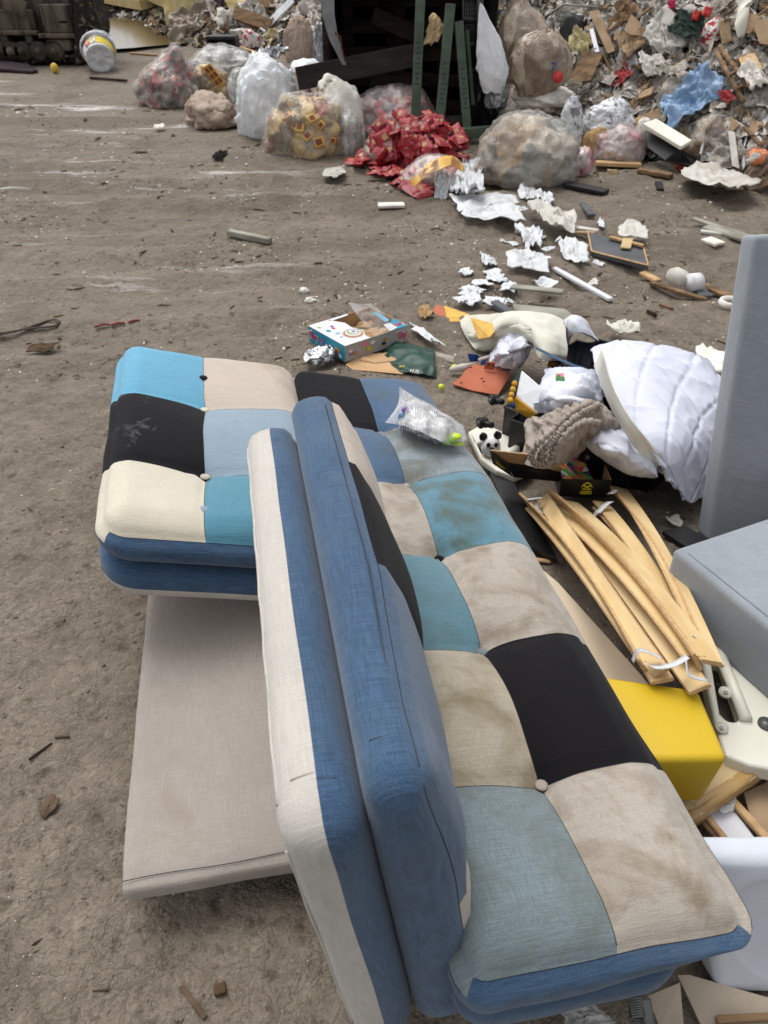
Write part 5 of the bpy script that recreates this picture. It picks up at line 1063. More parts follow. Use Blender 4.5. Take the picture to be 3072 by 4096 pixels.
# bottom right scraps
for nm, lab, q, m in (('cardboard_piece', 'creamy cardboard piece beside the grey spring clamp', [(2590, 3985, .04), (2720, 3930, .05), (2735, 4100, .03), (2640, 4110, .03)], 'pale_card'), ('cardboard_piece', 'big torn cream cardboard sheet under the jerrycan', [(2710, 3900, .03), (2760, 3900, .03), (3140, 4010, .02), (3140, 4130, .02), (2810, 4110, .02)], 'pale_card')):
    g = slab([W(*p) for p in q], .004, 0); one(nm, lab, 'cardboard', g[0], g[1], m, None, None, False)
plank('splintered_lath', 'splintered brown lath at the bottom right on the cream cardboard', 'lath', W(2860, 4085, .03), W(3120, 4070, .03), .012, .01, 'wood_dirty')
t = thing('spring_clamp', 'grey metal bracket with a coil spring under the sofa front', 'bracket', tuple(W(2590, 4040, .04)))
part('arm', *slab([W(2560, 3995, .08), W(2605, 3990, .08), W(2625, 4110, .06), W(2585, 4115, .06)], .012, .003), 'grey_metal', t, None, False)
c0, c1 = W(2545, 4000, .07), W(2550, 4080, .06); ex = (c1 - c0)
part('coil_spring', *tubeg([c0 + ex * (k / 80) + Vector((math.cos(k * .62) * .011, 0, math.sin(k * .62) * .011)) for k in range(81)], .0024, 6), 'grey_metal', t)
rag('clear_film_scrap', 'crumpled clear film under the front of the sofa', 'plastic film', 2330, 4085, 200, 80, .03, 17, 'clear_film', hit=lambda x, y: W(x, y, .03), flat=(0, 0, 1))
# ------------------------------------------------------------ scraps on the near and middle mud
def chipthing(name, label, cat, px, py, L, wd, ang, mat, th=.006, group=None):
    c = G(px, py); d = Vector((math.cos(ang), math.sin(ang), 0)) * L / 2; c.z = gz(c.x, c.y)
    return plank(name, label, cat, c - d, c + d, wd, th, mat, group)
chipthing('brown_block', 'small square brown wood chip on the mud near the bottom edge', 'wood chip', 880, 3955, .022, .020, .3, 'bark', .010)
chipthing('bark_strip', 'pale bark strip trodden into the mud at the bottom', 'bark strip', 770, 4005, .075, .010, -.75, 'mud_wood', .004)
rag('leaf_scrap', 'rusty brown scrap of wet paper stuck to the mud', 'paper', 195, 3230, 60, 80, .004, 44, 'mud_wood', hit=G, rings=5, lift=.001)
chipthing('twig', 'short dark twig beside the wet paper scrap', 'twig', 160, 3000, .06, .005, .9, 'wood_dark'); chipthing('twig', 'short broken twig left of the beige panel, upper one', 'twig', 248, 2945, .035, .006, .1, 'mud_wood'); chipthing('twig', 'thin pale splinter at the bottom left of the mud', 'twig', 400, 3955, .03, .003, .1, 'mud_wood')
g = tubeg([G(px, py) + Vector((0, 0, .012)) for px, py in ((-20, 1345), (60, 1335), (120, 1318), (190, 1292), (225, 1286), (238, 1298), (225, 1312), (180, 1318), (120, 1322), (50, 1336), (-10, 1352))], .011, 6, .35); one('black_strap', 'looped black webbing strap lying on the mud at the left', 'strap', g[0], g[1], 'strap_black')
rag('bark_piece', 'flat piece of dark bark left of the sofa bed', 'bark', 160, 1395, 120, 36, .008, 51, 'bark', hit=G, rings=6, lift=.002)
for k, (x0, y0, x1, y1) in enumerate(((380, 1312, 440, 1302), (445, 1305, 500, 1296), (515, 1294, 560, 1286))):
    g = tubeg([G(x0, y0) + Vector((0, 0, .006)), G((x0 + x1) / 2, (y0 + y1) / 2) + Vector((0, .006, .01)), G(x1, y1) + Vector((0, 0, .006))], .009, 6, .5); one('red_string', 'muddy red cord fragment in the mud, ' + ('left of three', 'middle and brightest of three', 'right of three')[k], 'cord', g[0], g[1], 'red_string')
plank('wood_offcut', 'weathered stick lying alone on the open mud', 'stick', G(915, 940), G(1082, 975), .045, .035, 'grey_wood')
for lab, px, py, s, m in (('white square tile chip left of the toy box', 1218, 1172, .03, 'dirty_white'), ('cream stone chunk left of the toy box', 1240, 1212, .03, 'chip')):
    g = blobg(G(px, py), s, s * .8, s * .5, px, .3, .3, .1, 3); one('rubble_chunk', lab, 'stone', g[0], g[1], m)
#@@FAR
# ------------------------------------------------------------ the yard's far edge: machine, bucket, puddle side debris
YM = G(180, 262).y
def A(px, py, dy=0.0): return AY(px, py, YM + dy)
def abox(x0, y0, x1, y1, d0, d1, bev=.01):
    a, b = A(x0, y0, d0), A(x1, y1, d0); x_ = sorted((a.x, b.x)); z_ = sorted((a.z, b.z)); sx, sz, sy = x_[1] - x_[0], z_[1] - z_[0], d1 - d0
    return xf(boxg(sx, sy, sz, bev, 2), Matrix.Translation(Vector((sum(x_) / 2, YM + (d0 + d1) / 2, sum(z_) / 2))))
t = thing('tracked_machine', 'mud caked dark crawler machine, its track frame cut by the top left corner', 'machine', (A(100, 262).x, YM, G(100, 262).z))
part('track_frame', *abox(-200, -120, 305, 150, .10, .9, .02), 'muddy_steel', t)
part('side_plate', *abox(-60, 38, 147, 122, .02, .10, .015), 'muddy_panel', t); pl = part('access_cover', *abox(152, 16, 292, 134, -.03, .10, .02), 'muddy_panel', t)
part('slot', *abox(236, 84, 268, 92, -.034, -.02, .001), 'near_black', pl); part('cover_rim', *abox(150, 134, 297, 154, -.06, .10, .012), 'muddy_panel', pl)
part('ledge', *abox(-60, 122, 150, 141, -.05, .10, .012), 'muddy_panel', t); part('mudguard', *abox(176, 156, 290, 206, -.02, .25, .03), 'muddy_panel', t)
part('undercarriage', *abox(-60, 150, 300, 232, .30, .9, .02), 'near_black', t)
for px in (14, 58, 104, 166, 232):
    p = A(px, 202, .08); rl = part('roller', *cylg(p, (0, 1, 0), .10, .22, 24, .01), 'muddy_steel', t); part('hub', *cylg(p + Vector((0, -.12, 0)), (0, 1, 0), .045, .05, 18, .006), 'muddy_panel', rl)
for px in (10, 110): part('bracket', *abox(px - 14, 138, px + 24, 176, -.02, .12, .01), 'muddy_steel', t)
part('torn_guard', *xf(boxg(.36, .02, .16, .004, 1), Matrix.Translation(A(40, 14, -.06)) @ Matrix.Rotation(.35, 4, 'Y')), 'muddy_panel', t)
V, F = join(*[abox(-60 + k * 26, 219, -37 + k * 26, 232, -.02, .34, .008) for k in range(15)], *[abox(-50 + k * 26, 231, -46 + k * 26, 256, -.03, .36, .006) for k in range(15)], abox(-60, 231, 330, 250, .02, .33, .008)); part('track', V, F, 'track_mud', t)
V = []; F = []; prof = [(296, -120), (352, -120), (372, 20), (394, 90), (397, 125), (385, 170), (352, 230), (318, 262), (296, 262)]
g = slab([A(x, y, -.02) for x, y in prof], .45, .01); part('track_end', *g, 'track_mud', t, None, False)
part('guard_rib', *tubeg([A(318, 100, -.04), A(360, 104, -.05), A(392, 118, -.04)], .012, 6), 'muddy_panel', t)
# bucket
p = G(400, 288); d = dep(p); r = 62 * d / FPX
t = thing('paint_bucket', 'crushed white plastic bucket with a yellow label, lying beside the crawler track', 'bucket', tuple(p))
axv = Vector((.25, -.75, -.28)).normalized(); m = basis(axv); m.translation = p + Vector((0, r * .5, r * .98))
V, F = [], []; n = 36; rows = 14
for i in range(rows + 1):
    for k in range(n):
        a = 2 * math.pi * k / n; s = i / rows; rr = r * (1.0 - .14 * s) * (1 + .03 * noise.noise(Vector((math.cos(a) * 2, math.sin(a) * 2, s * 3)))); V.append(m @ Vector((rr * math.cos(a), rr * math.sin(a), r * (-.75 + 1.5 * s))))
for i in range(rows):
    for k in range(n): F.append([i * n + k, i * n + (k + 1) % n, (i + 1) * n + (k + 1) % n, (i + 1) * n + k])
c0 = len(V)
for i in range(1, 7):
    for k in range(n):
        a = 2 * math.pi * k / n; rr = r * .86 * (1 - i / 6.0); q = Vector((math.cos(a) * rr, math.sin(a) * rr, 0)); V.append(m @ (q + Vector((0, 0, r * (.75 - .10 * math.sin(i / 6 * 3) + .22 * (abs(noise.noise(q / r * 2.6 + Vector((3, 1, 0)))) - .2))))))
for i in range(6):
    for k in range(n):
        b0 = rows * n if i == 0 else c0 + (i - 1) * n; b1 = c0 + i * n; F.append([b0 + k, b0 + (k + 1) % n, b1 + (k + 1) % n, b1 + k])
body = part('body', V, F, 'white_bag', t)
for s, rr in ((-.62, 1.06), (-.5, 1.05)):
    g = tubeg([m @ Vector((math.cos(k / 20 * 6.284) * r * rr, math.sin(k / 20 * 6.284) * r * rr, r * s)) for k in range(21)], .012, 6); part('rim', *g, 'white_bag', t)
def bandg(a0, a1, s0, s1, k=1.012):
    V, F = [], []
    for i in range(17):
        a = a0 + (a1 - a0) * i / 16
        for s in (s0, s1): V.append(m @ Vector((math.cos(a) * r * (1 - .14 * (s + .75) / 1.5) * k * 1.02, math.sin(a) * r * (1 - .14 * (s + .75) / 1.5) * k * 1.02, r * s)))
    for i in range(16): F.append([2 * i, 2 * i + 1, 2 * i + 3, 2 * i + 2])
    return V, F
up = (m.to_3x3().inverted() @ Vector((0, 0, 1))); a0 = math.atan2(up.y, up.x)
sgn = 1 if (m.to_3x3() @ Vector((math.cos(a0 + .5), math.sin(a0 + .5), 0))).x > 0 else -1
part('label', *bandg(a0 - sgn * .05, a0 + sgn * 1.5, -.15, .55), 'ink_yellow', body); part('label', *bandg(a0 - sgn * .9, a0 - sgn * .08, -.1, .5), 'print_mix', body); part('label_stripe', *bandg(a0 - 1.3, a0 + 1.3, -.30, -.2), 'navy_lining', body)
part('handle', *tubeg([m @ Vector((math.cos(a0 + sgn * q) * r * 1.1, math.sin(a0 + sgn * q) * r * 1.1, r * (-.6 - .25 * math.sin(q)))) for q in (-1.2, -.6, 0, .5, .9)], .014, 6), 'white_bag', t)
# paper cup, lemon, dark plank
p = G(112, 256); d = dep(p); r = 24 * d / FPX; t = thing('paper_cup', 'white paper cup with red dots lying against the crawler track', 'cup', tuple(p)); ax_ = Vector((-1, -.35, .1)).normalized(); m = basis(ax_); m.translation = p + Vector((0, 0, r))
V, F = [], []
for i in range(7):
    for k in range(24): a = k / 24 * 6.283; V.append(m @ Vector((math.cos(a) * r * (.82 + .03 * i), math.sin(a) * r * (.82 + .03 * i), r * (-.9 + .3 * i))))
for i in range(6):
    for k in range(24): F.append([i * 24 + k, i * 24 + (k + 1) % 24, i * 24 + 24 + (k + 1) % 24, i * 24 + 24 + k])
F.append(list(range(24))); solid(part('wall', V, F, 'white_bag', t), .004)
for dx, dz in ((.3, .25), (-.2, .6), (.7, .5)):
    part('printed_dot', *cylg(p + Vector((r * dx, -r * .93, r * .9 + r * (dz - .4))), (.1, -1, .2), r * .16, .008, 12), 'red_cloth', t)
p = G(222, 292); g = ico(4); rr = 15 * dep(p) / FPX; one('lemon', 'yellow bruised lemon on the mud in front of the machine', 'lemon', [p + Vector((v.x * rr, v.y * rr, v.z * rr * 1.25 + rr * 1.1)) for v in g[0]], g[1], 'lemon')
g = slab([G(-60, 262) + Vector((0, 0, .06)), G(40, 268) + Vector((0, 0, .06)), G(120, 276) + Vector((0, 0, .05)), G(152, 290) + Vector((0, 0, .03)), G(130, 296) + Vector((0, 0, .03)), G(-60, 284) + Vector((0, 0, .04))], .03); one('dark_plank', 'dark maroon plank lying flat in front of the machine', 'plank', *g, 'maroon', None, None, False)
plank('thin_stick', 'thin pale stick on the mud right of the white bucket', 'stick', G(520, 216), G(628, 224), .03, .02, 'pine'); plank('dark_stick', 'thin dark rod on the mud below the white bucket', 'stick', G(360, 314), G(508, 326), .035, .02, 'wood_dark'); plank('white_stick', 'white splinter of wood at the edge of the puddle', 'stick', G(545, 143), G(632, 158), .07, .03, 'dirty_white')
p = G(390, 72); one('red_barrier', 'red plastic barrier piece standing behind the machine', 'plastic', *xf(boxg(.14, .05, .34, .02), Matrix.Translation(p + Vector((0, .1, .17)))), 'red_plastic')
def chunk(name, label, cat, px, py, wpx, hpx, mat, seed, asp=.8, hit=HP, rough=.18, group=None):
    p = hit(px, py); k = dep(p) / FPX; wd, hd = wpx * k, hpx * k; bm = bmesh.new(); bmesh.ops.create_cube(bm, size=1); bmesh.ops.subdivide_edges(bm, edges=bm.edges[:], cuts=5, use_grid_fill=True)
    for v in bm.verts:
        q = v.co.copy(); v.co = q + Vector((noise.noise(q * 2.3 + Vector((seed, 0, 0))), noise.noise(q * 2.3 + Vector((0, seed, 3))), noise.noise(q * 2.3 + Vector((2, 5, seed))))) * rough + q.normalized() * .1 * noise.noise(q * 7 + Vector((seed, seed, 0)))
    m = Matrix.Translation(p + Vector((0, .1, hd * .3))) @ Matrix.Rotation(seed * 1.3, 4, 'Z') @ Matrix.Rotation(.3 * math.sin(seed), 4, 'X') @ Matrix.Diagonal((wd, wd * asp, hd, 1))
    g = bmgeo(bm); return one(name, label, cat, *xf(g, m), mat, group)
plank('foam_slab', 'long pale yellow foam slab tilted over the puddle', 'foam slab', HP(560, -10) + Vector((0, 0, .16)), HP(720, 62) + Vector((0, 0, .16)), .42, .22, 'foam_yellow', None, (-.1, -.7, 1))
plank('foam_slab', 'broken yellow foam slab lying left beside the pipe end', 'foam slab', HP(415, 18) + Vector((0, 0, .08)), HP(610, 50) + Vector((0, 0, .06)), .36, .14, 'foam_yellow', None, (.1, -.4, 1))
chunk('foam_chunk', 'big crumbling yellow foam block at the end of the long slab', 'foam', 735, 75, 130, 120, 'foam_yellow', 3); chunk('foam_chunk', 'yellow foam lump in the middle of the far debris', 'foam', 948, 60, 80, 52, 'foam_yellow', 5); chunk('foam_chunk', 'small squarish yellow foam lump by the blue strip', 'foam', 1076, 92, 46, 42, 'foam_yellow', 8); chunk('foam_chunk', 'smallest yellow foam lump left of the squarish one', 'foam', 1038, 88, 26, 22, 'foam_yellow', 9)
g = tubeg([HP(480, -30) + Vector((0, -.1, .25)), HP(498, 26) + Vector((0, -.1, .12))], .05, 14); one('steel_pipe', 'grey steel pipe end between the foam slabs', 'pipe', *g, 'grey_metal')
rag('brown_tarp', 'crumpled brown tarpaulin at the edge of the puddle', 'tarpaulin', 765, 130, 180, 115, .16, 3, 'tarp_brown', flat=(-.2, -.75, 1), edge=.25, frq=1.4, rings=14, seg=44, lift=.06)
rag('maroon_sheet', 'maroon plastic sheet among the far foam lumps', 'sheet', 880, 30, 90, 45, .06, 4, 'maroon', flat=(0, -.8, 1), lift=.1)
chunk('brown_carton', 'brown cardboard box at the top of the far debris', 'box', 1045, 40, 110, 60, 'cardboard', 2.2, .7, HP, .04)
plank('brown_board', 'brown board leaning in the far debris', 'board', HP(945, 90) + Vector((0, -.1, .10)), HP(1090, 128) + Vector((0, -.1, .06)), .16, .05, 'wood_dirty', None, (0, -1, .6)); plank('pale_blue_strip', 'pale blue plastic strip leaning up beside the yellow lump', 'strip', HP(1054, 140) + Vector((0, -.1, .05)), HP(1176, 72) + Vector((0, -.1, .2)), .09, .02, 'white_film', None, (0, -1, .8))
for k, (px, py, wpx, hpx, lab) in enumerate(((945, 165, 66, 46, 'white wool lump behind the black tray'), (890, 118, 76, 56, 'whitish wool lump above the black tray'), (1098, 168, 60, 44, 'cream wool lump left of the tall brown bag'), (990, 118, 60, 40, 'cream wool lump under the brown board'))): chunk('wool_lump', lab, 'insulation', px, py, wpx, hpx, 'wool' if 'cream' in lab else 'dirty_white', k + 3.3, .9, HP, .3)
bag('small_bag', 'small white bag with red print among the far debris', 'bag', 1008, 128, 205, 74, 3, 'red_print', None, sub=4)
bag('black_lump', 'small black rubber lump left of the tall brown bag', 'lump', 1128, 165, 212, 50, 4, 'black_bag', None, sub=4)
# black tray on its side
p = G(888, 232); k = dep(p) / FPX; t = thing('black_crate', 'black plastic crate tipped on its side behind the bags', 'crate', tuple(p)); wd, hd = 112 * k, 72 * k
def cbx(cx, cz, sx, sz, y0=0., sy=.04): return xf(boxg(sx, sy, sz, .012), Matrix.Translation(p + Vector((cx, y0 + .05, cz))))
part('back', *cbx(0, hd * .5, wd, hd, .3), 'black_plastic', t); part('top_rail', *cbx(0, hd * .93, wd, hd * .2, .12, .34), 'black_plastic', t)
for s in (-1, 1): part('side', *xf(boxg(wd * .16, .36, hd, .03, 3), Matrix.Translation(p + Vector((s * wd * .44, .2, hd * .48)))), 'black_plastic', t)
for lab, a, b, w_ in (('split tan lath right of the black crate, upper', (945, 195), (1030, 228), .05), ('split tan lath right of the black crate, lower', (950, 226), (1032, 240), .06), ('thin white lath standing up before the tall brown bag', (1128, 205), (1148, 140), .03)):
    plank('lath', lab, 'lath', G(*a) + Vector((0, 0, .03)), (G(*b) if 'standing' not in lab else AY(*b, G(*a).y)) + Vector((0, 0, .03)), w_, .02, 'pine')
# ------------------------------------------------------------ bags along the foot of the heap
bag('refuse_bag', 'dirty clear bag stuffed with dark red wrappers, leftmost of the row', 'bag', 676, 235, 428, 225, 1, 'red_mix', None, lump=.3, lean=(.10, 0))
bag('refuse_bag', 'long greyish clear bag of tan paper behind the gold printed sheet', 'bag', 905, 208, 350, 290, 2, 'grey_clear', None, lump=.2, fl=.5)
t = bag('refuse_bag', 'clear bag with a sheet of gold printed packs sticking up', 'bag', 850, 270, 395, 150, 3, 'gold_mix', None)
q = [(808, 272), (838, 252), (900, 330), (872, 352)]; yq = t.location.y - .22
sh = slab([AY(*p, yq) for p in q], .012); sheet = part('printed_sheet', *sh, 'gold_sheet', t, None, False)
for u in (.2, .5, .8):
    for v in (.28, .74):
        c = [AY(*p, yq - .016) for p in q]
        def bil(a, b): return (c[0] * (1 - a) + c[3] * a) * (1 - b) + (c[1] * (1 - a) + c[2] * a) * b
        part('printed_square', [bil(u - .1, v - .16), bil(u + .1, v - .16), bil(u + .1, v + .16), bil(u - .1, v + .16)], [[0, 1, 2, 3]], 'brown_print', sheet, None, False)
bag('cloth_sack', 'flattened beige pink cloth sack on the mud in front of the row', 'sack', 862, 384, 512, 206, 4, 'beige_cloth_bag', None, lump=.40, crease=.06, fine=.02, ridge=1.2, fl=1.15)
bag('refuse_bag', 'small silvery clear bag left of the big white bag', 'bag', 970, 296, 412, 100, 5, 'grey_clear', None)
rag('foil_tangle', 'tangle of shiny foil strips on top of the big white bag', 'foil', 1094, 275, 140, 46, .12, 6, 'foil', hit=lambda x, y: G(1094, 440) + Vector((0, .35, .42)), flat=(0, -.6, 1), frq=4)
bag('refuse_bag', 'biggest plain white plastic bag in the row', 'bag', 1082, 262, 552, 245, 7, 'white_bag', None, lump=.2, crease=.07, ridge=.9, lean=(-.02, .05))
bag('refuse_bag', 'torn clear bag of gold packs and wrappers in front of the white bag', 'bag', 1232, 404, 632, 300, 8, 'gold_mix', None, lump=.24)
gb = [o for o in COL.objects if o.get('label') == 'torn clear bag of gold packs and wrappers in front of the white bag'][0]
for k, (px, py, s, a) in enumerate(((1203, 506, 44, .9), (1232, 545, 40, .6), (1276, 568, 42, .5), (1245, 478, 36, 1.0), (1285, 500, 30, .3), (1150, 468, 36, .2), (1330, 560, 26, .7))):
    p, nn = surf(gb, px, py)
    if p is None: continue
    kk = dep(p) / FPX; mm = basis((nn + Vector((0, -.6, .3))).normalized(), a); mm.translation = p + nn * .01
    pk = part('gold_pack', *xf(boxg(s * kk, s * kk * .85, .02, .006), mm), 'gold_sheet', gb); mm2 = mm.copy(); mm2.translation = p + nn * .01 + mm.to_3x3() @ Vector((0, 0, .0115)); part('printed_square', *xf(boxg(s * kk * .6, s * kk * .5, .003, 0), mm2), 'brown_print', pk, None, False)
bag('refuse_bag', 'small bag of silver and red scraps between white bag and brown stained sack', 'bag', 1226, 342, 428, 64, 9, 'pink_clear', None, sub=4)
bag('stained_sack', 'white sack smeared with dark brown stains', 'sack', 1352, 338, 600, 210, 10, 'stained_sack', None, lump=.16, crease=.06, ridge=.5)
bag('refuse_bag', 'half empty pale clear bag right below the brown stained sack', 'bag', 1392, 460, 618, 100, 12, 'grey_clear', None, sub=4)
bag('refuse_bag', 'tall bag half brown, half cream, leaning left of the dark skip', 'bag', 1205, 92, 252, 120, 13, 'beige_cloth_bag', None, fl=.5, lump=.14)
bag('refuse_bag', 'narrow silvery bag between the tall cream bag and the skip', 'bag', 1280, 110, 262, 50, 14, 'silver_sack', None, fl=.8, sub=4)
bag('white_sack', 'white printed sack lying under the left end of the black plank', 'sack', 1228, 240, 300, 130, 15, 'white_sack', None, sub=4)
rb = bag('refuse_bag', 'swollen clear bag of red coffee pouches, sealed', 'bag', 1578, 364, 560, 310, 16, 'red_mix_clear', None, lump=.12, crease=.10)
ob_ = bag('refuse_bag', 'burst bag spilling a mass of bright red pouches', 'bag', 1645, 500, 672, 360, 17, 'brown_film', None, lump=.2)
yb_ = bag('refuse_bag', 'clear bag with a strip of yellow printed packs at the foot of the red spill', 'bag', 1740, 632, 762, 240, 18, 'pink_clear', None, fl=.6)
p0, n0 = surf(yb_, 1740, 690)
V, F = patchg([[AY(1640, 722, yb_.location.y - .30), AY(1740, 640, yb_.location.y - .18), AY(1815, 625, yb_.location.y - .1), AY(1850, 660, yb_.location.y - .14)], [AY(1655, 748, yb_.location.y - .34), AY(1745, 680, yb_.location.y - .30), AY(1810, 664, yb_.location.y - .26), AY(1858, 690, yb_.location.y - .22)]], 8, 28, lambda u, v, p: .012 * fold(p, 7))
ys_ = solid(part('printed_strip', V, F, 'gold_sheet', yb_), .004)
for k in range(6):
    for j in (0, 1):
        i = 2 + k * 4; rws = [V[r_ * 29 + i + d_] for r_ in ((1, 3) if j == 0 else (5, 7)) for d_ in (0, 2)]; part('printed_square', [q + Vector((0, -.012, .006)) for q in (rws[0], rws[1], rws[3], rws[2])], [[0, 1, 2, 3]], 'brown_print', ys_, None, False)
# red pouches
def pouch_mesh():
    V, F, mi = [], [], []; n, m_ = 8, 8
    for s in (1, -1):
        for i in range(n + 1):
            for j in range(m_ + 1):
                u, v = i / n - .5, j / m_ - .5; e = max(0, (1 - (2 * u) ** 2)) ** .6 * max(0, (1 - (2 * v) ** 2)) ** .6
                V.append(Vector((u, v * 1.3, s * .16 * e + .16 * noise.noise(Vector((u * 4, v * 4, 1))) + .10 * abs(noise.noise(Vector((u * 8, v * 8, 3)))))))
    o = (n + 1) * (m_ + 1)
    for i in range(n):
        for j in range(m_):
            a = i * (m_ + 1) + j; F += [[a, a + m_ + 1, a + m_ + 2, a + 1], [o + a, o + a + 1, o + a + m_ + 2, o + a + m_ + 1]]
            mi += [1 if 3 <= i <= 5 and 3 <= j <= 4 else 0, 0]
    return mesh('red_pouch', V, F, ['pouch_red', 'pouch_label'], mi)
PM = pouch_mesh(); PR = random.Random(5)
def pouch(p, n, s, lab, grp):
    o = link('red_pouch', PM, None, p); m = basis(n, PR.uniform(0, 6.28)); o.rotation_euler = m.to_euler(); o.scale = (s, s, s); return tag(o, lab, 'pouch', grp)
for k in range(105):
    for _ in range(20):
        px, py = PR.uniform(1512, 1836), PR.uniform(478, 650); p, n = surf(ob_, px, py)
        if p: break
    else:
        continue
    pouch(p + n * PR.uniform(.01, .09), n + Vector((PR.uniform(-.7, .7), PR.uniform(-.7, .7), PR.uniform(-.4, .7))), PR.uniform(.075, .125), 'red foil pouch heaped on the burst bag', 'red pouches on the burst bag')
for k in range(46):
    t_ = PR.random(); px = 1420 + 290 * t_ + PR.uniform(-30, 30); py = 640 + 140 * t_ + PR.uniform(-26, 20)
    p = G(px, py); pouch(p + Vector((0, 0, .02 + PR.random() * .03)), (PR.uniform(-.4, .4), PR.uniform(-.5, .3), 1), PR.uniform(.07, .11), 'loose red foil pouch on the mud below the burst bag', 'red pouches strewn on the mud')
for lab, px, py in (('single red pouch lying apart at the bottom end of the red spill', 1672, 778), ('red scrap of pouch on the mud left of the big taupe bag', 2013, 712)): pouch(G(px, py) + Vector((0, 0, .03)), (0, -.3, 1), .17 if 'single' in lab else .07, lab, None)
rag('tan_paper', 'long pale torn paper left of the red spill', 'paper', 1345, 698, 95, 36, .02, 61, 'dirty_white', hit=G)
# ------------------------------------------------------------ dark skip with leaning timber and posts
YS = G(1700, 560).y; xl, xr = AY(1298, 300, YS + .1).x, AY(1965, 300, YS + .1).x; zb = ramp(YS + .3); ztop = AY(1600, -90, YS).z
t = thing('steel_skip', 'dark open fronted steel skip between the bags and the heap', 'skip', ((xl + xr) / 2, YS + .7, zb))
def sb(x0, x1, y0, y1, z0, z1, nm, m='near_black'): return part(nm, *xf(boxg(x1 - x0, y1 - y0, z1 - z0, .012), Matrix.Translation(Vector(((x0 + x1) / 2, (y0 + y1) / 2, (z0 + z1) / 2)))), m, t)
sb(xl, xr, YS + 1.5, YS + 1.58, zb - .05, ztop, 'back_wall'); sb(xl - .03, xl + .03, YS + .45, YS + 1.5, zb - .05, ztop, 'side_wall', 'dark_timber'); sb(xr - .03, xr + .03, YS + .3, YS + 1.5, zb - .05, ztop, 'side_wall'); sb(xl + .031, xr - .031, YS + .3, YS + 1.5, zb - .04, zb + .02, 'floor'); sb(xl - .1, xr + .1, YS + .25, YS + 1.6, ztop + .002, ztop + .06, 'top_sheet')
def pallet(x, y, z, ang, tilt, lab):
    w_ = thing('wooden_pallet', lab, 'pallet', (x, y, z), ang); mm = Matrix.Translation(Vector((x, y, z))) @ Matrix.Rotation(ang, 4, 'Z') @ Matrix.Rotation(tilt, 4, 'X')
    for k in range(5): part('deck_board', *xf(boxg(.95, .02, .11, .004), mm @ Matrix.Translation(Vector((0, -.05, .09 + k * .21)))), 'dark_timber', w_)
    for sx in (-.42, 0, .42): part('bearer', *xf(boxg(.1, .08, 1.0, .004), mm @ Matrix.Translation(Vector((sx, .002, .5)))), 'dark_timber', w_)
pallet((xl + xr) / 2 - .12, YS + 1.15, zb + .03, .12, -.06, 'dark wooden pallet standing inside the dark skip'); pallet((xl + xr) / 2 + .35, YS + .95, zb + .03, -.2, -.1, 'second dark pallet leaning at the right inside the skip')
plank('black_plank', 'broad black plank leaning across the front of the skip', 'plank', AY(1190, 318, YS + .15), AY(1672, 222, YS + .20), .17, .05, 'plank_black', None, (0, -1, .25))
plank('brown_board', 'dim brown board low across the inside of the skip', 'board', AY(1480, 330, YS + .7), AY(1690, 350, YS + .75), .14, .03, 'dark_timber', None, (0, -1, .2)); plank('brown_board', 'dim brown board high across the inside of the skip', 'board', AY(1490, 60, YS + .7), AY(1660, 140, YS + .72), .13, .03, 'dark_timber', None, (0, -1, .2))
def post(lab, a, b, wd, ya, yb2):
    pa, pb = AY(*a, ya), AY(*b, yb2); d = (pa - pb); L = d.length; z = d / L; x = Vector((1, 0, 0)); x = (x - z * x.dot(z)).normalized(); y = z.cross(x)
    m = Matrix((x, y, z)).transposed().to_4x4(); m.translation = (pa + pb) / 2; t = thing('steel_post', lab, 'post', tuple(pb))
    g = join(xf(boxg(wd, .012, L, .003), m), xf(boxg(.012, .05, L, .003), m @ Matrix.Translation(Vector((-wd / 2 + .006, .03, 0)))), xf(boxg(.012, .05, L, .003), m @ Matrix.Translation(Vector((wd / 2 - .006, .03, 0))))); part('channel', *g, 'green_steel', t)
    for k in range(9):
        q = m @ Matrix.Translation(Vector((0, -.008, -.22 * L + .028 * k * 1.3))); s = [(.6, .009), (.2, .02), (.5, .012), (.6, .006)][k % 4]; part('stencil_mark', *xf(boxg(wd * s[0], .003, s[1], 0), q), 'navy_lining', t, None, False)
post('green stencilled steel post upright in front of the skip, leftmost', (1684, -40), (1662, 470), .075, YS + .05, YS - .05); post('green stencilled steel post tilted to the right, middle one', (1803, 15), (1752, 560), .078, YS + .02, YS - .12); post('green stencilled steel post tilted to the left, rightmost', (1836, 85), (1872, 560), .07, YS + .02, YS - .12)
plank('green_beam', 'short green beam lying on the ground at the foot of the posts', 'beam', G(1835, 580) + Vector((0, 0, .05)), G(1965, 570) + Vector((0, 0, .05)), .08, .08, 'green_steel')
plank('thin_post', 'slim green strip leaning behind the rightmost post', 'strip', AY(1868, 120, YS + .1), AY(1892, 420, YS + .06), .03, .02, 'green_steel', None, (0, -1, .1))
q = [(1277, -70), (1336, -70), (1338, 60), (1352, 150), (1384, 245), (1383, 262), (1368, 258), (1318, 160), (1290, 70)]
t = thing('bent_steel_sheet', 'grey curved steel blade hanging down at the left front of the skip', 'blade', tuple(AY(1330, 200, YS)))
part('plate', *slab([AY(*p, YS - .02) for p in q], .025, .004), 'blade_metal', t, None, False); part('rusty_edge', *tubeg([AY(x, y, YS - .05) for x, y in ((1340, 130), (1362, 150), (1366, 185), (1380, 245))], .008, 6), 'rust', t)
rag('torn_card', 'crumpled tan card wedged between two green posts', 'card', 1735, 125, 65, 110, .05, 71, 'tan_card', hit=lambda x, y: AY(x, y, YS + .1), flat=(.1, -1, .3), edge=.3)
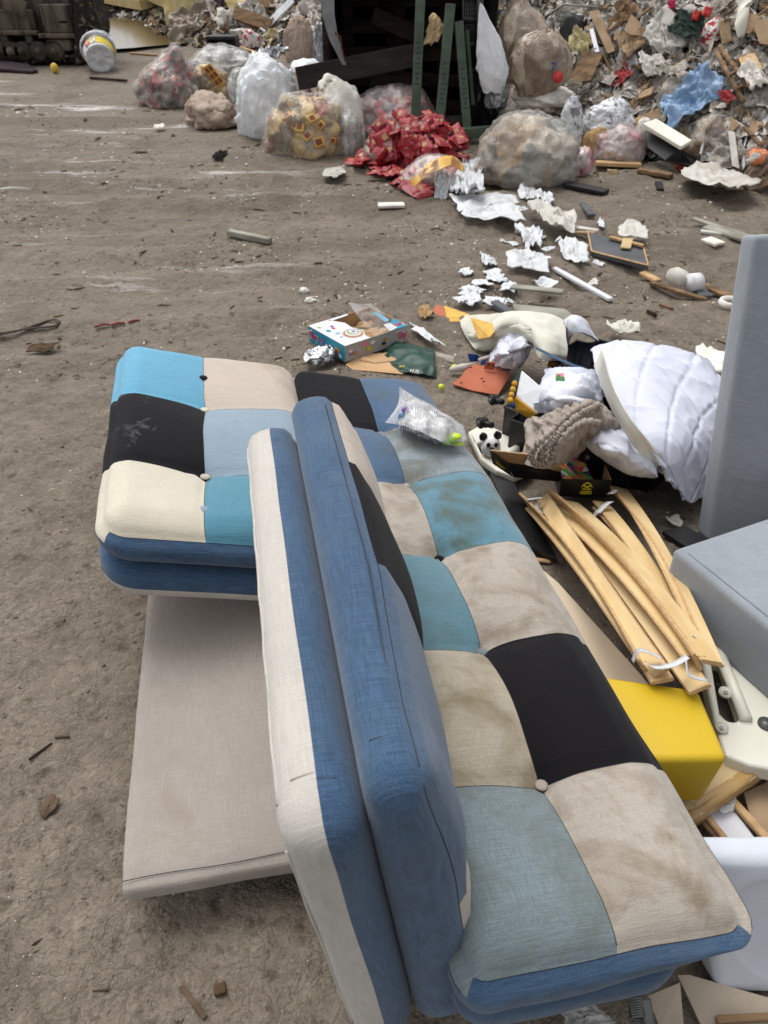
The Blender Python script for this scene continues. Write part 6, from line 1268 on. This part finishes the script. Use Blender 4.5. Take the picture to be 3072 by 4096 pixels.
# lattice crate
t = thing('lattice_crate', 'black plastic lattice crate standing on end at the right of the posts', 'crate', tuple(AY(1885, 280, YS + .1)))
for k in range(7): part('upright_bar', *tubeg([AY(1855 + k * 10, -40, YS + .12), AY(1850 + k * 10, 290, YS + .10)], .010, 5), 'black_plastic', t)
for k in range(16): part('cross_bar', *tubeg([AY(1852, -20 + k * 20, YS + .115), AY(1922, -24 + k * 20, YS + .115)], .008 if k % 5 else .03, 5), 'black_plastic', t)
part('end_frame', *tubeg([AY(1920, -40, YS + .10), AY(1912, 300, YS + .08)], .03, 6), 'black_plastic', t)
# sacks right of the skip
def tallbag(name, label, cat, pts, wpx, yy, mat, seed, fl=.6):
    cs = [AY(px, py, yy) for px, py in pts]; k = dep(cs[len(cs) // 2]) / FPX; V, F = [], []; n, rows = 40, 40
    for i in range(rows + 1):
        s = i / rows; c = cr(cs, s); wq = cr([Vector((x, 0, 0)) for x in wpx], s).x * k / 2
        for j in range(n):
            a = 2 * math.pi * j / n; d = Vector((math.cos(a), math.sin(a), s * 4)); o = 1 + .10 * fold(d * 1.0, 1.6, seed, (1, 1, .35)) + .06 * fold(d, 4, seed + 1, (1, 1, .3))
            V.append(c + Vector((math.cos(a) * wq * o, math.sin(a) * wq * fl * o, .02 * noise.noise(d * 2))))
    for i in range(rows):
        for j in range(n): F.append([i * n + j, i * n + (j + 1) % n, (i + 1) * n + (j + 1) % n, (i + 1) * n + j])
    F.append(list(range(n))); F.append([rows * n + j for j in range(n)][::-1]); return one(name, label, cat, V, F, mat)
tallbag('white_sack', 'tall narrow glossy white sack tapering to a peak beside the skip', 'sack', [(1922, 15), (1945, 120), (1965, 230), (1972, 310), (1970, 370)], [6, 70, 118, 116, 70], YS - .05, 'white_sack', 3)
bag('refuse_bag', 'crumpled silver bottom of bags under the tall white sack', 'bag', 1985, 310, 430, 90, 33, 'silver_sack', None, ground=lambda x, y: AY(x, y, YS - .02), sub=4)
bag('refuse_bag', 'shiny black bag beneath the tall white sack', 'bag', 1945, 340, 500, 120, 34, 'black_bag', None, sub=4)
tallbag('refuse_bag', 'tall tapering taupe film bag standing behind the marked bag', 'bag', [(2075, -30), (2085, 40), (2100, 120), (2110, 220), (2105, 330)], [30, 110, 200, 230, 220], YS + .35, 'taupe_film', 6, .7)
tb_ = tallbag('refuse_bag', 'brown and cream bag with a small blue scrawl on its side', 'bag', [(2190, 120), (2170, 160), (2165, 230), (2160, 310), (2130, 385)], [60, 170, 240, 220, 110], YS + .05, 'brown_film', 8, .6)
p, n = surf(tb_, 2222, 258)
if p:
    mm = basis(n); mm.translation = p + n * .004; V, F = join(tubeg([Vector((-.035, -.04, 0)), Vector((.03, .045, 0))], .006, 5), tubeg([Vector((.035, -.04, 0)), Vector((-.025, .04, 0))], .006, 5), tubeg([Vector((-.04, .005, 0)), Vector((.045, .01, 0))], .005, 5)); part('scrawl', *xf((V, F), mm), 'blue_card', tb_)
bag('refuse_bag', 'dark grey bag high up behind the brown and cream bag', 'bag', 2278, 72, 235, 110, 36, 'dark_plastic', None, ground=lambda x, y: AY(x, y, YS + .7), sub=4)
bag('paper_bag', 'white paper sacks squashed under the brown and cream bag', 'bag', 2180, 345, 425, 230, 37, 'dirty_white', None, ground=lambda x, y: AY(x, y, YS + .0), sub=5)
bag('refuse_bag', 'squat taupe bag squeezed above the biggest front bag', 'bag', 2104, 415, 520, 245, 38, 'taupe_film', None)
bag('refuse_bag', 'biggest bulging taupe clear bag at the front of the heap', 'bag', 2095, 478, 752, 370, 39, 'mixed_film', None, lump=.14, crease=.10)
tallbag('refuse_bag', 'upright silvery dotted bag behind the biggest front bag', 'bag', [(2298, 385), (2290, 430), (2285, 500), (2280, 560)], [30, 70, 95, 90], YS - .55, 'silver_dots', 11)
bag('refuse_bag', 'plump white bag with silver dots at the foot of the heap', 'bag', 2425, 412, 540, 200, 40, 'silver_dots', None, ground=lambda x, y: AY(x, y, YS - .5))
bag('refuse_bag', 'pinkish clear bag with a red tip at the foot of the heap', 'bag', 2462, 512, 655, 190, 41, 'pink_clear', None, neck=None); bag('tan_sack', 'tan paper sack leaning between pink and taupe bags', 'sack', 2372, 520, 640, 100, 42, 'tan_crumple', None, fl=.5); bag('refuse_bag', 'small clear bag with pink scraps on the mud', 'bag', 2322, 592, 702, 84, 43, 'pink_clear', None, sub=4)
chunk('red_scrap', 'bright red tip of a wrapper at the end of the pinkish bag', 'wrapper', 2540, 620, 26, 18, 'red_plastic', 4, .8, G)
bag('grey_sack', 'grey white sack on the heap behind the dotted bag', 'sack', 2560, 480, 590, 90, 44, 'dirty_white', None, ground=lambda x, y: AY(x, y, YS - .5), sub=4); bag('tan_sack', 'crumpled brown paper sack right of the dotted bag', 'sack', 2545, 468, 545, 66, 45, 'tan_crumple', None, ground=lambda x, y: AY(x, y, YS - .45), sub=4)
# ------------------------------------------------------------ what one can tell apart on the heap
def onheap(px, py, up=0.0): p = HP(px, py); return p + hnormal(p) * up
def hboard(name, label, cat, q, mat, th=.012, up=.06, tilt=0.0):
    c = [onheap(*p, up) for p in q]; g = slab(c, th, 0); return one(name, label, cat, *g, mat, None, None, False)
hboard('cardboard_strip', 'long creased cardboard strip hanging down the left of the heap', 'cardboard', [(2360, 100), (2405, 92), (2465, 245), (2428, 258)], 'cardboard', .008, .14); hboard('white_strip', 'short white plastic strip left of the cardboard strip', 'strip', [(2362, 170), (2378, 166), (2396, 252), (2380, 254)], 'white_board', .01, .14)
hboard('dirty_panel', 'muddy white panel right of the cardboard strip', 'panel', [(2425, 135), (2440, 115), (2497, 150), (2480, 182), (2432, 165)], 'dirty_white', .03, .12); hboard('cardboard_flap', 'pointed tan cardboard flap above the open carton', 'cardboard', [(2510, 168), (2545, 108), (2582, 140), (2582, 190), (2540, 186)], 'cardboard', .008, .16)
chunk('cardboard_carton', 'collapsed brown carton in the middle left of the heap', 'box', 2510, 290, 100, 72, 'cardboard', 1.2, .7, HP, .05); rag('crumpled_cardboard', 'crumpled brown cardboard sheet over the collapsed carton', 'cardboard', 2555, 205, 120, 55, .07, 81, 'cardboard', lift=.12)
hboard('brown_board', 'large brown hardboard piece leaning on the heap behind the dotted bags', 'board', [(2300, 366), (2345, 252), (2408, 262), (2366, 372)], 'wood_dirty', .012, .14)
rag('red_rag', 'dull red rag below the collapsed carton', 'rag', 2487, 335, 80, 75, .08, 82, 'red_cloth', lift=.08); hboard('white_sheet', 'stiff pale grey sheet standing up left of the green cloth', 'sheet', [(2663, 150), (2690, 84), (2734, 110), (2710, 162)], 'dirty_white', .004, .2)
rag('crumpled_sheet', 'big crumpled off white sheet in the centre of the heap', 'sheet', 2660, 190, 130, 140, .12, 83, 'dirty_white', lift=.12, rings=12, seg=36); rag('crumpled_sheet', 'folded off white plastic sheet below the big crumpled one', 'sheet', 2622, 312, 90, 110, .09, 84, 'dirty_white', lift=.12, rings=12, seg=36)
rag('green_cloth', 'dark green cloth bunched near the top of the heap', 'cloth', 2782, 145, 95, 120, .12, 85, 'dark_green_cloth', lift=.14, rings=12, seg=36)
for lab, px, y0, y1, w_, s, m in (('round dirty white bag above the dark green cloth', 2772, 50, 102, 64, 46, 'dirty_white'), ('white bag with red print right of the dark green cloth', 2852, 116, 205, 76, 47, 'red_print')): bag('refuse_bag', lab, 'bag', px, y0, y1, w_, s, m, None, ground=lambda x, y: onheap(x, y, .1), sub=4)
for lab, px, py in (('red plastic lump beside the white printed bag, lower', 2836, 135), ('red plastic lump higher up right of the white printed bag', 2872, 122), ('tiny pink lump left of the round dirty white bag', 2735, 86), ('round red lid between the marked bag and the brown board', 2232, 308)):
    if 'lid' in lab: p = AY(px, py, YS - .1); one('red_round_plastic', lab, 'lid', *cylg(p, (.2, -1, .3), .045, .02, 20, .006), 'red_plastic')
    else: chunk('red_lump', lab, 'plastic', px, py, 28, 30, 'red_plastic' if 'pink' not in lab else 'logo_pink', px * .01, .7, lambda x, y: onheap(x, y, .2), .2)
ct = [[onheap(2952, 62, .2), onheap(3000, 55, .12)], [onheap(2955, 130, .16), onheap(2990, 125, .24)], [onheap(2962, 175, .2), onheap(3016, 150, .26)], [onheap(2965, 208, .14), onheap(2990, 200, .14)]]
V, F = patchg(ct, 24, 14); solid(one('plastic_shell', 'curved cream plastic shell near the top right of the heap', 'plastic', V, F, 'cream_plastic'), .01)
pts = [onheap(*q) + Vector((0, -.05, .05)) for q in ((2820, 200), (2855, 250), (2905, 268), (2960, 330), (3010, 400), (3040, 470), (3046, 540), (3034, 562))]; V, F = ribbong([cr(pts, i / 50) for i in range(51)], .045, (1, 0, .4)); solid(one('white_strap', 'long white strap curling down the right of the heap', 'strap', V, F, 'white_bag'), .004)
pts = [onheap(*q) + Vector((0, -.08, .06)) for q in ((2735, 535), (2800, 502), (2870, 502), (2930, 530), (2960, 560), (2945, 640), (2950, 700))]; V, F = ribbong([cr(pts, i / 50) for i in range(51)], .04, (.3, 0, 1)); solid(one('white_band', 'flat white band bent over the grey brown bag at the right foot', 'band', V, F, 'white_bag'), .004)
t = thing('broken_ladder', 'broken dark ladder lying down the right of the heap', 'ladder', tuple(HP(2930, 400)))
for a, b in (((2880, 262), (2985, 452)), ((2898, 250), (3000, 400))): part('rail', *tubeg([onheap(*a, .16), onheap(*b, .14)], .022, 4), 'wood_dirty', t)
for k in range(4): part('rung', *tubeg([onheap(2895 + 24 * k, 285 + 42 * k, .155), onheap(2912 + 24 * k, 272 + 42 * k, .155)], .012, 5), 'wood_dirty', t)
rag('blue_sheet', 'crumpled light blue plastic sheet on the right of the heap', 'plastic sheet', 2795, 435, 225, 130, .14, 86, 'sky_blue_bag', lift=.14, rings=16, seg=50, frq=2.8)
hboard('plywood_piece', 'pale plywood piece at the right edge of the heap', 'plywood', [(2958, 270), (3020, 262), (3048, 335), (2985, 345)], 'pine', .012, .12); hboard('brown_carton', 'big brown carton side at the right edge of the heap', 'cardboard', [(3020, 150), (3100, 130), (3100, 250), (3040, 236)], 'cardboard', .012, .16)
rag('white_crumple', 'crumpled whitish film under the plywood piece', 'plastic film', 3018, 365, 70, 110, .10, 87, 'dirty_white', lift=.12); rag('red_net', 'dull red netting right of the blue sheet', 'net', 2930, 430, 40, 70, .06, 88, 'red_cloth', lift=.12)
rag('brown_wool', 'dark tufts of brown insulation high on the heap', 'insulation', 2490, 98, 120, 70, .1, 89, 'wood_dirty', lift=.1, frq=4); rag('yellow_wool', 'yellowish insulation left of the cardboard strip', 'insulation', 2330, 200, 80, 110, .1, 90, 'wool', lift=.08, frq=4)
g = tubeg([onheap(2225, 140, .25), onheap(2310, 118, .3), onheap(2410, 105, .2)], .012, 6); one('thin_pole', 'thin grey pole sticking out across the cardboard strip', 'pole', *g, 'grey_wood'); g = tubeg([onheap(2228, 40, .2), onheap(2330, 108, .3)], .010, 6); one('thin_pole', 'thin white pole slanting down towards the cardboard strip', 'pole', *g, 'dirty_white')
t = thing('cabinet_board', 'white panel lying over a black plastic board at the right foot of the heap', 'panel', tuple(HP(2650, 560)))
c4 = [AY(2571, 492, YS - .62) , AY(2625, 473, YS - .55), AY(2769, 560, YS - .95), AY(2725, 586, YS - 1.0)]; part('white_face', *slab(c4, .03, .004), 'cream_plastic', t, None, False); c4 = [AY(2582, 520, YS - .55), AY(2720, 592, YS - .9), AY(2795, 640, YS - .9), AY(2780, 668, YS - 1.0), AY(2660, 640, YS - .9), AY(2590, 590, YS - .7)]; part('black_back', *slab(c4, .02, .003), 'black_plastic', t, None, False)
bag('refuse_bag', 'grey brown crumpled film bag under the white band', 'bag', 2845, 498, 670, 190, 48, 'brown_film', None, ground=lambda x, y: HP(x, 640)); bag('orange_bag', 'orange printed food bag at the right edge of the heap foot', 'bag', 3025, 640, 705, 80, 49, 'orange_pack', None, ground=lambda x, y: onheap(x, 690, .1), sub=4)
rag('white_tarp', 'pale grey white woven tarp sheet lying at the right foot of the heap', 'tarpaulin', 2845, 760, 240, 105, .05, 91, 'dirty_white', hit=G, edge=.2, rings=14, seg=44, lift=.08); rag('brown_canvas', 'brown grey canvas roll end at the far right of the heap foot', 'canvas', 3050, 745, 200, 100, .08, 92, 'brown_rag', hit=G, edge=.2, rings=12, lift=.10)
hboard('white_board_scrap', 'hanging white vinyl strips below the white band', 'vinyl', [(2935, 560), (2960, 565), (2968, 728), (2940, 715)], 'dirty_white', .01, .14); chunk('red_pot', 'crushed red pot on the mud at the heap foot', 'pot', 2750, 695, 60, 40, 'red_cloth', 6, .8, G, .3)
for lab, a, b, w_, m in (('tan plank on the mud at the foot of the heap, left one', (2382, 660), (2562, 668), .09, 'pine'), ('tan plank on the mud at the foot of the heap, right one', (2552, 688), (2685, 712), .08, 'wood_dirty'), ('black flat plastic strip on the mud below the biggest front bag', (2262, 745), (2425, 778), .10, 'black_plastic'), ('white lath on the mud left of the biggest front bag', (1905, 712), (2005, 735), .04, 'dirty_white')): plank('ground_plank', lab, 'plank', G(*a), G(*b), w_, .03, m)
chunk('bread_roll', 'dry tan bread like lump on the mud below the tan plank', 'lump', 2462, 705, 40, 18, 'tan_card', 7, .7, G, .1)
# further crumpled things over the heap that nothing tells apart
HR = random.Random(11)
MARKS = {'the light blue sheet': (2792, 432), 'the dark green cloth': (2782, 145), 'the big crumpled sheet': (2660, 190), 'the collapsed carton': (2510, 290), 'the long cardboard strip': (2410, 175), 'the plywood piece': (3005, 300), 'the broken ladder': (2935, 360), 'the cream shell': (2985, 130), 'the red rag': (2487, 335), 'the hardboard piece': (2352, 310), 'the white panel': (2670, 530), 'the dotted bags': (2400, 480), 'the grey brown bag': (2845, 580), 'the folded plastic sheet': (2622, 312), 'the brown wool': (2490, 98), 'the white strap': (3030, 480), 'the marked bag': (2170, 230), 'the long foam slab': (650, 30), 'the brown tarpaulin': (765, 130), 'the pale blue strip': (1115, 105), 'the tall cream bag': (1205, 170), 'the brown carton': (1045, 40), 'the black crate': (888, 190), 'the brown board': (1015, 108)}
USED = {}
def place_label(px, py, desc, size):
    near = sorted(MARKS, key=lambda k: (MARKS[k][0] - px) ** 2 + 1.6 * (MARKS[k][1] - py) ** 2)
    a, b, c = near[:3]; dx, dy = px - MARKS[a][0], py - MARKS[a][1]
    d = ('right of ' if dx > 0 else 'left of ') if abs(dx) > abs(dy) else ('below ' if dy > 0 else 'above ')
    far_ = 'just ' if math.hypot(dx, dy) < 90 else ''
    for l in (f'{size} {desc} {far_}{d}{a}', f'{size} {desc} between {a} and {b}', f'{size} {desc} {d}{a}, towards {c}', f'{size} {desc} between {b} and {c}', f'{size} {desc} {far_}{d}{a}, by {b}'):
        if l not in USED: USED[l] = 1; return l
    return l
KINDS = [('film_scrap', 'crumpled dirty film on the heap', 'plastic film', 'dirty_film', 80, (90, 210), .09, 1), ('paper_scrap', 'crumpled off white scrap on the heap', 'paper', 'dirty_white', 60, (50, 130), .08, 1), ('cloth_scrap', 'brown grey rag on the heap', 'rag', 'brown_rag', 34, (60, 130), .08, 1), ('grey_scrap', 'grey rag on the heap', 'rag', 'grey_rag', 30, (50, 120), .08, 1)]
for nm, lab, cat, m, cnt, (a, b), amp, _ in KINDS:
    srcs = []
    for k in range(cnt):
        far = HR.random() < .22; px = HR.uniform(2250, 3090) if not far else HR.uniform(800, 1290); py = HR.uniform(-20, 640 if px > 2600 else 420) if not far else HR.uniform(-10, 150)
        p = HP(px, py)
        if p.y < basey(p.x) + .15: continue
        n = (hnormal(p) + Vector((HR.uniform(-.5, .5), HR.uniform(-.5, .3), HR.uniform(-.2, .4)))).normalized(); s = HR.uniform(a, b) * dep(p) / FPX / 2
        if len(srcs) < 7:
            V, F = ragg(1, HR.uniform(.5, .9), HR.uniform(.3, .5), k + 100, 9, 28, .4, 2.0); srcs.append(mesh(nm, V, F, m))
        o = link(nm, srcs[k % len(srcs)], None, p + n * HR.uniform(.0, .08)); o.rotation_euler = basis(n, HR.uniform(0, 6.3)).to_euler(); o.scale = (s, s, s * HR.uniform(.7, 1.3)); tag(o, place_label(px, py, lab.replace(' on the heap', ''), 'broad' if s > (a + b) * .27 * dep(p) / FPX else 'small'), cat, {'film_scrap': 'crumpled films on the heap', 'paper_scrap': 'crumpled off white scraps on the heap', 'cloth_scrap': 'brown rags on the heap', 'grey_scrap': 'grey rags on the heap'}[nm])
SM = None
for nm, lab, cat, m, cnt, dims, grp in (('wood_splinter', 'splintered lath sticking out of the heap', 'lath', 'wood_dirty', 44, (60, 150, 10), 'splintered laths in the heap'), ('card_piece', 'torn cardboard piece on the heap', 'cardboard', 'cardboard', 30, (40, 90, 50), 'torn cardboard pieces on the heap'), ('white_batten', 'narrow white strip sticking out of the heap', 'strip', 'dirty_white', 24, (40, 110, 8), 'narrow white strips in the heap')):
    g = boxg(1, 1, 1, .02, 1); me = mesh(nm, *g, m, None, False)
    for k in range(cnt):
        far = HR.random() < .3; px = HR.uniform(2250, 3090) if not far else HR.uniform(760, 1290); py = HR.uniform(-20, 640 if px > 2600 else 420) if not far else HR.uniform(-10, 160)
        p = HP(px, py)
        if p.y < basey(p.x) + .1: continue
        kk = dep(p) / FPX; n = (hnormal(p) + Vector((HR.uniform(-.8, .8), HR.uniform(-.6, .5), HR.uniform(-.5, .5)))).normalized()
        o = link(nm, me, None, p + n * HR.uniform(.03, .12)); o.rotation_euler = basis(n, HR.uniform(0, 6.3)).to_euler(); o.scale = (HR.uniform(dims[0], dims[1]) * kk, dims[2] * HR.uniform(.7, 1.5) * kk, .012); tag(o, place_label(px, py, lab.replace(' on the heap', '').replace(' sticking out of the heap', ''), 'long' if o.scale.x > .6 * (dims[0] + dims[1]) * kk * .9 else 'short'), cat, grp)
# ------------------------------------------------------------ trail of film and offcuts across the mud
FG = dict(hit=G, rings=12, seg=40)
rag('white_film_piece', 'stiff torn white film standing at the top of the film trail', 'plastic film', 1766, 770, 60, 130, .06, 101, 'white_bag', flat=(0, -.9, .6), lift=.1, **FG); rag('clear_film_ball', 'balled clear film right of the stiff white piece', 'plastic film', 1850, 785, 115, 100, .09, 102, 'white_film', lift=.05, **FG)
rag('cloudy_film', 'widest spread of cloudy film in the trail', 'plastic film', 1960, 850, 270, 105, .04, 103, 'white_film', lift=.03, **FG); rag('cloudy_film', 'rolled cloudy film tube below the widest spread', 'plastic film', 2208, 912, 180, 90, .06, 104, 'cloudy_film', lift=.04, edge=.2, hit=G, rings=12, seg=40)
rag('white_crumple', 'clump of crumpled white paper beside the rolled film tube', 'paper', 2115, 962, 90, 66, .04, 105, 'white_bag', frq=4, **FG); rag('cloudy_film', 'cloudy film in the middle of the trail above the paper shards', 'plastic film', 2115, 1065, 180, 90, .035, 106, 'white_film', lift=.03, **FG)
rag('cloudy_film', 'twisted white film beside the dark board', 'plastic film', 2290, 1025, 130, 110, .035, 107, 'white_film', lift=.03, frq=3, **FG); rag('white_crumple', 'small crumpled white paper left of the trail', 'paper', 1957, 1055, 60, 42, .03, 108, 'white_bag', **FG)
rag('white_crumple', 'crumpled white carton top near the big taupe bag', 'paper', 2175, 805, 74, 46, .05, 109, 'white_bag', **FG); rag('cloudy_film', 'thin wisp of cloudy film above the rolled tube', 'plastic film', 2110, 785, 80, 46, .03, 110, 'white_film', **FG); rag('white_crumple', 'white torn wrapper at the foot of the yellow strip bag', 'wrapper', 1900, 690, 90, 80, .06, 111, 'white_bag', **FG)
SR = random.Random(3); sh = []
for k in range(13):
    px, py = SR.uniform(1850, 2040), SR.uniform(1095, 1225); o = rag('paper_shard', 'torn white paper shard in the scatter above the suitcase', 'paper', px, py, SR.uniform(40, 90), SR.uniform(22, 40), .018, 120 + k, 'white_bag', 'torn white paper shards', hit=G, ang=SR.uniform(0, 6), rings=5, seg=18, edge=.6, lift=.005)
for k in range(26):
    t_ = SR.random(); px = 1780 + 560 * t_ + SR.uniform(-90, 90); py = 730 + 360 * t_ + SR.uniform(-70, 70)
    rag('film_shred', 'small shred of white film in the trail across the mud', 'plastic film', px, py, SR.uniform(18, 50), SR.uniform(10, 26), .012, 200 + k, 'white_film' if k % 2 else 'dirty_white', 'small film shreds in the trail', hit=G, ang=SR.uniform(0, 6), rings=4, seg=14, edge=.7, lift=.004)
rag('curved_shard', 'curved white shard lying right of the paper scatter', 'plastic', 2175, 1165, 90, 40, .02, 140, 'white_bag', hit=G, edge=.2, curl=.03)
plank('white_strip', 'long straight white plastic strip lying on the mud', 'strip', G(2214, 1080), G(2442, 1206), .035, .02, 'white_board')
t = thing('dark_board', 'dark grey board with raw wood edges lying on the mud', 'board', tuple(G(2460, 1030))); c4 = [G(2347, 952) + Vector((0, 0, .04)), G(2568, 1018) + Vector((0, 0, .04)), G(2588, 1092) + Vector((0, 0, .04)), G(2362, 1034) + Vector((0, 0, .04))]
part('face', *slab(c4, .025, .002), 'grey_board', t, None, False)
for i, j in ((3, 2), (1, 2), (0, 3)):
    a, b = c4[i], c4[j]; part('edging', *tubeg([a + Vector((0, 0, .004)), b + Vector((0, 0, .004))], .006, 4), 'pine', t, None, False)
rag('clear_sheet', 'cloudy plastic sheet with card at the back of the dark board', 'plastic sheet', 2510, 965, 120, 60, .03, 141, 'cloudy_film', hit=G, lift=.06); plank('tan_lath', 'tan lath lying along the back edge of the dark board', 'lath', G(2430, 985) + Vector((0, 0, .05)), G(2565, 1022) + Vector((0, 0, .05)), .03, .015, 'pine'); plank('tan_card', 'small tan card upright piece on the dark board', 'card', G(2495, 1030) + Vector((0, 0, .05)), G(2505, 995) + Vector((0, 0, .06)), .06, .01, 'tan_card')
for lab, a, b, w_, m in (('tan offcut at the near corner of the dark board', (2566, 1098), (2632, 1132), .05, 'pine'), ('brown stick with a grey tip below the clear bottle', (2600, 1138), (2825, 1208), .035, 'wood_dirty'), ('dark grey strip crossing the end of the brown stick', (2768, 1130), (2822, 1196), .07, 'grey_board'), ('tan batten at the right edge beyond the headboard', (2810, 1148), (2965, 1215), .06, 'wood_dirty'), ('paler batten below the tan one beyond the headboard', (2880, 1180), (2960, 1222), .04, 'pine'), ('small black stick on the mud below the big taupe bag', (2330, 820), (2366, 868), .05, 'grey_board'), ('short black peg standing on the mud left of the tarp', (2632, 735), (2640, 765), .05, 'black_plastic'), ('long pale batten lying on the grey patch at the right', (2768, 880), (2960, 945), .045, 'grey_wood'), ('broad grey board piece on the grey patch at the right', (2825, 912), (2985, 960), .14, 'grey_wood'), ('white strip on the grey patch at the right', (2800, 932), (2885, 944), .04, 'dirty_white'), ('triangular pale offcut on the mud beyond the headboard', (2820, 962), (2880, 985), .10, 'dirty_white'), ('thin twig on the mud in front of the headboard, upper', (2635, 1225), (2690, 1245), .015, 'wood_dirty'), ('thin twig on the mud in front of the headboard, lower', (2585, 1250), (2625, 1270), .012, 'wood_dark'), ('flat grey white tile on the mud left of the film trail', (1512, 828), (1618, 826), .10, 'dirty_white'), ('white torn card beside the rolled film tube', (2290, 915), (2392, 932), .05, 'dirty_white'), ('tan card strip under the white torn card', (2300, 938), (2380, 940), .03, 'cardboard')): plank('offcut', lab, 'offcut', G(*a), G(*b), w_, .02, m)
p = G(2700, 1142); t = thing('clear_bottle', 'crushed clear plastic bottle lying on the brown stick', 'bottle', tuple(p)); V, F = tubeg([G(2668, 1130) + Vector((0, 0, .05)), G(2690, 1138) + Vector((0, 0, .05)), G(2725, 1152) + Vector((0, 0, .05)), G(2742, 1160) + Vector((0, 0, .05))], [.03, .05, .045, .02], 14); part('body', V, F, 'cloudy_film', t)
one('tape_roll', 'white roll of tape standing at the end of the brown stick', 'tape roll', *cylg(G(2768, 1165) + Vector((0, 0, .05)), (1, .3, 0), .05, .07, 24, .004), 'white_board')
V, F = tubeg([G(2925, 1228) + Vector((math.cos(k / 16 * 6.283) * .06, math.sin(k / 16 * 6.283) * .06, .02)) for k in range(17)], .014, 6, 1.6); one('grey_ring', 'flattened grey white ring on the mud by the headboard edge', 'ring', V, F, 'dirty_white')
rag('red_scrap', 'red and white wrapper scrap behind the headboard edge', 'wrapper', 2925, 1372, 34, 22, .01, 150, 'red_print', hit=G, rings=5); rag('white_scrap', 'tiny white paper ball on the open mud above the quilt', 'paper', 2520, 1300, 16, 14, .01, 151, 'white_bag', hit=G, rings=4); rag('white_scrap', 'small white crumpled ball below the film tube', 'paper', 2402, 908, 28, 22, .02, 152, 'white_bag', hit=G, rings=4); rag('black_tuft', 'dark fibrous tuft on the open mud below the beige sack', 'fibre', 880, 630, 48, 30, .03, 153, 'near_black', hit=G, rings=5)
rag('white_scrap', 'white food scrap on the mud below the leftmost bag', 'paper', 637, 514, 44, 18, .015, 154, 'dirty_white', hit=G, rings=5)
